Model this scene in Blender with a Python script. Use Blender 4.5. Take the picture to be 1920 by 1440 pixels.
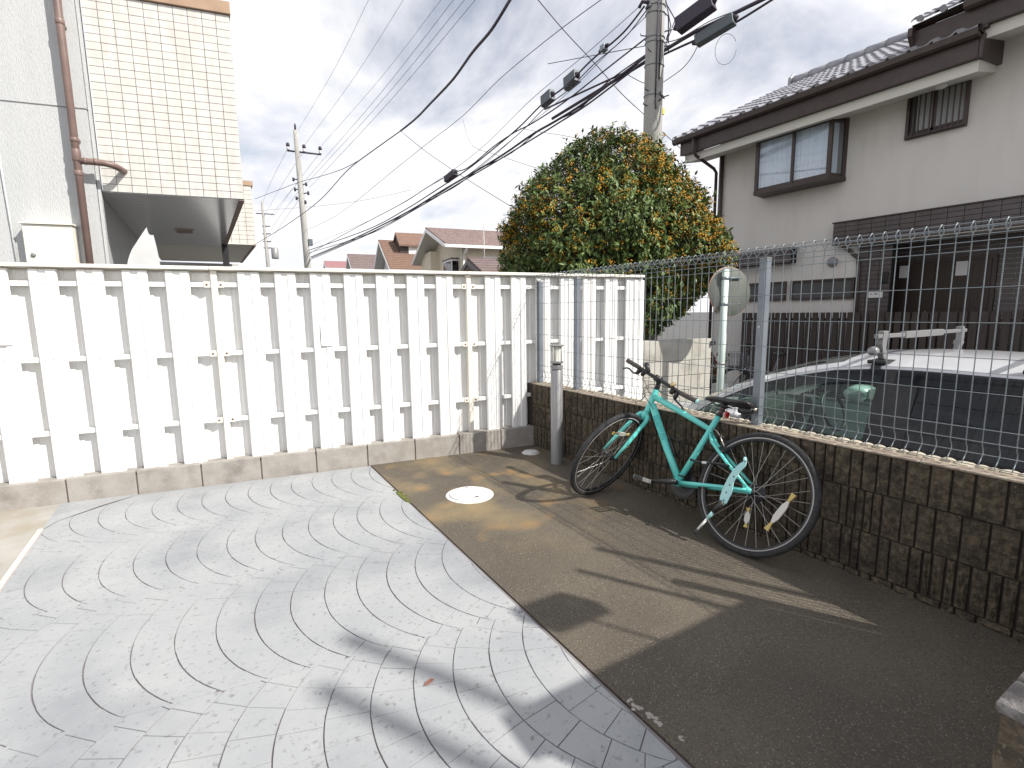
import bpy, bmesh, math, random
import numpy as np
from mathutils import Vector, Matrix
R = math.radians
rnd = random.Random(7)
SC = bpy.context.scene
COL = SC.collection
for o in list(bpy.data.objects):
    bpy.data.objects.remove(o)

# ------------------------------------------------------------------ camera
CAM = np.array([-2.627, -3.956, 1.26])
hd, pit, rol = R(31.1), R(8.0), R(-0.72)
Fw0 = np.array([math.sin(hd), math.cos(hd), 0.0])
Rt0 = np.array([math.cos(hd), -math.sin(hd), 0.0])
Fw = Fw0 * math.cos(pit) - np.array([0, 0, 1.0]) * math.sin(pit)
Dn = -(Fw0 * math.sin(pit) + np.array([0, 0, 1.0]) * math.cos(pit))
Rt = math.cos(rol) * Rt0 - math.sin(rol) * Dn
Dn = math.sin(rol) * Rt0 + math.cos(rol) * Dn
cam = bpy.data.cameras.new("camera")
cam.sensor_width = 36.0
cam.lens = 36.0 * 958.0 / 1920.0
cam.clip_start = 0.05
cam.clip_end = 3000.0
co = bpy.data.objects.new("camera", cam)
COL.objects.link(co)
co.matrix_world = Matrix(((Rt[0], -Dn[0], -Fw[0], CAM[0]), (Rt[1], -Dn[1], -Fw[1], CAM[1]),
                          (Rt[2], -Dn[2], -Fw[2], CAM[2]), (0, 0, 0, 1)))
SC.camera = co

# ------------------------------------------------------------------ light
SUN_EL, SUN_AZ = R(42.5), R(149.5)          # azimuth clockwise from +Y
SKY_STRENGTH = 0.097
EXPOSURE = 0.30
w = bpy.data.worlds.new("World")
SC.world = w
w.use_nodes = True
nt = w.node_tree
nt.nodes.clear()
wo = nt.nodes.new("ShaderNodeOutputWorld")
bg = nt.nodes.new("ShaderNodeBackground")
bg.inputs["Strength"].default_value = SKY_STRENGTH
sky = nt.nodes.new("ShaderNodeTexSky")
sky.sky_type = 'NISHITA'
sky.sun_disc = False
sky.sun_elevation = SUN_EL
sky.sun_rotation = SUN_AZ
sky.air_density = 1.0
sky.dust_density = 1.5
sky.ozone_density = 1.5
tc = nt.nodes.new("ShaderNodeTexCoord")
sep = nt.nodes.new("ShaderNodeSeparateXYZ")
nt.links.new(tc.outputs["Generated"], sep.inputs[0])
def wmath(op, a, b=None, clamp=False):
    n = nt.nodes.new("ShaderNodeMath"); n.operation = op; n.use_clamp = clamp
    for i, v in enumerate((a, b)):
        if v is None: continue
        if isinstance(v, (int, float)): n.inputs[i].default_value = v
        else: nt.links.new(v, n.inputs[i])
    return n.outputs[0]
zz = wmath('ADD', wmath('MAXIMUM', sep.outputs["Z"], 0.0), 0.22)
cmb = nt.nodes.new("ShaderNodeCombineXYZ")
nt.links.new(wmath('DIVIDE', sep.outputs["X"], zz), cmb.inputs[0])
nt.links.new(wmath('DIVIDE', sep.outputs["Y"], zz), cmb.inputs[1])
def wnoise(scale, detail, rough, off):
    m = nt.nodes.new("ShaderNodeMapping"); m.inputs["Location"].default_value = off
    m.inputs["Scale"].default_value = (1.0, 0.7, 1.0)
    nt.links.new(cmb.outputs[0], m.inputs[0])
    n = nt.nodes.new("ShaderNodeTexNoise"); n.inputs["Scale"].default_value = scale
    n.inputs["Detail"].default_value = detail; n.inputs["Roughness"].default_value = rough
    n.inputs["Distortion"].default_value = 0.35
    nt.links.new(m.outputs[0], n.inputs[0]); return n.outputs[0]
n1 = wnoise(1.5, 9, 0.58, (3.1, 1.7, 0))
n2 = wnoise(2.6, 6, 0.5, (8.3, 2.2, 0))
cov = nt.nodes.new("ShaderNodeValToRGB")
cov.color_ramp.elements[0].position = 0.31; cov.color_ramp.elements[0].color = (0.36, 0.36, 0.36, 1)
cov.color_ramp.elements[1].position = 0.49; cov.color_ramp.elements[1].color = (1, 1, 1, 1)
lift = wmath('MULTIPLY', wmath('DIVIDE', wmath('SUBTRACT', sep.outputs['Z'], 0.34), 0.5, True), 0.115, True)   # broken cloud: more gaps towards the zenith
nt.links.new(wmath('SUBTRACT', n1, lift), cov.inputs[0])
shd = nt.nodes.new("ShaderNodeValToRGB")
shd.color_ramp.elements[0].position = 0.36; shd.color_ramp.elements[0].color = (8.2, 8.25, 8.8, 1)
shd.color_ramp.elements[1].position = 0.58; shd.color_ramp.elements[1].color = (9.5, 9.4, 9.6, 1)
nt.links.new(n2, shd.inputs[0])
mx = nt.nodes.new("ShaderNodeMixRGB")
nt.links.new(cov.outputs[0], mx.inputs[0])
nt.links.new(sky.outputs[0], mx.inputs[1])
nt.links.new(shd.outputs[0], mx.inputs[2])
nt.links.new(mx.outputs[0], bg.inputs["Color"])
nt.links.new(bg.outputs[0], wo.inputs[0])

sl = bpy.data.lights.new("sun", 'SUN')
sl.energy = 5.0
sl.angle = R(0.53)
sl.color = (1.0, 0.955, 0.88)
so = bpy.data.objects.new("sun", sl)
COL.objects.link(so)
to_sun = Vector((math.cos(SUN_EL) * math.sin(SUN_AZ), math.cos(SUN_EL) * math.cos(SUN_AZ), math.sin(SUN_EL)))
so.rotation_euler = to_sun.to_track_quat('Z', 'Y').to_euler()
so.location = to_sun * 30

SC.view_settings.view_transform = 'Standard'
SC.view_settings.look = 'None'
SC.view_settings.exposure = EXPOSURE
SC.view_settings.gamma = 1.0
SC.view_settings.use_curve_mapping = False
SC.render.engine = 'CYCLES'
SC.cycles.max_bounces = 8
SC.cycles.transparent_max_bounces = 16

# ------------------------------------------------------------------ materials
def mat(name, col, rough=0.6, metal=0.0, col2=None, scale=6.0, detail=5.0, lo=0.35, hi=0.65, bump=0.0,
        bscale=None, bdetail=4.0, spec=0.5, coat=0.0, fine=None, fscale=60.0, flo=0.45, fhi=0.7,
        stain=None, sscale=1.2, slo=0.5, shi=0.7, stretch=(1, 1, 1), smat=0.8, mottle=None):
    m = bpy.data.materials.new(name); m.use_nodes = True
    t = m.node_tree; b = t.nodes["Principled BSDF"]
    b.inputs["Roughness"].default_value = rough
    b.inputs["Metallic"].default_value = metal
    b.inputs["Specular IOR Level"].default_value = spec
    b.inputs["Coat Weight"].default_value = coat
    b.inputs["Coat Roughness"].default_value = 0.06
    c4 = lambda c: (c[0], c[1], c[2], 1.0)
    b.inputs["Base Color"].default_value = c4(col)
    geo = t.nodes.new("ShaderNodeNewGeometry")
    mp = t.nodes.new("ShaderNodeMapping"); mp.inputs["Scale"].default_value = stretch
    t.links.new(geo.outputs["Position"], mp.inputs[0])
    def noise(sc, det, rough_=0.55):
        n = t.nodes.new("ShaderNodeTexNoise"); n.inputs["Scale"].default_value = sc
        n.inputs["Detail"].default_value = det; n.inputs["Roughness"].default_value = rough_
        t.links.new(mp.outputs[0], n.inputs[0]); return n.outputs[0]
    def ramp(src, a, c):
        r = t.nodes.new("ShaderNodeMapRange"); r.inputs["From Min"].default_value = a
        r.inputs["From Max"].default_value = c; t.links.new(src, r.inputs["Value"]); return r.outputs[0]
    cur = None
    def mix(fac, other, k=1.0):
        nonlocal cur
        x = t.nodes.new("ShaderNodeMixRGB")
        if k != 1.0:
            mm = t.nodes.new("ShaderNodeMath"); mm.operation = 'MULTIPLY'; mm.inputs[1].default_value = k
            t.links.new(fac, mm.inputs[0]); fac = mm.outputs[0]
        t.links.new(fac, x.inputs[0])
        if cur is None: x.inputs[1].default_value = c4(col)
        else: t.links.new(cur, x.inputs[1])
        x.inputs[2].default_value = c4(other); cur = x.outputs[0]
    if col2: mix(ramp(noise(scale, detail), lo, hi), col2)
    if stain: mix(ramp(noise(sscale, 4.0), slo, shi), stain, smat)
    if mottle: mix(ramp(noise(mottle[1], 3.0, 0.7), mottle[2], mottle[3]), mottle[0], mottle[4])
    if fine: mix(ramp(noise(fscale, 2.0), flo, fhi), fine)
    if cur is not None: t.links.new(cur, b.inputs["Base Color"])
    if bump:
        bn = t.nodes.new("ShaderNodeBump"); bn.inputs["Strength"].default_value = bump
        bn.inputs["Distance"].default_value = 0.01
        t.links.new(noise(bscale or scale, bdetail, 0.6), bn.inputs["Height"])
        t.links.new(bn.outputs[0], b.inputs["Normal"])
    return m
def glass(name, tint, refl=1.0, rough=0.02, ior=1.5):
    m = bpy.data.materials.new(name); m.use_nodes = True; t = m.node_tree
    t.nodes.clear(); o = t.nodes.new("ShaderNodeOutputMaterial")
    tr = t.nodes.new("ShaderNodeBsdfTransparent"); tr.inputs[0].default_value = (*tint, 1)
    gl = t.nodes.new("ShaderNodeBsdfGlossy"); gl.inputs["Roughness"].default_value = rough
    gl.inputs[0].default_value = (refl, refl, refl, 1)
    f0 = ((ior - 1) / (ior + 1)) ** 2          # Schlick, the same from both sides of the pane
    lw = t.nodes.new("ShaderNodeLayerWeight"); pw = t.nodes.new("ShaderNodeMath"); pw.operation = 'POWER'; pw.inputs[1].default_value = 5.0
    t.links.new(lw.outputs["Facing"], pw.inputs[0]); lw.inputs["Blend"].default_value = 0.5
    fr = t.nodes.new("ShaderNodeMath"); fr.operation = 'MULTIPLY_ADD'; fr.inputs[1].default_value = 1 - f0; fr.inputs[2].default_value = f0
    t.links.new(pw.outputs[0], fr.inputs[0])
    x = t.nodes.new("ShaderNodeMixShader")
    t.links.new(fr.outputs[0], x.inputs[0]); t.links.new(tr.outputs[0], x.inputs[1]); t.links.new(gl.outputs[0], x.inputs[2])
    t.links.new(x.outputs[0], o.inputs[0]); return m

# ------------------------------------------------------------------ mesh helpers
class MB:
    def __init__(s): s.v = []; s.f = []
    def poly(s, pts):
        n = len(s.v); s.v += [tuple(p) for p in pts]; s.f.append(list(range(n, n + len(pts))))
    def grid(s, rows, closed=False):
        n = len(s.v); m = len(rows[0])
        for r in rows: s.v += [tuple(p) for p in r]
        for i in range(len(rows) - 1):
            for j in range(m if closed else m - 1):
                k = (j + 1) % m
                s.f.append([n + i * m + j, n + i * m + k, n + (i + 1) * m + k, n + (i + 1) * m + j])
    def hexa(s, c):                       # 8 corners: bottom loop 0-3, top loop 4-7
        n = len(s.v); s.v += [tuple(p) for p in c]
        for q in ((0, 3, 2, 1), (4, 5, 6, 7), (0, 1, 5, 4), (1, 2, 6, 5), (2, 3, 7, 6), (3, 0, 4, 7)):
            s.f.append([n + i for i in q])
    def box(s, x0, x1, y0, y1, z0, z1):
        s.hexa([(x0, y0, z0), (x1, y0, z0), (x1, y1, z0), (x0, y1, z0), (x0, y0, z1), (x1, y0, z1), (x1, y1, z1), (x0, y1, z1)])
    def obox(s, o, a, b, c):              # corner o and three edge vectors
        o, a, b, c = (np.array(q, float) for q in (o, a, b, c))
        s.hexa([o, o + a, o + a + b, o + b, o + c, o + a + c, o + a + b + c, o + b + c])
    def tube(s, pts, r, n=8, cap=True, closed=False):
        P = [np.array(p, float) for p in pts]; m = len(P)
        rr = r if hasattr(r, '__len__') else [r] * m
        rows = []; u = None
        for i in range(m):
            if closed: d = P[(i + 1) % m] - P[i - 1]
            else: d = P[min(i + 1, m - 1)] - P[max(i - 1, 0)]
            d = d / (np.linalg.norm(d) + 1e-12)
            if u is None:
                a = np.array([0, 0, 1.0]) if abs(d[2]) < 0.9 else np.array([1.0, 0, 0])
                u = np.cross(d, a)
            u = u - d * (u @ d); u /= np.linalg.norm(u) + 1e-12
            vv = np.cross(d, u)
            rows.append([P[i] + rr[i] * (math.cos(2 * math.pi * k / n) * u + math.sin(2 * math.pi * k / n) * vv) for k in range(n)])
        if closed: rows.append(rows[0])
        st = len(s.v); s.grid(rows, True)
        if cap and not closed:
            s.f.append([st + k for k in range(n)][::-1])
            e = st + (m - 1) * n; s.f.append([e + k for k in range(n)])
    def lathe(s, base, prof, n=16, axis=(0, 0, 1)):   # prof: (r, h) list
        b = np.array(base, float); ax = np.array(axis, float); ax /= np.linalg.norm(ax)
        a = np.array([1.0, 0, 0]) if abs(ax[0]) < 0.9 else np.array([0, 1.0, 0])
        u = np.cross(ax, a); u /= np.linalg.norm(u); vv = np.cross(ax, u)
        st = len(s.v)
        rows = [[b + ax * h + r * (math.cos(2 * math.pi * k / n) * u + math.sin(2 * math.pi * k / n) * vv) for k in range(n)] for r, h in prof]
        s.grid(rows, True)
        s.f.append([st + k for k in range(n)][::-1])
        e = st + (len(prof) - 1) * n; s.f.append([e + k for k in range(n)])
    def prism(s, pts, vec):
        P = [np.array(p, float) for p in pts]; q = np.array(vec, float); n = len(s.v); m = len(P)
        s.v += [tuple(p) for p in P] + [tuple(p + q) for p in P]
        s.f.append(list(range(n, n + m))[::-1]); s.f.append(list(range(n + m, n + 2 * m)))
        for i in range(m):
            j = (i + 1) % m; s.f.append([n + i, n + j, n + m + j, n + m + i])
    def mesh(s, name, material, smooth=False, off=(0, 0, 0), fix=True):
        me = bpy.data.meshes.new(name)
        o = np.array(off, float)
        me.from_pydata([tuple(np.array(p) - o) for p in s.v], [], s.f)
        if fix:
            b = bmesh.new(); b.from_mesh(me)
            bmesh.ops.recalc_face_normals(b, faces=b.faces); b.to_mesh(b_me := me); b.free()
        if material: me.materials.append(material)
        if smooth: me.shade_smooth()
        me.update(); return me
def obj(name, mb, material, parent=None, smooth=False, bevel=0.0, auto=False, off=None, seg=2, label=None, fix=True):
    loc = None
    if isinstance(mb, MB):
        if off is None:
            if parent is not None:
                p = parent; tot = np.zeros(3)
                while p is not None: tot = tot + np.array(p.location); p = p.parent
                off = tot
            else:
                V = np.array(mb.v); off = np.array([V[:, 0].mean(), V[:, 1].mean(), V[:, 2].min()]); loc = off
        me = mb.mesh(name, material, smooth or auto, off, fix)
    else: me = mb
    o = bpy.data.objects.new(name, me); COL.objects.link(o)
    if loc is not None: o.location = loc
    if parent is not None: o.parent = parent
    if bevel:
        bv = o.modifiers.new("bevel", 'BEVEL'); bv.width = bevel; bv.segments = seg; bv.limit_method = 'ANGLE'; bv.angle_limit = R(35)
    if auto and hasattr(me, "set_sharp_from_angle"): me.set_sharp_from_angle(angle=R(35))
    if label: o["label"] = label
    return o
def tag(o, label, cat, group=None):
    o["label"] = label; o["category"] = cat
    if group: o["group"] = group
    return o
def thing(name, label, cat, loc=(0, 0, 0), group=None):
    o = bpy.data.objects.new(name, None); COL.objects.link(o); o.location = loc
    o.empty_display_size = 0.1
    return tag(o, label, cat, group)
def struct(o): o["kind"] = "structure"; return o
def stuff(o): o["kind"] = "stuff"; return o

# frame of the white fence: s along it (to the right), q behind it (away from the yard)
FO = np.array([0, 0.015, 0.0]); FD = np.array([0.98985, -0.14213, 0.0]); FN = np.array([-0.14213, -0.98985, 0.0])
def FP(s, q, z): return FO + FD * s - FN * q + np.array([0, 0, z])
def gz(x, y):                             # the yard falls slightly away from the fence
    return -0.011 * float((np.array([x, y, 0]) - FO) @ FN)
ROAD = -0.45

# ------------------------------------------------------------------ material library
m_asph = mat("yard_asphalt_mat", (0.088, 0.074, 0.057), 0.74, col2=(0.130, 0.111, 0.082), scale=1.3, lo=0.36, hi=0.66,
             mottle=((0.062, 0.054, 0.048), 95.0, 0.50, 0.66, 0.8), fine=(0.34, 0.305, 0.26), fscale=170, flo=0.60, fhi=0.76, bump=0.5, bscale=190, spec=0.35)
def asphalt_rust():                       # ochre rust bloom spreading round the manhole, worn into the asphalt itself
    t = m_asph.node_tree; bs = t.nodes["Principled BSDF"]; src = bs.inputs["Base Color"].links[0].from_socket
    geo = t.nodes.new("ShaderNodeNewGeometry")
    vm = t.nodes.new("ShaderNodeVectorMath"); vm.operation = 'DISTANCE'; vm.inputs[1].default_value = (-1.0, -.62, 0); t.links.new(geo.outputs["Position"], vm.inputs[0])
    r1 = t.nodes.new("ShaderNodeMapRange"); r1.inputs["From Min"].default_value = 1.35; r1.inputs["From Max"].default_value = .35; t.links.new(vm.outputs["Value"], r1.inputs["Value"])
    for sc, lo, hi, c, k in ((2.3, .46, .66, (.30, .225, .115), .72), (4.5, .58, .70, (.33, .185, .07), .6)):
        n = t.nodes.new("ShaderNodeTexNoise"); n.inputs["Scale"].default_value = sc; n.inputs["Detail"].default_value = 5; t.links.new(geo.outputs["Position"], n.inputs[0])
        r2 = t.nodes.new("ShaderNodeMapRange"); r2.inputs["From Min"].default_value = lo; r2.inputs["From Max"].default_value = hi; t.links.new(n.outputs[0], r2.inputs["Value"])
        m1 = t.nodes.new("ShaderNodeMath"); m1.operation = 'MULTIPLY'; t.links.new(r1.outputs[0], m1.inputs[0]); t.links.new(r2.outputs[0], m1.inputs[1])
        m2 = t.nodes.new("ShaderNodeMath"); m2.operation = 'MULTIPLY'; m2.inputs[1].default_value = k; t.links.new(m1.outputs[0], m2.inputs[0])
        x = t.nodes.new("ShaderNodeMixRGB"); t.links.new(m2.outputs[0], x.inputs[0]); t.links.new(src, x.inputs[1]); x.inputs[2].default_value = (*c, 1); src = x.outputs[0]
    t.links.new(src, bs.inputs["Base Color"])
asphalt_rust()
m_conc = mat("stamped_concrete_mat", (0.300, 0.312, 0.325), 0.78, col2=(0.350, 0.358, 0.365), scale=3.0, stain=(0.205, 0.217, 0.240), sscale=1.7,
             slo=0.50, shi=0.68, smat=0.62, fine=(0.19, 0.195, 0.19), fscale=46, flo=0.60, fhi=0.76, bump=0.16, bscale=60,
             mottle=((0.13, 0.135, 0.13), 42.0, 0.62, 0.82, 0.45))
m_joint = mat("joint_mat", (0.165, 0.142, 0.148), 0.95, col2=(0.225, 0.205, 0.208), scale=4)
m_apron = mat("apron_mat", (0.31, 0.295, 0.265), 0.8, col2=(0.37, 0.355, 0.325), scale=3, stain=(0.26, 0.21, 0.13), sscale=2.2, slo=0.5, shi=0.7)
m_curb = mat("curb_block_mat", (0.27, 0.25, 0.225), 0.9, col2=(0.34, 0.32, 0.295), scale=9, stain=(0.17, 0.155, 0.14), sscale=5, slo=0.54, shi=0.74,
             fine=(0.40, 0.38, 0.35), fscale=90, flo=0.6, fhi=0.8, bump=0.25, bscale=120)
m_mortar = mat("mortar_mat", (0.12, 0.10, 0.085), 0.95)
m_white = mat("white_paint_mat", (0.82, 0.82, 0.81), 0.42, col2=(0.775, 0.77, 0.755), scale=5, lo=0.45, hi=0.75, spec=0.4, stain=(0.70, 0.665, 0.59), sscale=2.6, slo=.56, shi=.80, smat=.6, stretch=(5, 5, .35))
m_cream = mat("cream_paint_mat", (0.74, 0.71, 0.62), 0.5, col2=(0.79, 0.77, 0.70), scale=4)
m_rust = mat("rust_mat", (0.22, 0.10, 0.045), 0.85, col2=(0.10, 0.06, 0.04), scale=60)
m_screw = mat("screw_mat", (0.45, 0.44, 0.43), 0.5, 0.4)
m_stone = mat("split_stone_mat", (0.050, 0.039, 0.027), 0.95, col2=(0.130, 0.104, 0.069), scale=36, lo=0.40, hi=0.66, detail=6,
              stain=(0.024, 0.020, 0.016), sscale=7, slo=0.48, shi=0.70, fine=(0.175, 0.145, 0.105), fscale=120, flo=0.60, fhi=0.82, bump=1.0, bscale=62)
m_core = mat("wall_core_mat", (0.035, 0.028, 0.022), 0.95)
m_cap = mat("wall_cap_mat", (0.33, 0.285, 0.225), 0.95, col2=(0.22, 0.17, 0.14), scale=14, stain=(0.42, 0.375, 0.29), sscale=24, slo=0.5, shi=0.7, bump=0.6, bscale=70)
m_galv = mat("mesh_wire_mat", (0.20, 0.235, 0.26), 0.45, 0.5, col2=(0.25, 0.28, 0.30), scale=20)
m_post = mat("mesh_post_mat", (0.175, 0.20, 0.235), 0.45, 0.35, col2=(0.22, 0.245, 0.28), scale=8)
m_bolt = mat("bolt_mat", (0.62, 0.60, 0.58), 0.4, 0.6)
m_alu = mat("aluminium_mat", (0.27, 0.27, 0.275), 0.45, 0.35, col2=(0.31, 0.31, 0.31), scale=3)
m_lamp = mat("lamp_diffuser_mat", (0.70, 0.69, 0.64), 0.35, spec=0.5)
m_lid = mat("lid_white_mat", (0.70, 0.70, 0.68), 0.6, col2=(0.62, 0.61, 0.585), scale=12)
m_lidring = mat("lid_ring_mat", (0.40, 0.40, 0.39), 0.7)
m_black = mat("black_plastic_mat", (0.014, 0.014, 0.016), 0.42, col2=(0.024, 0.023, 0.025), scale=30)
m_rubber = mat("tyre_mat", (0.020, 0.020, 0.023), 0.75, col2=(0.036, 0.035, 0.037), scale=40, bump=0.5, bscale=220)
m_grip = mat("grip_mat", (0.075, 0.066, 0.060), 0.8, bump=0.4, bscale=300)
m_cel = mat("turquoise_paint_mat", (0.115, 0.60, 0.545), 0.32, spec=0.5, coat=0.5, col2=(0.135, 0.64, 0.585), scale=6)
m_celd = mat("turquoise_print_mat", (0.055, 0.42, 0.40), 0.4)
m_celp = mat("pale_turquoise_mat", (0.36, 0.66, 0.66), 0.45, col2=(0.42, 0.70, 0.70), scale=30)
m_steel = mat("steel_mat", (0.55, 0.53, 0.50), 0.3, 0.85)
m_rim = mat("rim_mat", (0.035, 0.035, 0.038), 0.4, 0.2)
m_rimline = mat("rim_line_mat", (0.40, 0.39, 0.375), 0.5)
m_refl = mat("reflector_mat", (0.62, 0.60, 0.55), 0.3)
m_yel = mat("reflector_clip_mat", (0.55, 0.43, 0.14), 0.5)
m_seatpost = mat("seatpost_mat", (0.13, 0.075, 0.075), 0.3, 0.5)
m_red = mat("red_lens_mat", (0.42, 0.012, 0.010), 0.25)
m_brass = mat("bell_mat", (0.55, 0.42, 0.22), 0.3, 0.7)
m_carw = mat("car_paint_mat", (0.62, 0.63, 0.66), 0.28, 0.15, coat=0.8)
m_visor = glass("visor_glass_mat", (0.10, 0.12, 0.17), 1.0, 0.05)
m_green = glass("green_glass_mat", (0.60, 0.78, 0.70), 1.0, 0.01)
m_rack = mat("rack_mat", (0.20, 0.20, 0.205), 0.5, 0.3)
m_wpane = mat("dim_pane_mat", (0.105, 0.107, 0.11), 0.15, spec=0.6)
m_dark = glass("privacy_glass_mat", (0.16, 0.17, 0.19), 1.0, 0.01)
m_clear = glass("clear_glass_mat", (0.90, 0.93, 0.95), 1.0, 0.01, 1.75)
m_mirror = mat("mirror_glass_mat", (0.8, 0.8, 0.8), 0.03, 1.0)
m_cabin = mat("car_interior_mat", (0.030, 0.031, 0.033), 0.8, col2=(0.05, 0.05, 0.052), scale=10)
m_house = mat("house_render_mat", (0.66, 0.635, 0.60), 0.9, col2=(0.69, 0.665, 0.63), scale=1.2, stain=(0.56, 0.53, 0.50), sscale=1.1, slo=.52, shi=.75, smat=.45, stretch=(2.5, 2.5, .5), bump=0.35, bscale=160)
m_brown = mat("brown_trim_mat", (0.050, 0.034, 0.030), 0.45, col2=(0.062, 0.044, 0.038), scale=6)
m_soffit = mat("soffit_mat", (0.62, 0.60, 0.55), 0.8)
m_rooft = mat("roof_tile_mat", (0.235, 0.235, 0.265), 0.33, col2=(0.30, 0.30, 0.33), scale=3.2, spec=0.6)
m_ftile = mat("facade_tile_mat", (0.080, 0.067, 0.068), 0.42, col2=(0.105, 0.088, 0.088), scale=7)
m_fgrout = mat("facade_grout_mat", (0.022, 0.018, 0.018), 0.9)
m_door = mat("door_mat", (0.030, 0.021, 0.017), 0.4, col2=(0.042, 0.030, 0.024), scale=5, stretch=(8, 8, 0.6))
m_slat = mat("dark_slat_mat", (0.052, 0.040, 0.033), 0.6, col2=(0.036, 0.028, 0.024), scale=4, stretch=(6, 6, 0.5))
m_curtain = mat("curtain_mat", (0.80, 0.82, 0.86), 0.9, col2=(0.72, 0.76, 0.82), scale=3, stretch=(9, 9, 0.4))
m_frost = mat("frosted_pane_mat", (0.36, 0.37, 0.37), 0.25)
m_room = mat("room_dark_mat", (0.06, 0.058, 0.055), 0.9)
m_paper = mat("paper_mat", (0.66, 0.66, 0.66), 0.8)
m_stucco = mat("stucco_mat", (0.52, 0.535, 0.54), 0.9, col2=(0.565, 0.575, 0.575), scale=1.4, stain=(0.45, 0.455, 0.455), sscale=1.4, slo=.52, shi=.8, smat=.6, stretch=(3, 3, .4), bump=0.9, bscale=55)
m_wtile = mat("white_tile_mat", (0.575, 0.56, 0.525), 0.25, col2=(0.66, 0.645, 0.615), scale=9, stain=(0.49, 0.455, 0.41), sscale=1.6, slo=.55, shi=.8, smat=.5, stretch=(2, 2, .5), spec=0.5)
m_grout = mat("brown_grout_mat", (0.30, 0.225, 0.21), 0.9)
m_cope = mat("coping_mat", (0.36, 0.245, 0.165), 0.5, col2=(0.42, 0.29, 0.20), scale=6)
m_pipe = mat("brown_pipe_mat", (0.165, 0.108, 0.098), 0.45, col2=(0.21, 0.145, 0.125), scale=5)
m_span = mat("gloss_soffit_mat", (0.60, 0.60, 0.60), 0.16, 0.25, spec=0.7)
m_pole = mat("concrete_pole_mat", (0.33, 0.325, 0.31), 0.85, col2=(0.40, 0.395, 0.375), scale=3, stain=(0.20, 0.195, 0.185), sscale=2.4, slo=0.5, shi=0.72,
             stretch=(1, 1, 0.25), bump=0.25, bscale=90)
m_cable = mat("cable_mat", (0.045, 0.035, 0.055), 0.6)
m_cableg = mat("grey_cable_mat", (0.16, 0.15, 0.185), 0.6)
m_box = mat("splice_box_mat", (0.10, 0.12, 0.135), 0.5)
m_leaf = mat("leaf_mat", (0.066, 0.115, 0.030), 0.45, col2=(0.125, 0.178, 0.042), scale=7, spec=0.35, fine=(0.030, 0.058, 0.020), fscale=14, flo=0.55, fhi=0.7)
m_leafy = mat("young_leaf_mat", (0.150, 0.205, 0.050), 0.45, col2=(0.09, 0.15, 0.04), scale=9)
m_flower = mat("orange_blossom_mat", (0.62, 0.30, 0.030), 0.7, col2=(0.68, 0.39, 0.045), scale=20)
m_bark = mat("bark_mat", (0.085, 0.068, 0.052), 0.9, bump=0.6, bscale=40)
m_blk = mat("grey_block_mat", (0.40, 0.385, 0.345), 0.9, col2=(0.47, 0.455, 0.41), scale=5, stain=(0.26, 0.24, 0.21), sscale=3, slo=0.52, shi=0.72, bump=0.3, bscale=90)
m_green_pole = mat("mirror_pole_mat", (0.52, 0.64, 0.60), 0.4, col2=(0.58, 0.69, 0.65), scale=5)
m_mback = mat("mirror_back_mat", (0.085, 0.095, 0.085), 0.7, col2=(0.11, 0.12, 0.105), scale=4)
m_orange = mat("mirror_rim_mat", (0.46, 0.26, 0.20), 0.5)
m_road = mat("road_mat", (0.085, 0.083, 0.082), 0.85, col2=(0.11, 0.108, 0.105), scale=1.2, fine=(0.15, 0.148, 0.145), fscale=160, flo=0.55, fhi=0.75)
m_kerbc = mat("lane_concrete_mat", (0.42, 0.41, 0.39), 0.85, col2=(0.48, 0.47, 0.45), scale=2)
m_siding = mat("cream_siding_mat", (0.66, 0.60, 0.47), 0.8, col2=(0.70, 0.64, 0.51), scale=2)
m_shingle = mat("mauve_shingle_mat", (0.225, 0.165, 0.158), 0.85, col2=(0.28, 0.21, 0.20), scale=3, fine=(0.16, 0.115, 0.11), fscale=18, flo=0.52, fhi=0.6)
m_rtile = mat("brown_tile_roof_mat", (0.165, 0.098, 0.072), 0.8, col2=(0.205, 0.128, 0.095), scale=5)
m_groof = mat("grey_brown_roof_mat", (0.155, 0.115, 0.112), 0.8, col2=(0.19, 0.145, 0.14), scale=4)
m_proof = mat("pink_roof_mat", (0.30, 0.155, 0.165), 0.75, col2=(0.34, 0.18, 0.19), scale=4)
m_lav = mat("pale_wall_mat", (0.62, 0.62, 0.64), 0.85)
m_moss = mat("moss_mat", (0.08, 0.10, 0.02), 0.95, col2=(0.13, 0.14, 0.04), scale=60)
m_petal = mat("red_flower_mat", (0.24, 0.02, 0.045), 0.7, col2=(0.33, 0.035, 0.07), scale=30)
m_grit = mat("grit_mat", (0.36, 0.34, 0.30), 0.9)

# ------------------------------------------------------------------ ground, road, yard
b = MB(); b.poly([(-300, -300, ROAD), (300, -300, ROAD), (300, 300, ROAD), (-300, 300, ROAD)])
struct(obj("road", b, m_road, off=(0, 0, 0)))
def yard_poly(pts, top, bottom, name, m):
    b = MB(); P = [np.array([x, y, gz(x, y) + top]) for x, y in pts]
    n = len(P); b.v += [tuple(p) for p in P] + [(p[0], p[1], bottom) for p in P]
    b.f.append(list(range(n))); b.f.append(list(range(n, 2 * n))[::-1])
    for i in range(n):
        j = (i + 1) % n; b.f.append([i, j, n + j, n + i])
    return struct(obj(name, b, m, off=(0, 0, 0)))
fy = lambda x: 0.015 - 0.14359 * x
yard_poly([(-1.500, fy(-1.5) + .05), (-1.555, -9.0), (0.04, -9.0), (0.04, fy(0.04) + .05)], 0.0, ROAD - .1, "yard_pavement", m_asph)
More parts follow.
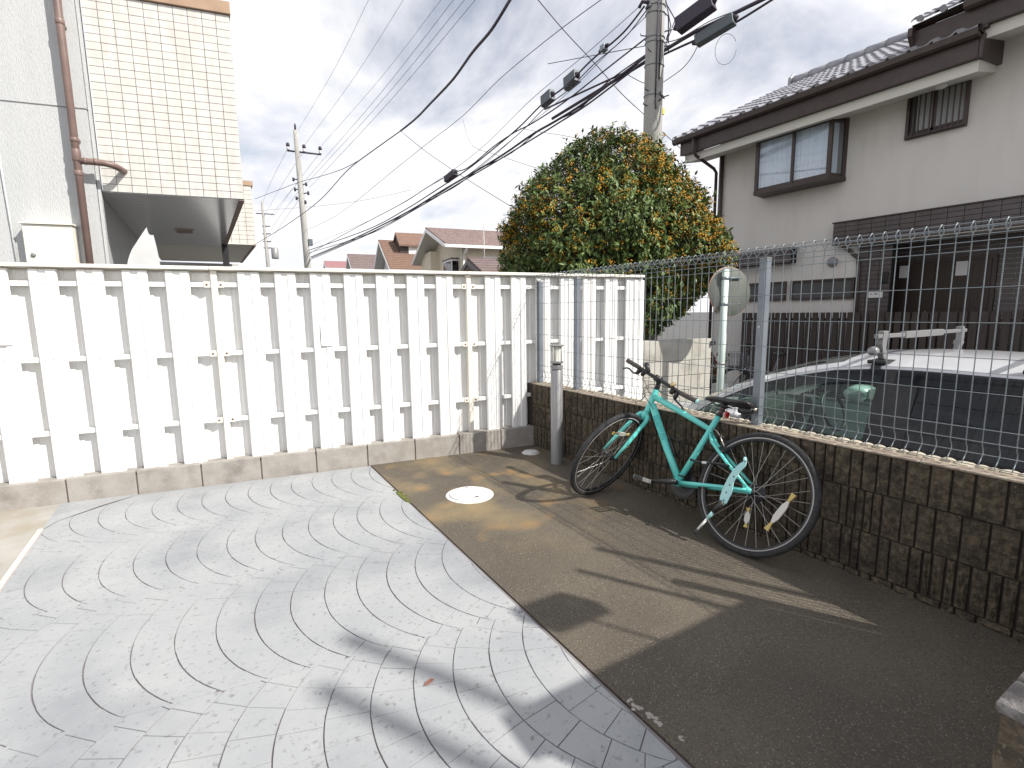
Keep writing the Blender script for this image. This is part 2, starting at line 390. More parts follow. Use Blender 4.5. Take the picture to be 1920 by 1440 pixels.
concrete = yard_poly([(-3.552, fy(-3.552) + .05), (-3.552, -9.0), (-1.560, -9.0), (-1.505, fy(-1.5) + .05)], -0.0055, ROAD - .1, "concrete_pavement", m_joint)
yard_poly([(-9, fy(-9) + .05), (-9, -9), (-3.5525, -9.0), (-3.5525, fy(-3.5525) + .05)], -0.004, ROAD - .1, "apron_pavement", m_apron)

def clip(poly, a, n):                     # keep the side where (p-a).n <= 0
    out = []
    for i in range(len(poly)):
        p, q = poly[i], poly[(i + 1) % len(poly)]
        dp, dq = (p - a) @ n, (q - a) @ n
        if dp <= 0: out.append(p)
        if dp * dq < 0: out.append(p + (q - p) * dp / (dp - dq))
    return out
yclip = [np.array(p) for p in ((-3.115, fy(-3.115) - .018), (-1.512, fy(-1.512) - .018), (-1.566, -6.2), (-3.548, -6.2), (-3.548, 0.02), (-3.50, 0.145))]
def clip_yard(poly):
    n = len(yclip)
    for i in range(n):
        a, c = yclip[i], yclip[(i + 1) % n]; e = c - a
        poly = clip(poly, a, np.array([-e[1], e[0]]))
        if len(poly) < 3: return []
    return poly
rng = random.Random(11)
fd2, fn2 = FD[:2], FN[:2]
cells = []
PITCH, RAD, ROW = 0.1435, 0.62, 0.845
for row in range(-1, 7):
    oc = 1.115 + ROW * row
    off = -2.896 if row % 2 == 0 else -2.418
    k0 = int((-4.6 - off) / PITCH) - 1
    for k in range(k0, k0 + 34):
        apex = off + PITCH * k
        if apex > -0.6: break
        cs = apex + RAD                    # centre s
        C2 = FO[:2] + fd2 * cs + fn2 * oc
        th = -62 + rng.uniform(0, 7); ths = [th]
        while th < 70:
            th += 11.4 + rng.uniform(-1.8, 2.2); ths.append(th)
        def inner(t):
            u = -fd2 * math.cos(R(t)) + fn2 * math.sin(R(t)); D = fd2 * PITCH
            ud = u @ D; return C2 + u * (ud + math.sqrt(max(ud * ud - D @ D + RAD * RAD, 0)))
        def outer(t): return C2 + RAD * (-fd2 * math.cos(R(t)) + fn2 * math.sin(R(t)))
        lo_o, hi_o = oc - 0.38, oc + 0.465
        for t0, t1 in zip(ths, ths[1:]):
            ts = np.linspace(t0, t1, 4)
            poly = [outer(t) for t in ts] + [inner(t) for t in ts[::-1]]
            poly = clip(poly, FO[:2] + fn2 * lo_o, -fn2)
            if len(poly) > 2: poly = clip(poly, FO[:2] + fn2 * hi_o, fn2)
            if len(poly) > 2: poly = clip_yard(poly)
            if len(poly) < 3: continue
            A = abs(sum(p[0] * q[1] - p[1] * q[0] for p, q in zip(poly, poly[1:] + poly[:1]))) / 2
            if A < 0.00015: continue
            cells.append((poly, A))
# the smooth margin along the fence, before the first row of fans
edge = ([FO[:2] + fd2 * -4.6 + fn2 * 0.0, FO[:2] + fd2 * -1 + fn2 * 0.0, FO[:2] + fd2 * -1 + fn2 * -0.15, FO[:2] + fd2 * -4.6 + fn2 * -0.15])
fwd2 = Fw0[:2]
def paver(mb, poly, gap):
    n = len(poly); c = sum(poly) / n
    def ring(ins, dz):
        out = []
        for p in poly:
            e = p - c; L = np.linalg.norm(e); q = p - e / L * min(ins, L * .4)
            out.append((q[0], q[1], gz(q[0], q[1]) + dz))
        return out
    st = len(mb.v); mb.v += ring(gap, -0.014) + ring(gap, -0.0012) + ring(gap + .0012, 0.0)
    for r in range(2):
        for i in range(n):
            j = (i + 1) % n; mb.f.append([st + r * n + i, st + r * n + j, st + (r + 1) * n + j, st + (r + 1) * n + i])
    mb.f.append([st + 2 * n + i for i in range(n)])
def view(poly):                          # visible size weight
    c = sum(poly) / len(poly); d = np.array([c[0], c[1], 0]) - CAM
    z = d @ Fw; x = (d @ Rt) / z; y = (d @ Dn) / z
    return (abs(x) < 1.03 and abs(y) < 0.78 and z > .2), z
vis = []; rest = []
for poly, A in cells:
    ok, z = view(poly)
    (vis if ok else rest).append((A / max(z, .3) ** 3, poly))
vis.sort(key=lambda q: -q[0])
b = MB(); b.poly([(x, y, gz(x, y) - .0005) for x, y in ((-3.551, fy(-3.551)), (-3.551, .02), (-3.503, .147), (-3.30, .33), (-3.118, fy(-3.118) - .02), (-3.10, fy(-3.10)))]); obj('smooth_margin', b, m_conc, concrete)
rb = MB()
for i, (_, poly) in enumerate(vis):
    g = 0.0009 if rng.random() < .22 else 0.0017 + 0.0011 * rng.random()
    if i < 298:
        mb = MB(); paver(mb, poly, g); obj("paver", mb, m_conc, concrete)
    else: paver(rb, poly, g)
for _, poly in rest: paver(rb, poly, 0.0018)
stuff(obj("paver", rb, m_conc, concrete))
# drain edging on the left
b = MB(); b.obox((-3.565, -6, gz(-3.55, -6) - .02), (0.026, 0, 0), (0, 6.02, 0.066), (0, 0, 0.032))
m_edge = mat("edging_mat", (0.52, 0.46, 0.43), 0.7, col2=(0.60, 0.55, 0.52), scale=6)
tag(obj("edging_strip", b, m_edge, bevel=.004), "narrow pinkish edging strip between the fan paving and the beige apron", "edging")

# manhole lids
def lid(x, y, r, label, rings, name="manhole_cover"):
    z = gz(x, y); t = thing(name, label, "manhole cover", (x, y, z))
    b = MB(); b.lathe((x, y, z - .01), [(r, 0), (r, .013), (r - .006, .016), (r * .84, .016)], 40); obj("frame", b, m_lid, t, auto=True)
    b = MB(); b.lathe((x, y, z - .006), [(r * .83, 0), (r * .83, .0205), (r * .80, .022)], 40); obj("lid", b, m_lid, t, auto=True)
    if rings:
        for k in range(4):
            rr = r * (.68 - .15 * k); b = MB()
            b.tube([(x + rr * math.cos(a), y + rr * math.sin(a), z + .016) for a in np.linspace(0, 2 * math.pi, 40, endpoint=False)], .0032, 6, closed=True)
            obj("raised_ring", b, m_lid, t, True)
        d = np.array([Rt0[0], Rt0[1]]); e = np.array([Fw0[0], Fw0[1]])
        p = np.array([x, y]) + d * .055 - e * .085
        b = MB(); b.lathe((p[0], p[1], z + .0145), [(.017, 0), (.017, .0035)], 16); obj("keyhole", b, m_black, t)
        b = MB(); b.obox((p[0], p[1], z + .0148), (*(-d * .065 - e * .008), 0), (*(e * .006), 0), (0, 0, .003)); obj("handle_slot", b, m_black, t)
        p = np.array([x, y]) - d * .03 + e * .10
        b = MB(); b.lathe((p[0], p[1], z + .0145), [(.008, 0), (.008, .0035)], 12); obj("keyhole", b, m_black, t)
    return t
lid(-1.105, -0.838, 0.168, "round white manhole cover with raised rings set in the brown asphalt", True)
lid(-0.167, -0.190, 0.080, "small plain white inspection lid near the wall corner", False)

# moss tuft and grit on the asphalt
b = MB()
for _ in range(90):
    y = -0.62 + rng.gauss(0, .055); x = -1.532 + abs(rng.gauss(0, .016)); z = gz(x, y); r = rng.uniform(.004, .011)
    b.lathe((x, y, z), [(r, 0), (r * .8, r * .7), (r * .2, r)], 5)
o = stuff(obj("moss", b, m_moss)); tag(o, "tuft of green moss in the seam between paving and asphalt", "moss")
b = MB()
for _ in range(260):
    x = rng.uniform(-1.5, -.05); y = rng.uniform(-3.6, .1); r = rng.uniform(.0008, .0019)
    z = gz(x, y); b.lathe((x, y, z), [(r, 0), (r * .7, r)], 5)
o = stuff(obj("grit", b, m_grit)); tag(o, "pale grit scattered over the brown asphalt", "grit")
b = MB()
for x, y, s in ((-1.50, -2.86, .013), (-1.497, -2.83, .010), (-1.485, -2.93, .012), (-1.492, -2.95, .009), (-1.49, -2.90, .011), (-1.478, -3.02, .008)):
    for _ in range(5):
        xx, yy = x + rng.gauss(0, s * .5), y + rng.gauss(0, s * .8); b.lathe((xx, yy, gz(xx, yy)), [(s * .6, 0), (s * .5, .0012), (s * .2, .0018)], 7)
o = stuff(obj("mortar_crumbs", b, m_curb)); tag(o, "pale crumbs of mortar along the near seam of the asphalt", "crumbs")
def dead_leaf(x, y, a, label):
    z = gz(x, y) + .003; b = MB(); u = np.array([math.cos(a), math.sin(a), 0]); v = np.array([-u[1], u[0], 0])
    P = [np.array([x, y, z]) + u * s + v * t + np.array([0, 0, h]) for s, t, h in ((-.022, 0, 0), (-.006, .007, .005), (.012, .006, .006), (.024, 0, .001), (.012, -.006, .003), (-.006, -.007, .002))]
    b.prism(P, (0, 0, .0012)); tag(obj("fallen_leaf", b, mat("dead_leaf_mat", (.22, .10, .07), .8)), label, "leaf")
dead_leaf(-2.045, -2.40, .3, "small reddish fallen leaf on the fan paving")

# ------------------------------------------------------------------ kerb of concrete blocks under the white fence
t = thing("block_kerb", "low kerb of grey concrete blocks under the white metal fence", "kerb", tuple(FP(-1.5, .05, 0)))
s_j = [-1.537 + .4015 * k for k in range(-14, 4)] + [0.012]
for a, c in zip(s_j, s_j[1:]):
    if c - a < .05: continue
    g = .0045; top = 0.186 - .0055 * abs(min(a, 0)) + rng.uniform(-.002, .002); dp = rng.uniform(-.002, .002)
    b = MB(); b.obox(FP(a + g, dp, -.06), FD * (c - a - 2 * g), -FN * .115, (0, 0, top + .06)); obj("kerb_block", b, m_curb, t, bevel=.004)
b = MB(); b.obox(FP(-7.2, .006, -.06), FD * 7.2, -FN * .10, (0, 0, .2)); obj("mortar", b, m_mortar, t)

# ------------------------------------------------------------------ white corrugated metal fence
wf = thing("metal_fence", "tall white metal fence of corrugated vertical slats behind the paving", "fence", tuple(FP(-1.5, .08, 0)))
def slat_profile(w):                      # ribs and valley, (s, proud)
    return [(0, -.014), (.004, -.002), (.012, .0), (w * .33, .0), (w * .36, -.009), (w * .60, -.009), (w * .63, .0), (w - .010, .0), (w - .003, -.004), (w, -.014)]
def slat(s0, wdt, q, z0, z1, name="slat"):
    pr = slat_profile(wdt); b = MB()
    rows = []
    for z, sh in ((z0, 0), (z1 - .008, 0), (z1, .004)):
        rows.append([FP(s0 + s, q - p + sh, z) for s, p in pr] + [FP(s0 + s, q - p + .002 + sh, z) for s, p in pr[::-1]])
    b.grid(rows, True); m = len(rows[0]); k = m // 2
    for i in range(k - 1):
        b.f.append([2 * m + i, 2 * m + i + 1, 2 * m + m - 2 - i, 2 * m + m - 1 - i])
    return obj(name, b, m_white, wf)
QF, QB = 0.045, 0.115
posts = [-6.49, -4.535, -2.572, -0.616, 1.225]
def screw(s, z, q, r=.0045, m=None, nm="screw"):
    b = MB(); b.lathe(FP(s, q, z), [(r, 0), (r, .003), (r * .6, .0045)], 8, FN); obj(nm, b, m or m_screw, wf)
RZ = [1.487, 0.982, 0.478]
for p in posts[:-1]:
    sf = [p + .172 + .2515 * k for k in range(7)]
    last = p > -1
    for s in sf:
        if s + .15 > 1.22: continue
        slat(s, .150, QF, 0.150, 1.580)
        for z in RZ: screw(s + .072, z + rng.uniform(-.004, .004), QF + .009)
    for k in range(8):
        s = p + .105 + .2515 * k - .075
        if s + .15 > 1.235: continue
        slat(s - .018, .205, QB, 0.150, 1.578)
    e = min(p + 1.957, 1.225)
    for z in RZ:
        b = MB(); b.obox(FP(p + .045, .064, z - .0165), FD * (e - p - .05), -FN * .034, (0, 0, .033)); obj("fence_rail", b, m_white, wf, bevel=.002)
        for s in (p + .062, e - .022):
            b = MB(); b.obox(FP(s - .022, .056, z - .022), FD * .044, -FN * .007, (0, 0, .044)); obj("bracket", b, m_cream, wf, bevel=.004)
            screw(s, z, .055, .0075, m_rust, "rusty_bolt")
for p in posts:
    b = MB(); b.obox(FP(p - .075, .120, .150), FD * .19, -FN * .004, (0, 0, 1.42)); obj('back_strip', b, m_white, wf)
    b = MB(); b.obox(FP(p, .050, 0.160), FD * .040, -FN * .06, (0, 0, 1.43)); obj("fence_post", b, m_cream if p != 1.225 else m_white, wf, bevel=.003)
    if p < 1:
        for z in (.86, .90):
            for ds in (.012, .028): screw(p + ds, z, .049, .003)
for a, c in zip(posts, posts[1:]):
    c2 = c + (.045 if c > 1 else -.003)
    b = MB(); b.obox(FP(a, .020, 1.592), FD * (c2 - a), -FN * .125, (0, 0, .024)); obj("top_cap", b, m_cream, wf, bevel=.003)
    b = MB(); b.obox(FP(a, .1465, 1.545), FD * (c2 - a), -FN * .0025, (0, 0, .048)); obj("top_lip", b, m_cream, wf)
def plate(s0, s1, z0, z1, label):
    b = MB(); b.obox(FP(s0, .0415, z0), FD * (s1 - s0), FN * .006, (0, 0, z1 - z0)); tag(obj("blank_plate", b, m_white, bevel=.002), label, "plate")
plate(-1.842, -1.752, 1.012, 1.192, "small blank white plate fixed to a slat near the middle of the white fence")
plate(-3.86, -3.728, 1.088, 1.285, "blank white plate on the white fence at the left edge")

# ------------------------------------------------------------------ split-face stone wall on the right
YW = -9.0
def stone_face(mb, x, y0, y1, z0, z1, dep, nrm=-1, jit=.0068):
    # rough front in the plane x, facing -x; 3 x 5 grid, sides back to dep
    ny, nz = 4, 6
    rows = []
    for i in range(nz + 1):
        r = []
        for j in range(ny + 1):
            ed = i in (0, nz) or j in (0, ny)
            px = x + (rng.uniform(-jit, jit) if not ed else rng.uniform(.002, .006))
            r.append((px, y0 + (y1 - y0) * j / ny, z0 + (z1 - z0) * i / nz))
        rows.append(r)
    st = len(mb.v); mb.grid(rows)
    bk = [(x + dep, y0, z0), (x + dep, y1, z0), (x + dep, y1, z1), (x + dep, y0, z1)]
    k = len(mb.v); mb.v += bk
    W = ny + 1
    bot = [st + j for j in range(W)]; top = [st + nz * W + j for j in range(W)]
    lef = [st + i * W for i in range(nz + 1)]; rig = [st + i * W + ny for i in range(nz + 1)]
    mb.f.append(bot[::-1] + [k, k + 1]); mb.f.append(top + [k + 2, k + 3])
    mb.f.append(lef + [k + 3, k]); mb.f.append(rig[::-1] + [k + 1, k + 2])
rw = thing("stone_wall", "low split face stone block wall with dark grooves beside the bicycle", "wall", (0.07, -2.0, 0))
b = MB(); b.box(.014, .150, YW, .32, ROAD - .05, .585); obj("wall_core", b, m_core, rw)
courses = [(-.20, -.004, 0), (.003, .196, 1), (.204, .397, 2), (.405, .585, 3)]
n_st = 0
for z0, z1, ci in courses:
    y = 0.03 if ci else .03
    while y > -4.25:
        wd = rng.choice([.05, .07, .09, .11]) if ci == 0 else rng.choice([.034, .036, .040, .042, .048, .052, .058, .066, .078, .09]) if ci < 3 else rng.choice([.045, .052, .062, .075, .088, .10])
        y2 = max(y - wd, -4.3); g = .0042 + rng.uniform(0, .0012)
        mb = MB(); zz0 = z0
        if ci == 0: zz0 = gz(0, (y + y2) / 2) - .03
        stone_face(mb, 0.0 + rng.uniform(-.002, .002), y2 + g, y - g, zz0, z1, .016)
        obj("stone", mb, m_stone, rw); n_st += 1
        y = y2
mb = MB()                                 # out of sight towards the added shade wall: joined
y = -4.3
while y > YW + .2:
    for z0, z1, ci in courses: stone_face(mb, 0, y - .1 + .004, y - .004, z0, z1, .016)
    y -= .1
stuff(obj("stone", mb, m_stone, rw))
# capping: a front lip and a row of crumbly lumps behind it
y = .05
while y > -4.6:
    L = rng.uniform(.34, .42); mb = MB(); z = .597 + rng.uniform(-.002, .001)
    mb.obox((-.003 + rng.uniform(-.003, .002), y - L, .5865), (.075, 0, 0), (0, L - .004, 0), (0, 0, z - .5865)); obj("cap_stone", mb, m_cap, rw, bevel=.005); y -= L
b = MB(); b.box(.072, .150, YW, .32, .5855, .5925); obj("cap_bed", b, m_cap, rw)
mb = MB(); y = .04
while y > -5.2:
    L = rng.uniform(.035, .075); x = .085 + rng.uniform(-.004, .004); h = .0135 + rng.uniform(-.004, .004)
    mb.lathe((x + .028, y - L / 2, .592), [(L * .52, 0), (L * .48, h * .6), (L * .25, h)], 9); y -= L * .93
stuff(obj("mortar_lumps", mb, mat("mortar_lump_mat", (.40, .35, .265), .95, col2=(.50, .45, .36), scale=18, bump=.5, bscale=80), rw))
# return wall that closes the bicycle bay in the near right corner
rt = thing("stone_return_wall", "short split face stone wall ending the bicycle bay at the lower right", "wall", (-.8, -3.78, -.04))
XE, ZR, yA, yB = -1.548, .612, -3.715, -3.90
b = MB(); b.box(XE + .016, .0, yB + .016, yA - .016, -.12, ZR - .03); obj("wall_core", b, m_core, rt)
def rotf(mb, nrm):                        # a stone facing -y or +y
    return mb
for zi, (z0, z1) in enumerate(((-.10, .19), (.198, .396), (.404, ZR - .022))):
    mb = MB(); stone_face(mb, XE, yB + .004, yA - .004, z0, z1, .018); obj("stone", mb, m_stone, rt)
    x = XE
    while x < -.02:
        x2 = min(x + rng.choice([.05, .07, .09, .11, .13]), .0)
        for yy, sg in ((yA, 1), (yB, -1)):
            mb = MB(); tmp = MB(); stone_face(tmp, 0, x + .004, x2 - .004, z0, z1, .018)
            mb.v = [(q[1], yy - sg * q[0], q[2]) for q in tmp.v]; mb.f = tmp.f
            obj("stone", mb, m_stone, rt)
        x = x2
x = XE - .004
m_rcap = mat("return_cap_mat", (.135, .125, .12), .9, col2=(.235, .22, .215), scale=60, lo=.42, hi=.62, stain=(.07, .06, .05), sscale=22, slo=.5, shi=.66, bump=1.0, bscale=110)
for x2 in (-1.45, -1.385, -1.30, -1.2, -1.12, -1.0, -.9, -.8, -.68, -.55, -.45, -.3, -.15, 0):
    mb = MB(); mb.obox((x + .003, yB - .004, ZR - .0215), (x2 - x - .006, 0, 0), (0, yA - yB + .008, 0), (0, 0, .0215 + rng.uniform(-.003, .003))); obj("cap_stone", mb, m_rcap, rt, bevel=.006); x = x2

# ------------------------------------------------------------------ welded mesh fence on the wall
mf = thing("mesh_fence", "grey welded wire mesh fence with bent tips on the stone wall", "fence", (.06, -2.0, .6))
X0 = .06
prof = [(X0 - .022, .614), (X0 - .004, .630), (X0 + .022, .655), (X0 + .020, .676), (X0 + .004, .698), (X0, .712), (X0, 1.30), (X0, 1.548),
        (X0 - .027, 1.573), (X0 - .004, 1.599), (X0 + .003, 1.600), (X0 + .029, 1.573), (X0 + .003, 1.549)]
b = MB(); b.tube([(p[0], 0, p[1]) for p in prof], .0022, 6)
wire_me = b.mesh("wire", m_galv, True, (X0, 0, .6))
wy = [-.025 - .0522 * k for k in range(-1, 132)]
wy = [y for y in wy if y > -4.9]
for y in wy:
    o = bpy.data.objects.new("wire", wire_me); COL.objects.link(o); o.parent = mf; o.location = (0, y + 2.0, 0)
for x, z in ((X0 - .0056, 1.518), (X0 - .0056, 1.482), (X0 - .0056, 1.335), (X0 - .0056, 1.194), (X0 - .0056, 1.052), (X0 - .0056, .912), (X0 - .0056, .765), (X0 - .0056, .712),
             (X0 + .017, .657), (X0 - .024, .6165), (X0 + .0045, 1.545), (X0 - .022, 1.5745), (X0 + .024, 1.5745), (X0, 1.5935)):
    b = MB(); b.tube([(x, -4.95, z), (x, .05, z)], .0019, 6); obj("cross_wire", b, m_galv, mf, True)
for y in (.028, -.527, -2.200, -3.87):
    b = MB(); b.obox((X0 + .008, y - .0225, .593), (.045, 0, 0), (0, .045, 0), (0, 0, .942)); p = obj("post", b, m_post, mf, bevel=.003)
    b = MB(); b.obox((X0 + .006, y - .0245, 1.5352), (.049, 0, 0), (0, .049, 0), (0, 0, .006)); obj("post_cap", b, m_alu, mf, bevel=.002)
    for z in (.70, 1.16):
        b = MB(); b.lathe((X0 + .0085, y + .002, z), [(.006, 0), (.006, .004), (.003, .006)], 8, (-1, 0, 0)); obj("post_bolt", b, m_bolt, mf)

# ------------------------------------------------------------------ bollard light
bx, by = -.150, -.566; bz = gz(bx, by)
bl = thing("bollard_light", "grey cylindrical bollard light with frosted lamp head by the stone wall", "bollard light", (bx, by, bz))
b = MB(); b.lathe((bx, by, bz - .01), [(.0505, 0), (.0505, .80), (.0485, .803)], 28); obj("bollard_tube", b, m_alu, bl, auto=True)
b = MB(); b.lathe((bx, by, bz + .800), [(.0515, 0), (.0515, .030), (.049, .0325)], 28); obj("collar", b, m_alu, bl, auto=True)
b = MB(); b.lathe((bx, by, bz + .8335), [(.035, 0), (.035, .012)], 24); obj("neck", b, m_black, bl, auto=True)
b = MB(); b.lathe((bx, by, bz + .846), [(.050, 0), (.0555, .006), (.0555, .016), (.046, .020)], 28); obj("lamp_base", b, m_alu, bl, auto=True)
b = MB(); b.lathe((bx, by, bz + .8665), [(.0355, 0), (.0355, .116)], 28); obj("lamp_diffuser", b, m_lamp, bl, auto=True)
for a in (30, 120, 210, 300):
    px, py = bx + .042 * math.cos(R(a)), by + .042 * math.sin(R(a))
    b = MB(); b.tube([(px, py, bz + .8665), (px, py, bz + .984)], .0032, 8); obj("lamp_rod", b, m_alu, bl, True)
b = MB(); b.lathe((bx, by, bz + .983), [(.045, 0), (.062, .007), (.062, .012), (.058, .015)], 28); obj("lamp_cap", b, m_alu, bl, auto=True)
b = MB(); b.lathe((bx - .0505, by - .008, bz + .816), [(.004, 0), (.004, .004)], 8, (-1, 0, 0)); obj("collar_screw", b, m_black, bl)

# ------------------------------------------------------------------ turquoise bicycle leaning on the stone wall
BC = np.array([-.154, -2.366, .281]); BD = np.array([-.0507, .9987, 0.]); BU = np.array([.3984, .0202, .9170]); BN = np.cross(BD, BU)
def BP(u, v, w=0.0): return BC + BD * u + BU * v + BN * w
bk = thing("bicycle", "turquoise flat bar bicycle leaning against the stone wall under the mesh fence", "bicycle", (-.288, -2.373, -.026))
WR = .335
def wheel(c, ax, a0, tag_):
    ax = ax / np.linalg.norm(ax)
    e1 = np.cross(ax, [0, 0, 1.0]); e1 /= np.linalg.norm(e1); e2 = np.cross(e1, ax)
    ring = lambda r, w, n=72: [c + ax * w + r * (math.cos(a) * e1 + math.sin(a) * e2) for a in np.linspace(0, 2 * math.pi, n, endpoint=False)]
    def revolve(prof, n=72):
        b = MB(); rows = [ring(r, w, n) for r, w in prof] ; rows.append(rows[0]); b.grid(rows, True); return b
    rim = revolve([(.300, -.0115), (.306, -.0115), (.309, -.007), (.309, .007), (.306, .0115), (.300, .0115), (.290, .009), (.284, .004), (.284, -.004), (.290, -.009)])
    t = obj(tag_ + "_wheel", rim, m_rim, bk, True)
    pr = [(WR - .0165 + .0165 * math.cos(a), .0165 * math.sin(a)) for a in np.linspace(0, 2 * math.pi, 14, endpoint=False)]
    obj("tyre", revolve(pr, 96), m_rubber, t, True)
    for sg in (-1, 1):
        b = MB(); n = 72; w = sg * .0122
        b.grid([ring(.2985, w, n), ring(.3045, w * 1.04, n), ring(.3045, w * .93, n), ring(.2985, w * .93, n), ring(.2985, w, n)], True); obj("rim_line", b, m_rimline, t, True)
    b = MB(); b.lathe(c - ax * .055, [(.006, 0), (.006, .012), (.017, .014), (.022, .020), (.022, .023), (.011, .027), (.011, .083), (.022, .087), (.022, .090), (.017, .096), (.006, .098), (.006, .11)], 16, ax)
    obj("hub", b, m_black, t, True)
    N = 28
    for k in range(N):
        a = a0 + 2 * math.pi * k / N; sg = 1 if k % 2 else -1
        h = a + (.95 if (k // 2) % 2 else -.95)
        p0 = c + ax * sg * .030 + .020 * (math.cos(h) * e1 + math.sin(h) * e2)
        p1 = c + ax * sg * .004 + .286 * (math.cos(a) * e1 + math.sin(a) * e2)
        b = MB(); b.tube([p0, p1], .0011, 4, cap=False); obj("spoke", b, m_steel, t, True)
    return t, e1, e2
rwh, _, _ = wheel(BC, BN, .1, "rear")
CF = np.array([-.334, -1.407, .292]); NF = np.array([.12, -.907, -.404]); NF /= np.linalg.norm(NF)
fwh, _, _ = wheel(CF, NF, .4, "front")
def reflector(par, p0, p1, nrm, wd=.017, m=None):
    p0, p1 = np.array(p0), np.array(p1); d = p1 - p0; L = np.linalg.norm(d); d /= L; nrm = nrm / np.linalg.norm(nrm); s = np.cross(d, nrm)
    def slab(a, b_, w0, w1, h):
        P = [p0 + d * a - s * w0, p0 + d * b_ - s * w1, p0 + d * b_ + s * w1, p0 + d * a + s * w0]
        mb = MB(); mb.prism([q - nrm * h for q in P], nrm * 2 * h); return mb
    mb = MB(); q = [(.20, .35), (.34, .95), (.5, 1.0), (.66, .95), (.80, .35)]
    P = [p0 + d * L * a - s * wd * k for a, k in q] + [p0 + d * L * a + s * wd * k for a, k in q[::-1]]
    mb.prism([x - nrm * .004 for x in P], nrm * .008); obj("reflector", mb, m or m_refl, par, bevel=.001)
    for a, c_, w0, w1 in ((0, .21, .8, .3), (.79, 1, .3, .8)):
        obj("reflector_clip", slab(a * L, c_ * L, wd * w0, wd * w1, .005), m_yel, par, bevel=.001)
reflector(rwh, BP(-.205, .05, -.012), BP(-.118, -.165, -.012), BN)
reflector(rwh, BP(.018, -.085, .022), BP(.006, -.19, .022), BN, .015)
reflector(fwh, (-.372, -1.490, .466), (-.178, -1.442, .418), NF, .014)
# frame
b = MB()
def tb(p, r, n=12): b.tube(p, r, n)
tb([BP(.835, .375), BP(.800, .330), BP(.62, .112), BP(.47, -.058)], [.0235, .0245, .0235, .021], 14)
tb([BP(.838, .432), BP(.70, .392), BP(.52, .338), BP(.352, .285)], [.0215, .021, .018, .0155], 14)
tb([BP(.472, -.075), BP(.401, .155), BP(.330, .392)], [.0185, .0175, .0175], 14)
tb([BP(.8435, .482), BP(.8440, .470), BP(.862, .335), BP(.866, .322)], [.0225, .0205, .0205, .023], 16)
tb([BP(.466, -.074, -.036), BP(.466, -.074, .036)], .0215, 16)
for sg in (-1, 1):
    tb([BP(.352, .268, sg * .010), BP(.31, .215, sg * .030), BP(.17, .115, sg * .045), BP(.02, .018, sg * .058)], [.0095, .0098, .0095, .0082], 10)
    tb([BP(.455, -.075, sg * .028), BP(.33, -.052, sg * .036), BP(.18, -.025, sg * .048), BP(.015, .0, sg * .060)], [.0145, .0125, .0105, .0085], 10)
    q = [BP(.045, .035, sg * .058), BP(-.010, .012, sg * .058), BP(-.014, -.014, sg * .058), BP(.03, -.014, sg * .058)]
    b.prism([p - BN * .0025 for p in q], BN * .005)
tb([BP(.352, .276, -.02), BP(.352, .276, .02)], .009, 8)
fr = obj("frame", b, m_cel, bk, True)
# lettering along the down tube, read from the head downwards
def lettering(txt, o, xd, yd, size, m, par, depth=.0006, nm="frame_lettering"):
    cu = bpy.data.curves.new("lettering", 'FONT'); cu.body = txt; cu.size = size; cu.extrude = depth
    cu.align_x = 'LEFT'; cu.align_y = 'CENTER'; cu.space_character = 1.06
    to = bpy.data.objects.new("lettering", cu); COL.objects.link(to)
    dg = bpy.context.evaluated_depsgraph_get(); me = bpy.data.meshes.new_from_object(to.evaluated_get(dg))
    bpy.data.objects.remove(to)
    xd = np.array(xd, float) / np.linalg.norm(xd); yd = np.array(yd, float); yd = yd - xd * (yd @ xd); yd /= np.linalg.norm(yd); zd = np.cross(xd, yd)
    tot = np.zeros(3); p = par
    while p is not None: tot += np.array(p.location); p = p.parent
    o = np.array(o)
    for v in me.vertices:
        v.co = Vector(tuple(o + xd * v.co[0] + yd * v.co[1] + zd * v.co[2] - tot))
    me.materials.clear(); me.materials.append(m)
    ob = bpy.data.objects.new(nm, me); COL.objects.link(ob); ob.parent = par; return ob
dta, dtb = BP(.775, .300), BP(.47, -.058); dd = dtb - dta; dd /= np.linalg.norm(dd)
vw = (BP(.62, .112) - CAM); vw /= np.linalg.norm(vw); nn = -(vw - dd * (vw @ dd)); nn /= np.linalg.norm(nn)
lettering("Bianchi", dta + nn * .0246, dd, np.cross(nn, dd), .062, m_celd, fr)
# fork
b = MB(); crown = BP(.868, .305)
fwd = np.cross(NF, crown - CF); fwd /= np.linalg.norm(fwd)
tb([BP(.866, .322), BP(.872, .296), BP(.882, .262)], [.0215, .024, .018], 14)
for sg in (-1, 1):
    top = crown + (CF - crown) * .12 + NF * sg * .040
    tb([crown + NF * sg * .008, crown + (CF - crown) * .045 + NF * sg * .032, top, crown + (CF - crown) * .6 + NF * sg * .050 + fwd * .004, CF + NF * sg * .0535 + (crown - CF) * .03], [.0165, .0165, .0155, .0135, .0085], 12)
fk = obj("fork", b, m_cel, bk, True)
for sg in (-1, 1):
    b = MB(); b.tube([crown + (CF - crown) * .20 + NF * sg * .038 - fwd * .02, crown + (CF - crown) * .02 + NF * sg * .034 - fwd * .024], [.0085, .006], 8); obj("brake_arm", b, m_black, fk, True)
    b = MB(); q = crown + (CF - crown) * .145 + NF * sg * .021; b.tube([q - fwd * .045, q + fwd * .012], .0055, 8); obj("brake_pad", b, m_black, fk, True)
b = MB(); q = crown + (CF - crown) * .03 - fwd * .026; b.tube([q - NF * .04, q + NF * .045], .0022, 6); obj("brake_link", b, m_steel, fk, True)
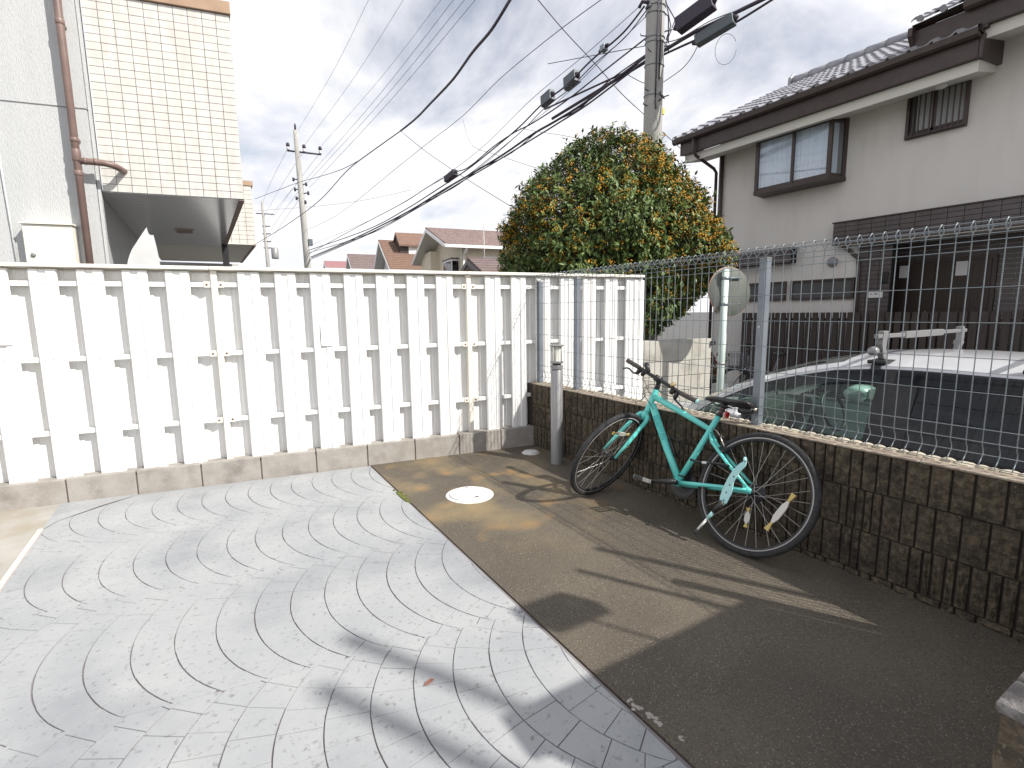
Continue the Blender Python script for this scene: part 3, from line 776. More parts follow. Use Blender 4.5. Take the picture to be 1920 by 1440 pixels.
# stem, bar, grips
b = MB(); b.tube([BP(.8425, .482), BP(.8410, .540)], .0165, 14)
b.tube([BP(.841, .530), np.array((-.028, -1.547, .802))], [.0165, .0155], 14); st = obj("stem", b, m_black, bk, True)
b = MB(); m0 = np.array((-.0275, -1.5475, .8035)); hbd = np.array((.05, -.563, -.217)); hbd /= np.linalg.norm(hbd); b.tube([m0 - hbd * .023, m0 + hbd * .023], .0225, 16); obj("bar_clamp", b, m_black, st, True)
for s_ in (-.012, .012):
    b = MB(); q = m0 + hbd * s_ + np.array((-.012, 0, .019)); b.lathe(q, [(.004, 0), (.004, .004)], 8, (-.4, 0, .9)); obj("clamp_bolt", b, m_steel, st)
bar = [(-.05, -1.2818, .9092), (-.05, -1.3422, .8877), (-.05, -1.40, .868), (-.040, -1.47, .835), m0, (-.016, -1.62, .772), (-.004, -1.69, .741), (0., -1.7173, .7266), (0., -1.78, .7095), (0., -1.8449, .6922)]
b = MB(); b.tube(bar, [.0105, .0105, .011, .012, .0145, .012, .011, .0105, .0105, .0105], 12); hb = obj("handlebar", b, m_black, bk, True)
for a, c_ in ((bar[0], bar[2]), (bar[9], bar[7])):
    a, c_ = np.array(a), np.array(c_); b = MB(); b.tube([a + (a - c_) * .02, a, a + (c_ - a) * .1, c_ - (c_ - a) * .06, c_], [.0145, .0170, .0165, .0165, .0160], 14); obj("grip", b, m_grip, hb, True)
q = np.array(bar[9]); b = MB(); b.lathe(q + hbd * .002, [(.0165, 0), (.0165, .006), (.012, .008)], 14, hbd); obj("bar_end_plug", b, m_celp, hb, True)
for body, lev in (([(-.050, -1.408, .858), (-.047, -1.385, .838), (-.045, -1.366, .826)], [(-.045, -1.366, .826), (-.045, -1.335, .826), (-.045, -1.312, .838), (-.045, -1.294, .8527), (-.045, -1.262, .8545), (-.045, -1.2295, .8471)]),
                  ([(-.002, -1.695, .728), (-.012, -1.690, .705), (-.015, -1.683, .686)], [(-.015, -1.683, .686), (-.015, -1.70, .670), (-.015, -1.7156, .6611), (-.015, -1.7379, .6469), (-.015, -1.7581, .6255)])):
    b = MB(); b.tube(body, [.0145, .016, .012], 10); lv = obj("brake_lever", b, m_black, hb, True)
    b = MB(); b.tube(lev, [.0085] + [.0062] * (len(lev) - 2) + [.005], 8); obj("lever_blade", b, m_black, lv, True)
    p = np.array(body[0]); e = np.array(body[1]) - p
    b = MB(); b.tube([p + hbd * .022 * (1 if body[0][1] > -1.5 else -1), p + e * .5 + hbd * .040 * (1 if body[0][1] > -1.5 else -1), p + e * 1.3 + hbd * .040 * (1 if body[0][1] > -1.5 else -1)], [.014, .019, .013], 10); obj("shifter", b, m_black, lv, True)
b = MB(); b.tube([(-.042, -1.477, .838), (-.042, -1.472, .850), (-.040, -1.450, .897), (-.040, -1.447, .903)], [.010, .0165, .0165, .012], 14); obj("front_light", b, m_black, hb, True)
b = MB(); b.lathe((-.010, -1.663, .768), [(.008, -.008), (.008, .004), (.0185, .006), (.0185, .012), (.014, .020), (.006, .024)], 16, (-.35, -.1, .93)); obj("bell", b, m_brass, hb, True)
for pts in ([(-.045, -1.372, .828), (-.0243, -1.4308, .7629), (-.0362, -1.4533, .733), (-.0498, -1.4426, .7031), (-.0577, -1.4561, .6833), (-.0737, -1.5221, .6388), (-.0855, -1.5661, .6066)],
            [(-.0120, -1.640, .752), (-.0253, -1.539, .7606), (-.0299, -1.476, .7574), (-.0423, -1.4444, .7325), (-.0522, -1.4398, .7105), (-.0629, -1.4711, .6821), (-.0784, -1.4425, .65), (-.0898, -1.409, .6276), (-.082, -1.432, .575)],
            [(-.015, -1.685, .70), (-.0365, -1.6394, .7057), (-.032, -1.5512, .7263), (-.0293, -1.4858, .74), (-.0334, -1.4605, .7336), (-.0437, -1.4812, .7075), (-.0482, -1.5127, .6936)]):
    P = [np.array(p) for p in pts]; out = []
    for i in range(len(P) - 1):
        p0, p1, p2, p3 = P[max(i - 1, 0)], P[i], P[i + 1], P[min(i + 2, len(P) - 1)]
        for k in range(6):
            t_ = k / 6; out.append(.5 * (2 * p1 + (p2 - p0) * t_ + (2 * p0 - 5 * p1 + 4 * p2 - p3) * t_ ** 2 + (3 * p1 - p0 - 3 * p2 + p3) * t_ ** 3))
    out.append(P[-1]); b = MB(); b.tube(out, .0022, 6); obj("brake_cable", b, m_black, hb, True)
# seat post, saddle
b = MB(); b.tube([BP(.332, .380), BP(.3175, .452)], .0152, 14); sp = obj("seat_post", b, m_seatpost, bk, True)
b = MB(); b.tube([BP(.3335, .378), BP(.3300, .394)], .0205, 14); obj("seat_clamp", b, m_black, sp, True)
b = MB(); b.tube([BP(.320, .445, -.022), BP(.320, .445, .022)], .014, 10); obj("saddle_clamp", b, m_black, sp, True)
b = MB(); q = BP(.290, .395); b.obox(q - BN * .018 - BU * .018, BN * .036, BU * .036, -BD * .012); obj("rear_reflector", b, m_red, sp, bevel=.003)
b = MB(); b.tube([BP(.324, .415) + .019 * (math.cos(a) * BD + math.sin(a) * BN) for a in np.linspace(0, 6.2, 14)], .004, 6); obj("rubber_strap", b, m_black, sp, True)
sec = [(.455, .470, .006, .004), (.445, .476, .016, .012), (.40, .480, .020, .016), (.34, .478, .026, .018), (.28, .474, .040, .020), (.22, .472, .062, .022), (.17, .472, .073, .022), (.145, .470, .068, .018), (.135, .466, .050, .010)]
b = MB(); rows = []
for u, v, hw, th in sec:
    rows.append([BP(u, v + th * (math.sin(a) if math.sin(a) > 0 else 1.15 * math.sin(a)) * (1 - .25 * abs(math.cos(a))), hw * math.cos(a)) for a in np.linspace(0, 2 * math.pi, 16, endpoint=False)])
b.grid(rows, True); b.f.append(list(range(16))); b.f.append([len(b.v) - 16 + i for i in range(16)][::-1])
sd = obj("saddle", b, m_black, sp, True)
for w_ in (-.018, .018):
    b = MB(); b.tube([BP(.43, .468, w_ * .5), BP(.37, .444, w_), BP(.27, .440, w_), BP(.16, .458, w_ * 1.6)], .0035, 6); obj("saddle_rail", b, m_black, sd, True)
b = MB(); b.tube([BP(.215, .440), BP(.18, .436), BP(.135, .443)], [.022, .026, .016], 12); obj("saddle_pouch", b, m_black, sd, True)
b = MB(); b.lathe(BP(.132, .452), [(.012, 0), (.010, .012), (.004, .016)], 12, -BD); obj("pouch_toggle", b, m_steel, sd, True)
# cranks, chain, gears
cr = []
b = MB(); b.tube([BP(.455, -.076, -.040), BP(.455, -.076, -.078)], [.016, .0175], 12); b.tube([BP(.450, -.0765, -.072), BP(.53, -.0975, -.078), BP(.612, -.1195, -.083)], [.0165, .0135, .0125], 10); ck = obj("crank_arm", b, m_black, bk, True)
b = MB(); b.tube([BP(.475, -.076, .040), BP(.475, -.076, .07), BP(.31, -.030, .075)], [.016, .016, .0125], 10); ck2 = obj("crank_arm", b, m_black, bk, True)
for par, u, v, w0, sg in ((ck, .622, -.122, -.09, -1), (ck2, .305, -.028, .08, 1)):
    b = MB(); o = BP(u, v, w0)
    b.tube([o, o + BN * sg * .09], .008, 8)
    pd = obj("pedal", b, m_steel, par, True)
    for s_ in (-1, 1):
        b = MB(); p_ = o + BD * s_ * .036 + BN * sg * .012; b.obox(p_ - BU * .012 - BD * .003, BN * sg * .082, BU * .024, BD * .006); obj("pedal_plate", b, m_alu, pd, bevel=.002)
    for q_ in (.012, .094):
        b = MB(); p_ = o - BD * .036 + BN * sg * q_; b.obox(p_ - BU * .011, BD * .072, BU * .022, BN * .005); obj("pedal_cage", b, m_black, pd, bevel=.002)
b = MB(); b.lathe(BP(.466, -.074, .044), [(.055, 0), (.088, 0), (.090, .002), (.088, .004), (.055, .004)], 36, BN); obj("chainring", b, m_black, bk, True)
b = MB(); b.lathe(BP(0, 0, .026), [(.052, 0), (.052, .003), (.044, .006), (.044, .010), (.036, .013), (.036, .018), (.028, .021), (.02, .026)], 30, BN); obj("cassette", b, m_black, bk, True)
b = MB()
for sg in (-1, 1): b.tube([BP(.466, -.074 + sg * .088, .046), BP(0, sg * .044, .040)], .004, 6)
obj("chain", b, m_rim, bk, True)
b = MB(); b.tube([BP(-.005, -.03, .068), BP(.02, -.055, .062), BP(.012, -.075, .055)], .008, 8); b.lathe(BP(.02, -.065, .05), [(.018, 0), (.018, .006)], 14, BN); b.lathe(BP(.045, -.125, .05), [(.018, 0), (.018, .006)], 14, BN); b.tube([BP(.02, -.065, .055), BP(.045, -.125, .055)], .006, 6); obj("derailleur", b, m_black, bk, True)
b = MB(); b.tube([BP(.452, -.022, .025), BP(.447, .01, .03), BP(.425, .035, .028)], [.008, .011, .007], 8); b.tube([BP(.455, -.030) + .0215 * (math.cos(a) * BD + math.sin(a) * BN) for a in np.linspace(0, 6.28, 16)], .005, 6); obj("front_derailleur", b, m_black, bk, True)
# rear brake, cable, lock, bottle cage, kick stand
for sg in (-1, 1):
    b = MB(); b.tube([BP(.205, .185, sg * .044), BP(.268, .262, sg * .034)], [.008, .0055], 8); ba = obj("rear_brake_arm", b, m_black, bk, True)
    b = MB(); b.tube([BP(.205, .205, sg * .022), BP(.255, .178, sg * .022)], .0055, 8); obj("brake_pad", b, m_black, ba, True)
b = MB(); b.tube([BP(.268, .262, -.04), BP(.268, .262, .04)], .002, 6); b.tube([BP(.345, .300, -.012), BP(.30, .285, -.03), BP(.268, .262, -.036), BP(.215, .205, -.052)], .0026, 6); obj("rear_brake_cable", b, m_steel, bk, True)
lk = [BP(.412, .082, -.026), BP(.385, .080, -.030), BP(.355, .080, -.036), BP(.319, .082, -.042), BP(.253, .094, -.048), BP(.187, .101, -.052), BP(.150, .100, -.056), BP(.136, .100, -.040), BP(.150, .100, .01), BP(.24, .095, .03), BP(.34, .085, .03), BP(.405, .082, .024), BP(.424, .082, .0)]
b = MB(); b.tube(lk, .0078, 8, closed=True); lo_ = obj("cable_lock", b, m_black, bk, True)
b = MB(); b.tube([BP(.322, .0818, -.0415), BP(.29, .087, -.045)], .0086, 10); obj("lock_label", b, m_paper, lo_, True)
b = MB()
a0, a1 = BP(.64, .165), BP(.555, .055)
dv = (a1 - a0) / np.linalg.norm(a1 - a0); sd_ = np.cross(dv, BN); sd_ = sd_ if sd_ @ (-BD) > 0 else -sd_
b.obox(a0 + sd_ * .020 - BN * .010, dv * .13, sd_ * .012, BN * .020)
for w_ in (-1, 1):
    b.tube([a0 + sd_ * .03, a0 + sd_ * .05 + BN * w_ * .034 + dv * .01, a0 + sd_ * .085 + BN * w_ * .036 + dv * .05, a0 + sd_ * .085 + BN * w_ * .034 + dv * .11, a0 + sd_ * .03 + dv * .145], .0032, 6)
b.tube([a0 + sd_ * .08 + dv * .06 + .037 * (math.cos(x) * sd_ + math.sin(x) * BN) for x in np.linspace(-1.9, 1.9, 12)], .003, 6)
obj("bottle_cage", b, m_black, bk, True)
kp = [(.072, .165), (.062, .150), (.085, .128), (.112, .085), (.128, .03), (.140, -.035), (.140, -.085), (.128, -.118), (.110, -.118), (.092, -.098), (.080, -.040), (.088, .02), (.072, .08), (.050, .12), (.048, .150)]
b = MB(); b.prism([BP(u, v, -.071) for u, v in kp], BN * .006); ks = obj("kickstand", b, m_celp, bk, bevel=.0015)
for u, v in ((.095, .05), (.105, .0), (.112, -.045), (.112, -.09)):
    b = MB(); b.lathe(BP(u, v, -.0705), [(.0045, 0), (.0045, .0015)], 10, -BN); obj("stand_bolt", b, m_black, ks)
b = MB(); b.tube([BP(.056, .150, -.078), BP(.075, .166, -.05)], .009, 8); obj("stand_clamp", b, m_celp, ks, True)
b = MB(); b.tube([BP(.116, -.098, -.072), BP(.150, -.170, -.076)], [.0135, .0135], 10); obj("stand_sleeve", b, m_rim, ks, True)
b = MB(); b.tube([BP(.148, -.166, -.076), BP(.170, -.212, -.078)], .0105, 10); obj("stand_label", b, m_celp, ks, True)
b = MB(); b.tube([BP(.168, -.208, -.078), BP(.208, -.292, -.082)], .0068, 8); obj("stand_leg", b, m_white, ks, True)
b = MB(); b.tube([BP(.206, -.288, -.082), BP(.214, -.306, -.083), BP(.217, -.315, -.083)], [.0085, .011, .013], 10); obj("stand_foot", b, m_rubber, ks, True)

# ------------------------------------------------------------------ silver car parked along the other side of the wall
car = thing("parked_car", "silver estate car with dark windows and a roof rack parked behind the mesh fence", "car", (1.72, -2.0, ROAD))
XC, ZB = 1.72, .425
ed = [(-.95, .36), (-1.13, .43), (-1.30, .552), (-1.60, .708), (-1.87, .798), (-2.13, .862), (-2.40, .893), (-2.65, .899), (-3.10, .893), (-3.50, .868), (-3.80, .80), (-4.05, .62), (-4.20, .43)]
ctr = {-.95: .52, -1.13: .61, -1.30: .69, -1.60: .815, -1.87: .893, -2.13: .943, -2.40: .963, -2.65: .968, -3.10: .962, -3.50: .935, -3.80: .86, -4.05: .66, -4.20: .44}
hw = lambda z: .85 - .19 * max(0, (z - .42) / .48)
def roof_row(y, ze, inset=0.0, n=13):
    zc = ctr[y]; h = hw(ze) - inset; r = []
    for k in range(n):
        t_ = -1 + 2 * k / (n - 1); r.append((XC + h * t_, y, ze + (zc - ze) * (1 - abs(t_) ** 2.6)))
    return r
# roof skin from the header backwards, white A pillars and rails at the sides
b = MB(); b.grid([roof_row(y, z) for y, z in ed if y <= -2.13]); obj("roof", b, m_carw, car, True)
for sg in (-1, 1):
    b = MB(); rows = []
    for y, z in ed[:6]:
        r = roof_row(y, z); r = r if sg < 0 else r[::-1]; p, q = np.array(r[0]), np.array(r[1])
        rows.append([p, p + (q - p) * .5, q])
    b.grid(rows); obj("windscreen_pillar", b, m_carw, car, True)
b = MB(); b.grid([roof_row(y, z)[1:-1] for y, z in ed[:6]]); obj("windscreen", b, m_green, car, True)
def side(sg, y0, y1, zlo, ztop, mtl, nm, push=0.0, n=8):
    # strip of the cabin side between two y, from zlo to ztop(fraction of the height up to the roof edge)
    b = MB(); ys = np.linspace(y0, y1, n); rows = []
    E = sorted(ed)
    for y in ys:
        ze = np.interp(y, [e[0] for e in E], [e[1] for e in E])
        za = min(zlo if not callable(zlo) else zlo(ze), ze - .003); zb = max(ztop(ze), za + .002)
        col = []
        for k in range(5):
            z = za + (zb - za) * k / 4; col.append((XC + sg * (hw(z) + push), y, z))
        rows.append(col)
    b.grid(rows); return obj(nm, b, mtl, car, True)
for sg in (-1, 1):
    side(sg, -1.15, -4.12, lambda ze: ze - .019, lambda ze: ze + .0005, m_carw, 'roof_rail', -.004, 28)
    side(sg, -1.24, -2.425, ZB, lambda ze: ze - .030, m_green, "front_window", -.012, 14)
    side(sg, -2.60, -3.55, ZB, lambda ze: ze - .030, m_dark, "rear_window", -.012)
    side(sg, -3.62, -4.02, ZB, lambda ze: ze - .03, m_dark, "quarter_window", -.012)
    side(sg, -2.405, -2.620, ZB - .02, lambda ze: ze - .008, m_black, "door_pillar", -.006)
    side(sg, -3.53, -3.64, ZB - .02, lambda ze: ze - .008, m_black, "rear_pillar", -.006)
    side(sg, -1.20, -4.12, lambda ze: ze - .036, lambda ze: ze - .018, m_black, "window_trim", -.004, 26)
    side(sg, -1.50, -2.43, lambda ze: ze - .100, lambda ze: ze - .022, m_visor, "window_visor", .012, 14)
    side(sg, -2.50, -3.55, lambda ze: ze - .100, lambda ze: ze - .022, m_visor, "window_visor", .012, 12)
    b = MB(); b.obox((XC + sg * (.85) - (.016 if sg > 0 else 0.0), -4.18, ZB - .028), (.016, 0, 0), (0, 2.95, 0), (0, 0, .036)); obj("belt_trim", b, m_black, car, bevel=.004)
# lower body lofted along y
secs = [(.18, .56, -.02, -.22), (.10, .70, .08, -.28), (-.12, .80, .20, -.29), (-.55, .84, .285, -.29), (-.98, .852, .345, -.29), (-1.25, .856, .395, -.29), (-2.6, .858, .405, -.29), (-4.05, .852, .43, -.29), (-4.22, .80, .42, -.25), (-4.30, .70, .10, -.20)]
b = MB(); rows = []
for y, h, zt, zb in secs:
    rows.append([(XC - h * .90, y, zb), (XC - h, y, zb + .14), (XC - h, y, zt - .16), (XC - h * .985, y, zt - .03), (XC - h * .93, y, zt), (XC - h * .5, y, zt + .05), (XC, y, zt + .065),
                 (XC + h * .5, y, zt + .05), (XC + h * .93, y, zt), (XC + h * .985, y, zt - .03), (XC + h, y, zt - .16), (XC + h, y, zb + .14), (XC + h * .90, y, zb)])
rows2 = [r for r, s in zip(rows, secs)]
b.grid(rows2[:5]); k = len(b.v)
# cabin opening: only the flanks and floor behind the scuttle
b.grid([r[:5] for r in rows2[4:8]]); b.grid([r[8:] for r in rows2[4:8]]); b.grid(rows2[7:])
b.poly([rows2[0][i] for i in range(13)]); b.poly([rows2[-1][i] for i in range(13)][::-1])
obj("body", b, m_carw, car, True, auto=True)
b = MB(); b.box(XC - .78, XC + .78, -4.1, -.9, -.27, -.23); b.box(XC - .74, XC + .74, -1.28, -.95, -.2, .40); obj("cabin_floor", b, m_cabin, car, bevel=.02)
for x in (-.38, .38):
    for y in (-2.35, -3.35):
        b = MB(); b.tube([(XC + x, y + .1, -.1), (XC + x, y, .12), (XC + x, y - .08, .42)], [.22, .23, .17], 14); b.tube([(XC + x, y - .09, .50), (XC + x, y - .10, .64)], [.12, .11], 12); obj("car_seat", b, m_cabin, car, True)
b = MB(); b.tube([(XC + .38 + .17 * math.cos(a), -1.62 + .06 * math.sin(a), .36 + .16 * math.sin(a)) for a in np.linspace(0, 2 * math.pi, 22, endpoint=False)], .014, 8, closed=True); obj("steering_wheel", b, m_black, car, True)
b = MB(); b.box(XC - .11, XC + .11, -1.80, -1.77, .70, .76); obj("inner_mirror", b, m_black, car, bevel=.01)
for sg in (-1, 1):
    b = MB(); xm = XC + sg * .93
    b.tube([(xm - .13, -1.60, .455), (xm - .11, -1.585, .460), (xm, -1.575, .464), (xm + .11, -1.585, .460), (xm + .13, -1.60, .455)], [.045, .074, .082, .074, .045], 16); b.v = [(x, -1.585 + (y + 1.585) * 1.35, z) for x, y, z in b.v]
    mr = obj("wing_mirror", b, m_carw, car, True)
    b = MB(); b.box(xm - .10, xm + .10, -1.695, -1.684, .41, .515); obj("mirror_glass", b, m_mirror, mr, bevel=.004)
    b = MB(); b.lathe((xm + sg * .085, -1.55, .455), [(.03, 0), (.03, .018)], 12, (sg, 0, 0)); obj("side_indicator", b, m_red, mr)
    b = MB(); b.tube([(XC + sg * .82, -1.50, .42), (xm, -1.56, .44)], .02, 8); obj("mirror_arm", b, m_black, mr, True)
    for y in (-.62, -3.42):
        b = MB(); b.lathe((XC + sg * .70, y, -.13), [(.20, 0), (.31, .0), (.32, .02), (.32, .13), (.31, .15), (.20, .15)], 30, (sg, 0, 0)); wh = obj("car_wheel", b, m_rubber, car, True)
        b = MB(); b.lathe((XC + sg * .845, y, -.13), [(.205, -.03), (.205, .004), (.19, .004), (.06, -.012), (.05, .0)], 24, (sg, 0, 0)); obj("wheel_cover", b, m_alu, wh, True)
    b = MB(); b.tube([(XC + sg * .60, .10, .06), (XC + sg * .74, -.06, .13), (XC + sg * .79, -.28, .20)], [.04, .06, .03], 12); obj("headlight", b, m_clear, car, True)
    b = MB(); b.box(XC + sg * .76 - .06, XC + sg * .76 + .06, -4.30, -4.19, .08, .40); obj("tail_light", b, m_red, car, bevel=.02)
# roof rack: two cross bars on feet, lock knobs, straps over the roof edge
for y in (-2.375, -3.115):
    rk = obj("roof_rack", (lambda q: (q.box(XC - .70, XC + .70, y - .014, y + .014, 1.066, 1.092), q)[1])(MB()), m_rack, car, bevel=.004)
    b = MB(); b.box(XC - .33, XC + .26, y - .020, y + .020, 1.056, 1.100); obj("bar_sleeve", b, m_rack, rk, bevel=.004)
    for sg in (-1, 1):
        x0 = XC + sg * .62
        b = MB(); b.prism([(x0 - sg * .045, y - .018, 1.112), (x0 + sg * .02, y - .018, 1.112), (x0 + sg * .03, y - .018, 1.03), (x0 - sg * .005, y - .018, .93), (x0 - sg * .075, y - .018, .915), (x0 - sg * .03, y - .018, 1.0)], (0, .036, 0)); obj("rack_foot", b, m_rack, rk, bevel=.005)
        b = MB(); b.box(min(x0 - sg * .09, x0 + sg * .05), max(x0 - sg * .09, x0 + sg * .05), y - .055, y + .055, .903, .926); obj("rack_pad", b, m_black, rk, bevel=.006)
        b = MB(); b.tube([(x0 + sg * .035, y + .022, .985), (x0 + sg * .075, y + .022, .985)], [.030, .026], 14); obj("rack_knob", b, m_alu, rk, True)
        ze = float(np.interp(y, [e[0] for e in sorted(ed)], [e[1] for e in sorted(ed)]))
        b = MB(); rows = []
        for k in range(6):
            t_ = k / 5; z = .935 + (ze - .05 - .935) * t_; x = XC + sg * (hw(min(z, ze)) + .012 - (.06 if z > ze else 0) * min(1, (z - ze) / .04 if z > ze else 0))
            rows.append([(x, y - .026, z), (x, y + .026, z)])
        b.grid(rows); b.grid([[(p[0] - sg * .004, p[1], p[2]) for p in r] for r in rows]); obj("rack_strap", b, m_black, rk)

# ------------------------------------------------------------------ two storey house on the right
hs = thing("house", "two storey pale rendered house with tiled roof and dark brown trim on the right", "house", (8, 0, ROAD))
HX = 8.0
b = MB(); b.box(HX, 15, 1.06, 4.20, ROAD - .1, 5.05); b.box(HX, 15, -.70, 1.06, 2.44, 5.05); b.box(HX, 15, -9, -.70, 2.44, 5.60); b.box(HX, 15, -9, -3.0, ROAD - .1, 2.44)
b.box(8.72, 15, -3.0, 1.06, ROAD - .1, 2.44)
obj("wall", b, m_house, hs)
# boxed eave: white soffit, dark fascia, gutter
def eave(y0, y1, dz, end):
    b = MB(); b.prism([(7.32, y0, 4.635 + dz), (7.32, y0, 4.797 + dz), (8.05, y0, 4.90 + dz), (8.05, y0, 4.775 + dz)], (0, y1 - y0, 0)); obj("soffit", b, m_soffit, hs)
    b = MB(); b.box(7.235, 7.318, y0 - end, y1 + .02, 4.80 + dz, 5.095 + dz); obj("fascia", b, m_brown, hs, bevel=.006)
    b = MB(); b.prism([(7.105, y0 - end, 5.175 + dz), (7.12, y0 - end, 5.09 + dz), (7.16, y0 - end, 5.06 + dz), (7.21, y0 - end, 5.06 + dz), (7.232, y0 - end, 5.10 + dz), (7.232, y0 - end, 5.175 + dz)], (0, y1 - y0 + .22 + end, 0)); obj("gutter", b, m_brown, hs)
eave(-.66, 4.62, 0, .02); eave(-9.0, -.70, .42, 0)
b = MB(); b.prism([(7.235, -.72, 4.80), (7.235, -.72, 5.10), (8.0, -.72, 5.36), (8.0, -.72, 4.86)], (0, .055, 0)); obj("eave_end_board", b, m_brown, hs)
b = MB(); b.prism([(7.235, 4.645, 4.80), (7.235, 4.645, 5.09), (8.0, 4.645, 5.34), (8.0, 4.645, 4.92)], (0, .05, 0)); obj("eave_end_board", b, m_brown, hs)
b = MB(); b.prism([(7.13, .20, 5.41), (7.13, .20, 5.53), (7.9, .20, 5.80), (7.9, .20, 5.20), (7.32, .20, 5.20)], (0, -.06, 0)); b.box(7.24, 7.33, -.75, .17, 5.18, 5.50); obj("upper_eave_board", b, m_brown, hs)
# roof planes with S tiles
sl_a = math.atan2(7.20 - 5.165, 11.5 - 7.13)
def roofpt(y, d, dz=0, h=0): return np.array([7.13 + d * math.cos(sl_a) - h * math.sin(sl_a), y, 5.165 + dz + d * math.sin(sl_a) + h * math.cos(sl_a)])
b = MB()
b.prism([roofpt(4.84, 0, 0, -.03), roofpt(4.84, 4.83, 0, -.03), roofpt(4.84, 4.83, 0, -.12), roofpt(4.84, 0.15, 0, -.12)], (0, -5.54, 0))
b.prism([roofpt(.16, 0, .42, -.03), roofpt(.16, 4.83, .42, -.03), roofpt(.16, 4.83, .42, -.12), roofpt(.16, 0.15, .42, -.12)], (0, -9.2, 0))
b.poly([(11.5, 4.8, 7.15), (15.5, 4.8, 5.3), (15.5, -9, 5.3), (11.5, -9, 7.15)])
b.poly([(8, 4.2, 5.0), (15, 4.2, 5.0), (11.5, 4.2, 7.1)])
obj("roof_deck", b, m_brown, hs)
def tile_mesh(w=.302, L=.318):
    b = MB(); rows = []
    for d, h in ((-.004, .004), (0., .030), (L, .006)):
        rows.append([np.array([d * math.cos(sl_a) - (h + pr) * math.sin(sl_a), -w * u, d * math.sin(sl_a) + (h + pr) * math.cos(sl_a)])
                     for u, pr in ((0, .012), (.12, .034), (.24, .044), (.36, .034), (.48, .010), (.62, .0), (.82, .002), (1.0, .012))])
    b.grid(rows); return b
tb_ = tile_mesh(); tme = tb_.mesh("roof_tile", m_rooft, True); tme.set_sharp_from_angle(angle=R(30))
n_t = 0
for i in range(15):
    for j in range(19):
        y = 4.84 - .2895 * j
        o = bpy.data.objects.new("roof_tile", tme); COL.objects.link(o); o.parent = hs
        p = roofpt(y, .315 * i) + np.array([0, 0, rng.uniform(-.003, .003)]); o.location = tuple(p - np.array(hs.location)); n_t += 1
mb = MB()
for i in range(15):
    for j in range(32):
        p = roofpt(.16 - .2895 * j, .315 * i, .42); k = len(mb.v); mb.v += [tuple(np.array(q) + p) for q in tb_.v]; mb.f += [[k + x for x in f] for f in tb_.f]
stuff(obj("roof_tile", mb, m_rooft, hs, auto=True))
# round eave caps, ridge
for y0, y1, dz in ((4.80, -.65, 0), (.12, -4.5, .42)):
    y = y0
    while y > y1:
        b = MB(); p = roofpt(y - .075, -.012, dz, .030); b.lathe(p, [(.046, 0), (.046, .05)], 12, (1, 0, .35)); obj("eave_tile_cap", b, m_rooft, hs); y -= .2895
y = 4.62
while y > -9:
    b = MB(); b.tube([(11.5, y, 7.27), (11.5, y - .43, 7.27)], [.135, .12], 14); obj("ridge_tile", b, m_rooft, hs, True); y -= .44
    if y < -3: break
b = MB(); b.box(11.41, 11.59, -9, 4.6, 7.02, 7.26); obj("ridge_base", b, m_rooft, hs)
b = MB(); b.prism([(11.32, 4.64, 7.05), (11.68, 4.64, 7.05), (11.66, 4.64, 7.36), (11.5, 4.64, 7.50), (11.34, 4.64, 7.36)], (0, .09, 0)); obj("ridge_end_tile", b, m_rooft, hs, bevel=.03)
# downpipe
b = MB(); b.tube([(7.17, 4.27, 5.06), (7.17, 4.26, 4.80), (7.24, 4.24, 4.70), (7.86, 4.235, 4.50), (7.95, 4.235, 4.42), (7.95, 4.235, ROAD)], .035, 10); obj("downpipe", b, m_brown, hs, True)
b = MB(); b.tube([(7.95, 4.09, 4.80), (7.95, 4.09, 1.2)], .043, 10); obj("wall_pipe", b, m_brown, hs, True)
for y0, y1 in ((3.95, 3.45), (.36, -.02)):
    b = MB(); b.box(7.56, 7.76, y1, y0, 4.655, 4.675)
    b.v = [(x, y, z + (x - 7.32) * .196) for x, y, z in b.v]; obj("soffit_vent", b, mat("vent_mat", (.20, .13, .10), .7), hs)
b = MB(); b.lathe((7.62, -.12, 4.70), [(.06, 0), (.085, -.02), (.06, -.045), (.02, -.055)][::1], 16); obj("soffit_lamp", b, m_lamp, hs, True)
# bay window
bw = obj("bay_window", (lambda q: (q.prism([(7.57, 2.97, 4.73), (7.57, 1.475, 4.73), (8.0, 1.395, 4.73), (8.0, 3.06, 4.73)], (0, 0, .06)), q.prism([(7.53, 3.01, 4.792), (7.53, 1.44, 4.792), (8.0, 1.33, 4.792), (8.0, 3.1, 4.792)], (0, 0, .035)),
    q)[2])(MB()), m_brown, hs, bevel=.005)
b = MB(); b.prism([(7.555, 2.99, 3.63), (7.555, 1.46, 3.63), (8.0, 1.38, 3.63), (8.0, 3.07, 3.63)], (0, 0, .075)); obj("window_sill", b, m_brown, bw, bevel=.005)
for y0, y1 in ((2.985, 2.915), (2.215, 2.165), (1.53, 1.46)):
    b = MB(); b.box(7.56, 7.61, y1, y0, 3.70, 4.735); obj("window_frame", b, m_brown, bw, bevel=.003)
b = MB(); b.box(7.575, 7.60, 1.52, 2.92, 3.702, 3.755); obj("window_frame", b, m_brown, bw)
b = MB(); b.box(7.575, 7.60, 1.52, 2.92, 4.66, 4.732); obj("window_frame", b, m_brown, bw)
for f0, f1 in ((0.0, .13), (.80, 1.0)):
    b = MB(); P = lambda f, off: np.array([7.57 + .43 * f + off * .18, 1.475 - .08 * f + off * .98, 3.70]); b.prism([P(f0, 0), P(f1, 0), P(f1, .04), P(f0, .04)], (0, 0, 1.03)); obj("window_frame", b, m_brown, bw)
b = MB(); b.prism([(7.60, 1.49, 3.70), (7.98, 1.42, 3.70), (7.98, 1.45, 3.70), (7.60, 1.52, 3.70)], (0, 0, .06)); obj("window_frame", b, m_brown, bw)
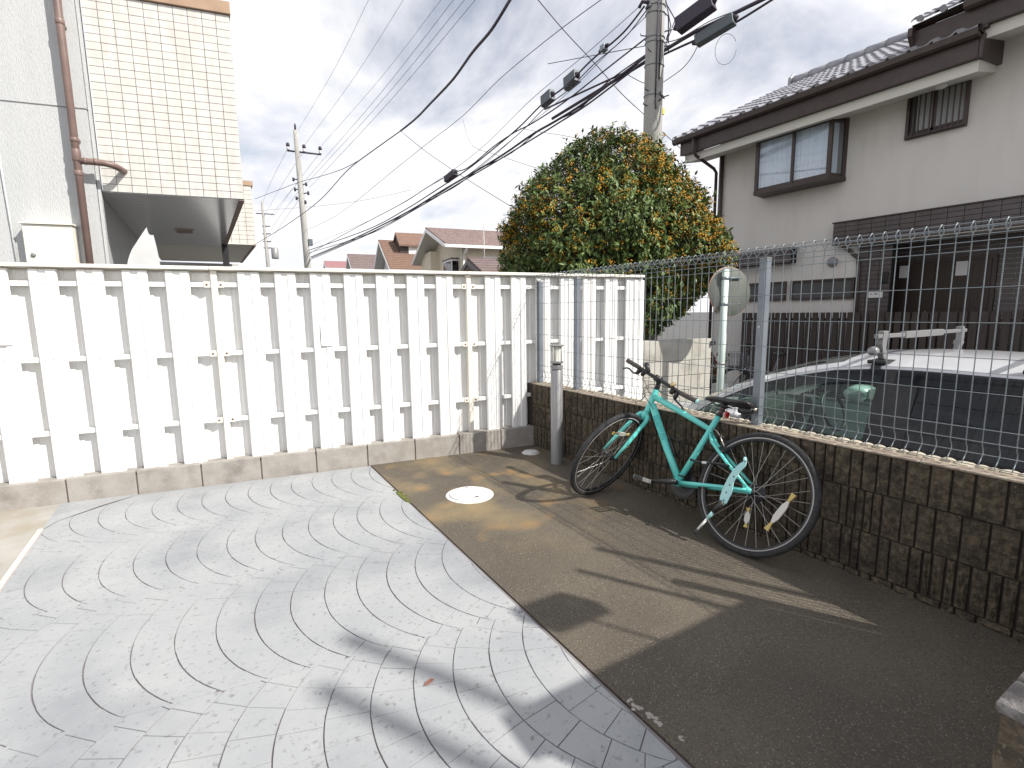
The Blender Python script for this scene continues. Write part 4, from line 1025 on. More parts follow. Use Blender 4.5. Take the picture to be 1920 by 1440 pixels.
b = MB(); b.prism([(7.60, 1.49, 4.66), (7.98, 1.42, 4.66), (7.98, 1.45, 4.66), (7.60, 1.52, 4.66)], (0, 0, .07)); obj("window_frame", b, m_brown, bw)
for y0, y1 in ((2.915, 2.215), (2.165, 1.53)):
    b = MB(); b.box(7.586, 7.592, y1, y0, 3.755, 4.66); obj("window_pane", b, m_clear, bw)
b = MB(); b.prism([(7.63, 1.478, 3.76), (7.91, 1.425, 3.76), (7.912, 1.431, 3.76), (7.632, 1.484, 3.76)], (0, 0, .9)); obj("window_pane", b, m_clear, bw)
def curtain(par, y0, y1, x, z0, z1, ax=0):
    b = MB(); n = 44; rows = [[], []]
    for k in range(n + 1):
        y = y0 + (y1 - y0) * k / n; dx = .014 * math.sin(k * 1.25) + .008 * math.sin(k * .53)
        for r, z in zip(rows, (z0, z1)): r.append((x + dx, y, z))
    b.grid(rows); return obj("curtain", b, m_curtain, par, True)
curtain(bw, 1.53, 2.2, 7.635, 3.71, 4.73); curtain(bw, 2.2, 2.95, 7.63, 3.71, 4.73)
b = MB(); rows = [[], []]
for k in range(16):
    f = k / 15
    for r, z in zip(rows, (3.71, 4.70)): r.append((7.64 + .20 * f + .008 * math.sin(k * 1.7), 1.525 - .04 * f + .006 * math.sin(k * 1.9), z))
b.grid(rows); obj("curtain", b, m_curtain, bw, True)
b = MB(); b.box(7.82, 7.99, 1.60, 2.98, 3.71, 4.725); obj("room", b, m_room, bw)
# barred upper window
ww = obj("barred_window", (lambda q: (q.box(7.93, 8.0, .41, .455, 4.09, 4.80), q.box(7.93, 8.0, -.375, -.33, 4.09, 4.80), q.box(7.93, 8.0, -.33, .41, 4.755, 4.80), q.box(7.93, 8.0, -.33, .41, 4.09, 4.145), q)[4])(MB()), m_brown, hs)
b = MB(); b.box(7.985, 7.998, -.33, .32, 4.145, 4.755); obj("window_pane", b, m_frost, ww)
b = MB(); b.box(7.985, 7.998, .32, .41, 4.145, 4.755); obj("window_gap", b, m_room, ww)
b = MB(); b.box(7.965, 7.984, .06, .10, 4.145, 4.755); b.box(7.965, 7.984, -.33, .41, 4.145, 4.20); obj("window_frame", b, m_brown, ww)
for k in range(9):
    y = .335 - .0775 * k; b = MB(); b.box(7.895, 7.912, y - .009, y + .009, 4.10, 4.79); obj("window_bar", b, m_brown, ww)
b = MB(); b.box(7.893, 7.914, -.36, .44, 4.775, 4.795); b.box(7.893, 7.914, -.36, .44, 4.10, 4.118); obj("window_bar_rail", b, m_brown, ww)
# dark tile canopy over the entrance
def tiles(par, x, y0, y1, z0, z1, tw, th, stuff_=False, g=.008, skip=None):
    ny = int(round((y1 - y0) / tw)); nz = int(round((z1 - z0) / th)); tw = (y1 - y0) / ny; th = (z1 - z0) / nz
    q = MB(); q.box(-.012, 0, g / 2, tw - g / 2, g / 2, th - g / 2); me = q.mesh("facade_tile", m_ftile)
    mb = MB()
    for i in range(nz):
        for j in range(ny):
            if stuff_: mb.box(x - .012, x, y0 + tw * j + g / 2, y0 + tw * (j + 1) - g / 2, z0 + th * i + g / 2, z0 + th * (i + 1) - g / 2)
            else:
                o = bpy.data.objects.new("facade_tile", me); COL.objects.link(o); o.parent = par
                o.location = tuple(np.array([x, y0 + tw * j, z0 + th * i]) - np.array(par.location))
    if stuff_: stuff(obj("facade_tile", mb, m_ftile, par))
can = obj("entrance_canopy", (lambda q: (q.box(7.802, 8.0, -3.2, 1.442, 2.435, 2.84), q)[1])(MB()), m_fgrout, hs)
can2 = thing_c = hs
# tiles hang on the house (sub-parts would be a fourth level)
tiles(hs, 7.802, -1.62, 1.442, 2.435, 2.84, .218, .0815)
tiles(hs, 7.802, -3.2, -1.62, 2.435, 2.84, .218, .0815, True)
b = MB(); b.box(7.82, 8.3, -3.2, 1.40, 2.415, 2.433); obj("canopy_soffit", b, m_soffit, hs)
b = MB(); b.box(7.77, 8.0, -3.2, 1.46, 2.842, 2.862); obj("canopy_flashing", b, m_brown, hs)
# tiled jamb, recessed entrance
b = MB(); b.box(8.002, 8.715, 1.02, 1.058, ROAD, 2.43); obj("entrance_reveal", b, m_fgrout, hs)
b = MB(); b.box(7.996, 8.06, .50, 1.075, ROAD - .05, 2.43); obj("entrance_pier", b, m_fgrout, hs)
tiles(hs, 7.996, .50, 1.075, ROAD, 2.43, .192, .0815, True)
tiles(hs, 8.715, -3.0, -.74, .1, 2.43, .218, .0815, True); tiles(hs, 8.715, .90, 1.02, .1, 2.43, .12, .0815, True)
tiles(hs, 8.715, -.74, .90, 2.11, 2.43, .218, .0815, True)
dr = obj("entrance_door", (lambda q: (q.box(8.66, 8.715, -.74, .90, -.4, 2.11), q)[1])(MB()), m_brown, hs)
for y0, y1 in ((-.68, .08), (.10, .84)):
    b = MB(); b.box(8.635, 8.66, y0, y1, -.35, 2.05); obj("door_leaf", b, m_door, dr, bevel=.008)
    for k in range(4):
        yy = y0 + .09 + (y1 - y0 - .18) * k / 3; b = MB(); b.box(8.628, 8.635, yy - .05, yy + .05, -.25, 1.95); obj("door_panel", b, m_door, dr, bevel=.003)
b = MB(); b.tube([(8.60, .16, .75), (8.58, .16, .80), (8.58, .16, 1.15), (8.60, .16, 1.20)], .012, 8); obj("door_handle", b, m_brass, dr, True)
for y0, y1, z0, z1 in ((.475, .625, 1.80, 2.02), (-.375, -.215, 1.79, 2.03)):
    b = MB(); b.box(8.620, 8.626, y0, y1, z0, z1); tag(obj("paper_notice", b, m_paper), "blank white paper notice on the %s half of the dark entrance door" % ("left" if y0 > 0 else "right"), "notice")
b = MB(); b.box(7.965, 7.984, .595, .825, 1.44, 1.545); pl = obj("name_plate", b, m_paper, hs, bevel=.003)
b = MB()
for k, (yy, ww_) in enumerate(((.79, .03), (.73, .045), (.69, .02))): b.box(7.9635, 7.9648, yy - ww_, yy, 1.50, 1.515)
obj("plate_print", b, m_fgrout, pl)
b = MB(); b.box(7.945, 7.984, .53, .63, 1.70, 1.90); tag(obj("intercom", b, m_black, bevel=.01), "small black intercom box on the dark tiled entrance pier", "intercom")
# downpipe and bracket beside the entrance
b = MB(); b.tube([(7.9, 1.30, 2.42), (7.93, 1.20, 2.34), (7.965, 1.05, 2.18), (7.965, 1.02, 2.0), (7.965, 1.02, ROAD)], .036, 10); obj("entrance_pipe", b, m_brown, hs, True)
# left tiled hood and ground floor windows
hd_ = obj("window_hood", (lambda q: (q.box(7.802, 8.0, 2.235, 3.75, 2.20, 2.485), q)[1])(MB()), m_fgrout, hs)
tiles(hs, 7.802, 2.235, 3.75, 2.20, 2.485, .216, .071)
b = MB(); b.box(7.77, 8.0, 2.20, 3.78, 2.487, 2.507); obj("hood_flashing", b, m_brown, hs)
for y0, y1 in ((2.40, 3.42), (1.075, 2.30)):
    wf_ = obj("ground_window", (lambda q: (q.box(7.955, 8.0, y0, y0 + .035, 1.435, 1.83), q.box(7.955, 8.0, y1 - .035, y1, 1.435, 1.83), q.box(7.955, 8.0, y0 + .035, y1 - .035, 1.795, 1.83), q.box(7.955, 8.0, y0 + .035, y1 - .035, 1.435, 1.47), q)[4])(MB()), m_brown, hs)
    b = MB(); b.box(7.984, 7.996, y0 + .035, y1 - .035, 1.47, 1.795); obj("window_pane", b, m_wpane, wf_)
    b = MB(); b.box(7.9965, 7.9995, y0 + .035, y1 - .035, 1.47, 1.795); obj("window_blind", b, mat("blind_mat", (.16, .16, .165), .8), wf_)
b = MB(); b.lathe((8.0, 1.507, 2.152), [(.098, 0), (.098, .012), (.092, .045), (.072, .075), (.035, .094)], 20, (-1, 0, 0)); tag(obj("wall_lamp", b, mat("wall_lamp_mat", (.24, .245, .27), .35), auto=True), "round grey wall lamp between the dark hood and the entrance tiles", "lamp")
# dark slatted screen in front of the ground floor
sf_ = thing("slat_screen", "dark brown vertical slat screen in front of the house behind the car", "screen", (7.72, 0, ROAD))
sq = MB(); sq.box(-.015, .015, -.048, .048, 0, 1.60); sme = sq.mesh("slat", m_slat)
k = 0; y = 3.16
while y > -3.0:
    o = bpy.data.objects.new("slat", sme); COL.objects.link(o); o.parent = sf_; o.location = (rng.uniform(-.002, .002), y, .03); y -= .128
for z in (-.2, .45, 1.02):
    b = MB(); b.box(7.737, 7.765, -3.05, 3.2, z, z + .05); obj("screen_rail", b, m_slat, sf_)
# fence end post / yard pavement strip in front of the house
b = MB(); b.poly([(6.6, -9, ROAD + .004), (7.98, -9, ROAD + .004), (7.98, 4.6, ROAD + .004), (6.6, 4.6, ROAD + .004)]); struct(obj("pavement", b, m_kerbc, off=(0, 0, 0)))

# ------------------------------------------------------------------ apartment building on the left
ap = thing("apartment_building", "white apartment building with tiled balcony box and stucco wall behind the fence", "building", (-3.5, 3.6, ROAD))
A0 = np.array([-3.445, 3.575, 0]); A1 = np.array([-2.055, 3.315, 0]); AD = (A1 - A0); AW = np.linalg.norm(AD); AD /= AW; AN = np.array([AD[1], -AD[0], 0]); YY = np.array([0, 1.0, 0])
def AP(s, t, z, out=0.0): return A0 + AD * s + YY * t + AN * out + np.array([0, 0, z])
# stucco wall in two lifts, with the groove between them
for z0, z1 in ((ROAD - .1, 3.495), (3.512, 9.0)):
    b = MB(); b.obox(AP(-6, 0, z0, .09), AD * (6 - .035), -AN * .09 + YY * .25, (0, 0, z1 - z0)); obj("stucco_wall", b, m_stucco, ap)
b = MB(); b.obox(AP(-6, 0, ROAD, .075), AD * 5.94, YY * .2, (0, 0, 9.3)); obj("wall_core", b, m_stucco, ap)
b = MB(); b.obox(AP(-.035, 0, ROAD, .05), AD * .03, YY * .1, (0, 0, 9.2)); obj("corner_trim", b, m_stucco, ap)
b = MB(); b.prism([AP(-.05, .02, 0), AP(-.05, 12, 0), AP(-.30, 12, 0), AP(-.30, .02, 0)], (0, 0, 2.70)); b.v = [(x, y, z + (ROAD if z < 1 else 0)) for x, y, z in b.v]; obj("side_wall", b, m_stucco, ap)
# tiled box over the passage
b = MB(); b.prism([AP(.004, .012, 2.684), AP(AW - .004, .012, 2.684), AP(AW - .004, 4.9, 2.684), AP(.004, 4.9, 2.684)], (0, 0, 2.05)); obj("balcony_box", b, m_grout, ap)
nx, nz = 10, 25; tw, th = (AW + .01) / nx, (4.735 - 2.672) / nz
q = MB(); q.obox(AD * .0028, AD * (tw - .0056), AN * .012, np.array([0, 0, th - .0056])); me = q.mesh("wall_tile", m_wtile)
for i in range(nz):
    for j in range(nx):
        o = bpy.data.objects.new("wall_tile", me); COL.objects.link(o); o.parent = ap
        o.location = tuple(AP(tw * j, 0, 2.672 + th * i, rng.uniform(-.001, .001)) - np.array(ap.location))
b = MB(); b.prism([AP(AW + .001, .02, 2.672), AP(AW + .012, .02, 2.672), AP(AW + .012, 4.9, 2.672), AP(AW + .001, 4.9, 2.672)], (0, 0, 2.06)); obj("return_tiles", b, m_wtile, ap)
b = MB(); b.prism([AP(-.02, -.01, 4.737, .03), AP(AW + .03, -.01, 4.737, .03), AP(AW + .03, 4.9, 4.737), AP(-.02, 4.9, 4.737)], (0, 0, .135)); obj("coping", b, m_cope, ap, bevel=.006)
b = MB(); b.obox(AP(1.12, .3, 4.872), AD * .055, YY * .055, (0, 0, 1.2)); obj("railing_post", b, m_black, ap)
# glossy plank soffit with a vent
k = 0; t = .012
while t < 4.88:
    b = MB(); b.prism([AP(-.04, t, 2.664), AP(AW - .045, t, 2.664), AP(AW - .045, t + .196, 2.664), AP(-.04, t + .196, 2.664)], (0, 0, .018)); obj("soffit_plank", b, m_span, ap); t += .2
b = MB(); b.prism([AP(AW - .043, .0, 2.652), AP(AW + .014, .0, 2.652), AP(AW + .014, 4.9, 2.652), AP(AW - .043, 4.9, 2.652)], (0, 0, .03)); obj("soffit_edge", b, m_grout, ap)
vt = obj("soffit_vent", (lambda q: (q.obox((-2.855, 6.13, 2.652), AD * .26, YY * .48, (0, 0, .011)), q)[1])(MB()), m_cope, ap)
for k in range(5):
    b = MB(); b.obox((-2.835, 6.19 + k * .08, 2.646), AD * .22, YY * .05, (0, 0, .0055)); obj("vent_slat", b, m_pipe, vt)
# second, lower tiled box further back
B0 = np.array([-2.95, 8.02, 0]); B1 = np.array([-1.54, 7.83, 0]); BDr = (B1 - B0) / np.linalg.norm(B1 - B0); BW = np.linalg.norm(B1 - B0)
b = MB(); b.prism([B0 + np.array([0, .012, 2.70]), B1 + np.array([0, .012, 2.70]), B1 + np.array([0, 4, 2.70]), B0 + np.array([0, 4, 2.70])], (0, 0, 1.12)); obj("balcony_box", b, m_grout, ap)
mb = MB()
for i in range(13):
    for j in range(10): mb.obox(B0 + BDr * (BW / 10 * j + .003) + np.array([0, 0, 2.69 + .0868 * i]), BDr * (BW / 10 - .006), (0, .012, 0), (0, 0, .0808))
stuff(obj("wall_tile", mb, m_wtile, ap))
b = MB(); b.prism([B0 + np.array([-.02, -.02, 3.82]), B1 + np.array([.03, -.02, 3.82]), B1 + np.array([.03, 4, 3.82]), B0 + np.array([-.02, 4, 3.82])], (0, 0, .09)); obj("coping", b, m_cope, ap)
t = .0
while t < 3.9:
    b = MB(); b.prism([B0 + np.array([-.4, t, 2.672]), B1 + np.array([-.04, t, 2.672]), B1 + np.array([-.04, t + .196, 2.672]), B0 + np.array([-.4, t + .196, 2.672])], (0, 0, .016)); obj("soffit_plank", b, m_soffit, ap); t += .2
b = MB(); b.prism([B1 + np.array([-.04, 0, 2.66]), B1 + np.array([.012, 0, 2.66]), B1 + np.array([.012, 4, 2.66]), B1 + np.array([-.04, 4, 2.66])], (0, 0, .028)); obj("soffit_edge", b, m_grout, ap)
b = MB(); b.box(-2.145, -2.035, 7.85, 7.96, ROAD, 2.66); obj("dark_column", b, m_black, ap)
# doors and window recesses along the passage
for y in (6.2, 9.2):
    dd_ = obj("flat_door", (lambda q: (q.box(-3.53, -3.475, y, y + .95, ROAD, 2.0), q)[1])(MB()), m_pipe, ap, bevel=.006)
    b = MB(); b.tube([(-3.46, y + .12, .95), (-3.42, y + .12, .95), (-3.42, y + .24, .95)], .012, 8); obj("door_handle", b, m_alu, dd_, True)
b = MB(); b.box(-3.6, -1.6, 12.2, 12.4, ROAD, 2.66); obj("end_wall", b, m_stucco, ap)
# downpipe with branch
def collar(p, r=.040, h=.05):
    b = MB(); b.lathe(np.array(p) - np.array([0, 0, h / 2]), [(r, 0), (r + .002, .004), (r + .002, h - .004), (r, h)], 16); return b
pc = AP(-.135, 0, 0, .215)
dp = obj("downpipe", (lambda q: (q.tube([pc + np.array([0, 0, ROAD]), pc + np.array([0, 0, 9.0])], .0355, 16), q)[1])(MB()), m_pipe, ap, True)
for z, h in ((4.30, .05), (3.14, .04), (2.985, .12), (2.80, .05)): obj("pipe_collar", collar(pc + np.array([0, 0, z]), .0395, h), m_pipe, dp, True)
b = MB(); b.tube([pc + np.array([0, 0, 2.93]), pc + AD * .10 + np.array([0, 0, 2.93]), pc + AD * .24 + np.array([0, 0, 2.925]), pc + AD * .315 - AN * .02 + np.array([0, 0, 2.912]), pc + AD * .345 - AN * .06 + np.array([0, 0, 2.90]), pc + AD * .36 - AN * .23 + np.array([0, 0, 2.90])], .034, 14); obj("branch_pipe", b, m_pipe, dp, True)
for d in (.06, .155): 
    b = MB(); b.tube([pc + AD * d + np.array([0, 0, 2.93]), pc + AD * (d + .03) + np.array([0, 0, 2.93])], .0365, 14); obj("pipe_collar", b, m_pipe, dp, True)
for z in (4.30, 3.16):
    b = MB(); b.obox(pc + np.array([0, 0, z - .012]) - AN * .13, AN * .11, AD * .012, (0, 0, .024)); obj("pipe_bracket", b, m_pipe, dp)
# meter box, conduit, hook
mbx = obj("meter_box", (lambda q: (q.obox(AP(-.685, 0, 1.55, .091), AD * .43, AN * .13, (0, 0, .70)), q)[1])(MB()), m_cream, ap, bevel=.006)
b = MB(); b.obox(AP(-.70, 0, 2.252, .091), AD * .46, AN * .15, (0, 0, .018)); obj("box_hood", b, m_cream, mbx)
b = MB(); b.lathe(AP(-.615, 0, 1.93, .222), [(.022, 0), (.022, .012), (.016, .016)], 16, AN); obj("box_lock", b, m_alu, mbx, True)
b = MB(); b.tube([AP(-.84, 0, 3.2, .105), AP(-.80, 0, 1.2, .105)], .010, 8); obj("conduit", b, m_stucco, ap, True)
b = MB(); b.tube([AP(-.78, 0, 5.2, .13), AP(-.775, 0, 4.50, .13), AP(-.76, 0, 4.43, .15), AP(-.70, 0, 4.43, .15), AP(-.69, 0, 4.50, .12)], .016, 8); b.obox(AP(-.72, 0, 4.46, .091), AD * .05, AN * .05, (0, 0, .03)); obj("pipe_hook", b, m_screw, ap, True)

# bent white sheet standing between fence and building
b = MB(); out = [(-3.437, 1.2), (-3.434, 1.732), (-3.418, 1.79), (-3.399, 1.839), (-3.375, 1.888), (-3.341, 1.936), (-3.29, 2.01), (-3.237, 2.084), (-3.232, 2.050), (-3.226, 2.027), (-3.208, 2.014), (-3.186, 2.014), (-3.178, 1.965), (-3.17, 1.919), (-3.160, 1.83), (-3.153, 1.739), (-3.14, 1.2)]
dz = lambda s, z: 1.5 + .35 * (-3.15 - s) + .10 * (z - 1.7) ** 2
P = [FP(s, dz(s, z), z) for s, z in out]; b.prism(P, -FN * .012)
tag(obj("bent_sheet", b, mat("sheet_mat", (.66, .66, .65), .6, col2=(.72, .72, .71), scale=8)), "curved white sheet with a pointed tip sticking up behind the white fence", "sheet")

# ------------------------------------------------------------------ houses along the street, far behind
def ridge_house(label, qe, qr, s0, s1, ze, zr, mw, mr, over=.7, wall_in=.45, qf=None, zf=None, rows=9, mb_=None):
    mb_ = mb_ or m_white
    """gable end at s0 facing the street, ridge along s; near eave at q=qe, ridge q=qr, far eave q=qf"""
    qf = qf if qf else 2 * qr - qe; zf = zf if zf is not None else ze
    t = thing("street_house", label, "house", tuple(FP((s0 + s1) / 2, qr, ROAD)))
    a = s0 + over
    b = MB(); b.prism([FP(a, qe + wall_in, ROAD), FP(a, qe + wall_in, ze - .05), FP(a, qr, zr - .22), FP(a, qf - wall_in, zf - .05), FP(a, qf - wall_in, ROAD)], FD * (s1 - a - over * .5)); obj("wall", b, mw, t)
    rf = obj("roof", (lambda q: (q.prism([FP(s0, qe, ze - .02), FP(s0, qr, zr), FP(s0, qr, zr - .14), FP(s0, qe, ze - .15)], FD * (s1 - s0)), q.prism([FP(s0, qf, zf - .02), FP(s0, qr + .002, zr), FP(s0, qr + .002, zr - .14), FP(s0, qf, zf - .15)], FD * (s1 - s0)), q)[2])(MB()), mr, t)
    for i in range(rows):                # courses
        f0, f1 = i / rows, (i + 1) / rows
        p0, p1 = FP(s0, qe + (qr - qe) * f0, ze + (zr - ze) * f0), FP(s0, qe + (qr - qe) * f1, ze + (zr - ze) * f1)
        b = MB(); b.prism([p0 + np.array([0, 0, .045]), p1 + np.array([0, 0, .012]), p1 + np.array([0, 0, -.01]), p0 + np.array([0, 0, -.01])], FD * (s1 - s0)); obj("roof_course", b, mr, rf)
    for qa, za, nm in ((qe, ze, 1), (qf, zf, -1)):
        b = MB(); e = FP(s0 - .04, qa, za - .20); f = FP(s0 - .04, qr, zr - .20); b.prism([e, f, f + np.array([0, 0, .17]), e + np.array([0, 0, .17])], FD * .05); obj("barge_board", b, mb_, t)
        b = MB(); b.prism([FP(s0, qa, za - .16), FP(s0, qr, zr - .15), FP(s0, qr, zr - .19), FP(s0, qa, za - .20)], FD * (over + .02)); obj("eave_lining", b, m_soffit, t)
    b = MB(); b.obox(FP(s0 - .02, qe - .03, ze - .19), FD * (s1 - s0), FN * .10, (0, 0, .14)); obj("gutter", b, mb_, t)
    b = MB(); b.obox(FP(s0 - .03, qr - .07, zr - .02), FD * (s1 - s0), -FN * .14, (0, 0, .06)); obj("ridge_cap", b, mr, t)
    return t
def win(t, s0, s1, q, z0, z1, m=m_white, pane=m_clear, bars=1, dep=.06):
    f = obj("window", (lambda k: (k.obox(FP(s0, q, z0), FD * .06, FN * dep, (0, 0, z1 - z0)), k.obox(FP(s1 - .06, q, z0), FD * .06, FN * dep, (0, 0, z1 - z0)), k.obox(FP(s0 + .06, q, z1 - .06), FD * (s1 - s0 - .12), FN * dep, (0, 0, .06)), k.obox(FP(s0 + .06, q, z0), FD * (s1 - s0 - .12), FN * dep, (0, 0, .06)), k)[4])(MB()), m, t)
    b = MB(); b.obox(FP(s0 + .06, q - .004, z0 + .06), FD * (s1 - s0 - .12), FN * .008, (0, 0, z1 - z0 - .12)); obj("pane", b, pane, f)
    b = MB(); b.obox(FP(s0 + .06, q + .04, z0 + .06), FD * (s1 - s0 - .12), FN * .004, (0, 0, z1 - z0 - .12)); obj("blind", b, m_curtain, f)
    for k in range(bars):
        s = s0 + (s1 - s0) * (k + 1) / (bars + 1); b = MB(); b.obox(FP(s - .025, q - .012, z0 + .06), FD * .05, FN * .03, (0, 0, z1 - z0 - .12)); obj("window_mullion", b, m, f)
    return f
ch = ridge_house("cream house with mauve shingle roof and white gutter left of the flowering tree", 19.6, 23.2, 4.76, 12.0, 4.51, 5.72, m_siding, m_shingle, over=.95, qf=26.9, zf=4.30, rows=14)
# projecting wing and bay window under the gable, windows and fittings on the side
b = MB(); b.obox(FP(5.20, 24.2, ROAD), FD * .8, -FN * 2.2, (0, 0, 5.1)); obj("gable_wing", b, m_siding, ch)
bwf = obj("bay_window", (lambda k: (k.obox(FP(5.32, 20.55, 2.6), FD * .40, -FN * 1.5, (0, 0, 1.30)), k)[1])(MB()), m_white, ch)
for q0, q1 in ((20.62, 21.25), (21.32, 21.98)):
    b = MB(); b.obox(FP(5.305, q0, 2.75), FD * .012, -FN * (q1 - q0), (0, 0, 1.05)); obj("pane", b, m_visor, bwf)
b = MB(); b.obox(FP(5.36, 20.545, 2.75), FD * .32, FN * .008, (0, 0, 1.05)); obj("pane", b, m_visor, bwf)
b = MB(); b.obox(FP(5.27, 20.49, 3.90), FD * .5, -FN * 1.6, (0, 0, .05)); obj("bay_roof", b, m_brown, bwf)
win(ch, 5.05, 5.35, 25.0, 2.9, 3.6, m_white, m_visor, 0)
win(ch, 6.75, 7.7, 20.05, 3.1, 4.0, m_white, m_clear, 3)
b = MB(); b.tube([FP(5.78, 19.98, 4.2), FP(5.78, 19.98, ROAD)], .05, 8); obj("downpipe", b, m_white, ch, True)
b = MB(); b.tube([FP(5.80, 19.55, 4.40), FP(5.80, 19.60, 4.25), FP(5.78, 19.95, 4.05)], .06, 8); obj("rainwater_head", b, m_white, ch, True)
b = MB(); b.tube([FP(6.62, 19.98, 3.9), FP(6.56, 19.97, 3.8), FP(6.54, 19.97, 2.4)], .025, 8); obj("conduit", b, m_white, ch, True)
b = MB(); b.lathe(FP(6.18, 20.03, 3.62), [(.10, 0), (.11, .06), (.06, .10)], 14, FN); obj("vent_hood", b, m_white, ch, True)
bh = ridge_house("house with steep brown tiled roof and white dormer left of the cream house", 27.6, 31.4, 3.55, 10.5, 3.95, 6.10, m_lav, m_rtile, over=.6, qf=34.6, zf=4.1, rows=16)
b = MB(); b.prism([FP(4.6, 29.6, 4.4), FP(4.6, 29.6, 5.72), FP(4.6, 30.6, 6.42), FP(4.6, 32.2, 5.5), FP(4.6, 32.2, 4.4)], FD * 3.4); dm = obj("dormer", b, m_brown, bh)
b = MB(); b.obox(FP(5.15, 29.585, 5.0), FD * 2.6, FN * .02, (0, 0, .72)); obj("dormer_face", b, m_white, dm)
b = MB(); b.obox(FP(5.4, 29.56, 5.08), FD * 2.0, FN * .02, (0, 0, .50)); obj("dormer_window", b, m_paper, dm)
b = MB(); b.prism([FP(4.5, 29.35, 5.66), FP(4.5, 30.6, 6.56), FP(4.5, 30.6, 6.44), FP(4.5, 29.35, 5.54)], FD * 3.6); b.prism([FP(4.5, 32.2, 5.60), FP(4.5, 30.603, 6.56), FP(4.5, 30.603, 6.44), FP(4.5, 32.2, 5.48)], FD * 3.6); obj("dormer_roof", b, m_rtile, dm)
ridge_house("house with low grey brown roof far down the street", 37.2, 39.6, 2.32, 7.5, 4.75, 6.02, m_lav, m_groof, over=.5, rows=8)
ridge_house("farthest house with a pinkish red roof at the left of the row", 46.5, 48.5, 1.04, 5.0, 5.55, 6.28, m_lav, m_proof, over=.4, rows=6)
dk = ridge_house("small dark tiled roof half hidden by the flowering tree", 10.5, 12.6, 3.55, 7.5, 2.25, 3.08, m_groof, m_groof, over=.3, rows=8, mb_=m_brown)
b = MB(); b.tube([FP(6.10, 17.9, 2.4), FP(6.07, 17.9, 5.22)], .018, 6); b.tube([FP(6.07, 17.9, 5.15), FP(5.98, 17.85, 4.3), FP(5.9, 17.85, 3.2)], .004, 5); tag(obj("antenna_mast", b, m_screw, smooth=True), "thin antenna mast in front of the cream house", "mast")

# ------------------------------------------------------------------ utility poles and wires
P1 = thing("utility_pole", "thick weathered concrete utility pole rising behind the flowering tree", "utility pole", (4.515, 2.945, ROAD))
b = MB(); b.lathe((4.515, 2.945, ROAD - .1), [(.185, 0), (.172, 3.5), (.163, 5.0), (.155, 7.2), (.145, 10.0)], 28); obj("pole_shaft", b, m_pole, P1, auto=True)
for z in (6.30, 5.92, 5.84, 5.47, 4.98, 6.42):
    b = MB(); n = 20; b.tube([(4.515 + .166 * math.cos(a), 2.945 + .166 * math.sin(a), z + .012 * math.sin(a)) for a in np.linspace(0, 2 * math.pi, n, endpoint=False)], .008, 6, closed=True); obj("steel_band", b, m_galv, P1, True)
for z, a in ((5.66, 200), (5.73, 20), (5.04, 190), (5.42, 10), (4.80, 185), (4.75, 10), (5.95, 160)):
    d = np.array([math.cos(R(a)), math.sin(R(a)), 0]); p = np.array([4.515, 2.945, z]) + d * .15
    b = MB(); b.tube([p, p + d * .11, p + d * .115 + np.array([0, 0, .03])], .009, 6); obj("step_bolt", b, m_cable, P1, True)
for k, pts in enumerate(([(-.05, .163, 7.0), (-.052, .166, 6.4), (-.048, .166, 5.7), (-.045, .168, 4.9)], [(-.10, .14, 7.0), (-.11, .14, 6.1), (-.10, .145, 5.2)])):
    b = MB(); b.tube([(4.515 - p[1] * .75 - p[0] * .6, 2.945 - p[1] * .65 + p[0] * .75, p[2]) for p in pts], .011, 6); obj("pole_cable", b, m_cable, P1, True)
b = MB(); b.tube([(4.42, 2.81, 4.88), (4.40, 2.78, 4.80), (4.43, 2.80, 4.72)], .012, 6); b.tube([(4.50, 2.77, 5.0), (4.46, 2.74, 4.93), (4.55, 2.72, 4.88)], .011, 6); b.tube([(4.47, 2.78, 4.85), (4.52, 2.70, 4.90), (4.60, 2.67, 4.93)], .010, 6); obj("wire_tails", b, m_cable, P1, True)
b = MB(); b.box(4.585, 4.640, 2.79, 2.82, 4.66, 4.76); obj("number_tag", b, mat("tag_mat", (.62, .52, .12), .6), P1)
b = MB(); b.tube([(4.38, 2.95, 6.46), (4.30, 3.05, 6.50), (4.28, 3.1, 6.42)], .03, 8); b.tube([(4.36, 2.9, 6.40), (4.30, 2.96, 6.34)], .022, 8); obj("cable_clamps", b, m_cable, P1, True)
for pts in ([(4.64, 2.86, 6.6), (4.70, 2.82, 6.3), (4.74, 2.80, 6.12), (4.68, 2.84, 5.9)], [(4.66, 2.86, 6.5), (4.78, 2.74, 6.2), (4.70, 2.80, 5.95), (4.66, 2.84, 5.80)], [(4.63, 2.87, 6.35), (4.72, 2.84, 6.28), (4.72, 2.82, 5.7)]):
    b = MB(); b.tube(pts, .010, 6); obj("pole_cable", b, m_cable, P1, True)
b = MB(); b.tube([(4.62, 2.88, 5.78), (4.72, 2.80, 5.82)], .02, 8); b.tube([(4.62, 2.88, 6.02), (4.76, 2.74, 6.06)], .014, 8); obj("arm_bracket", b, m_galv, P1, True)

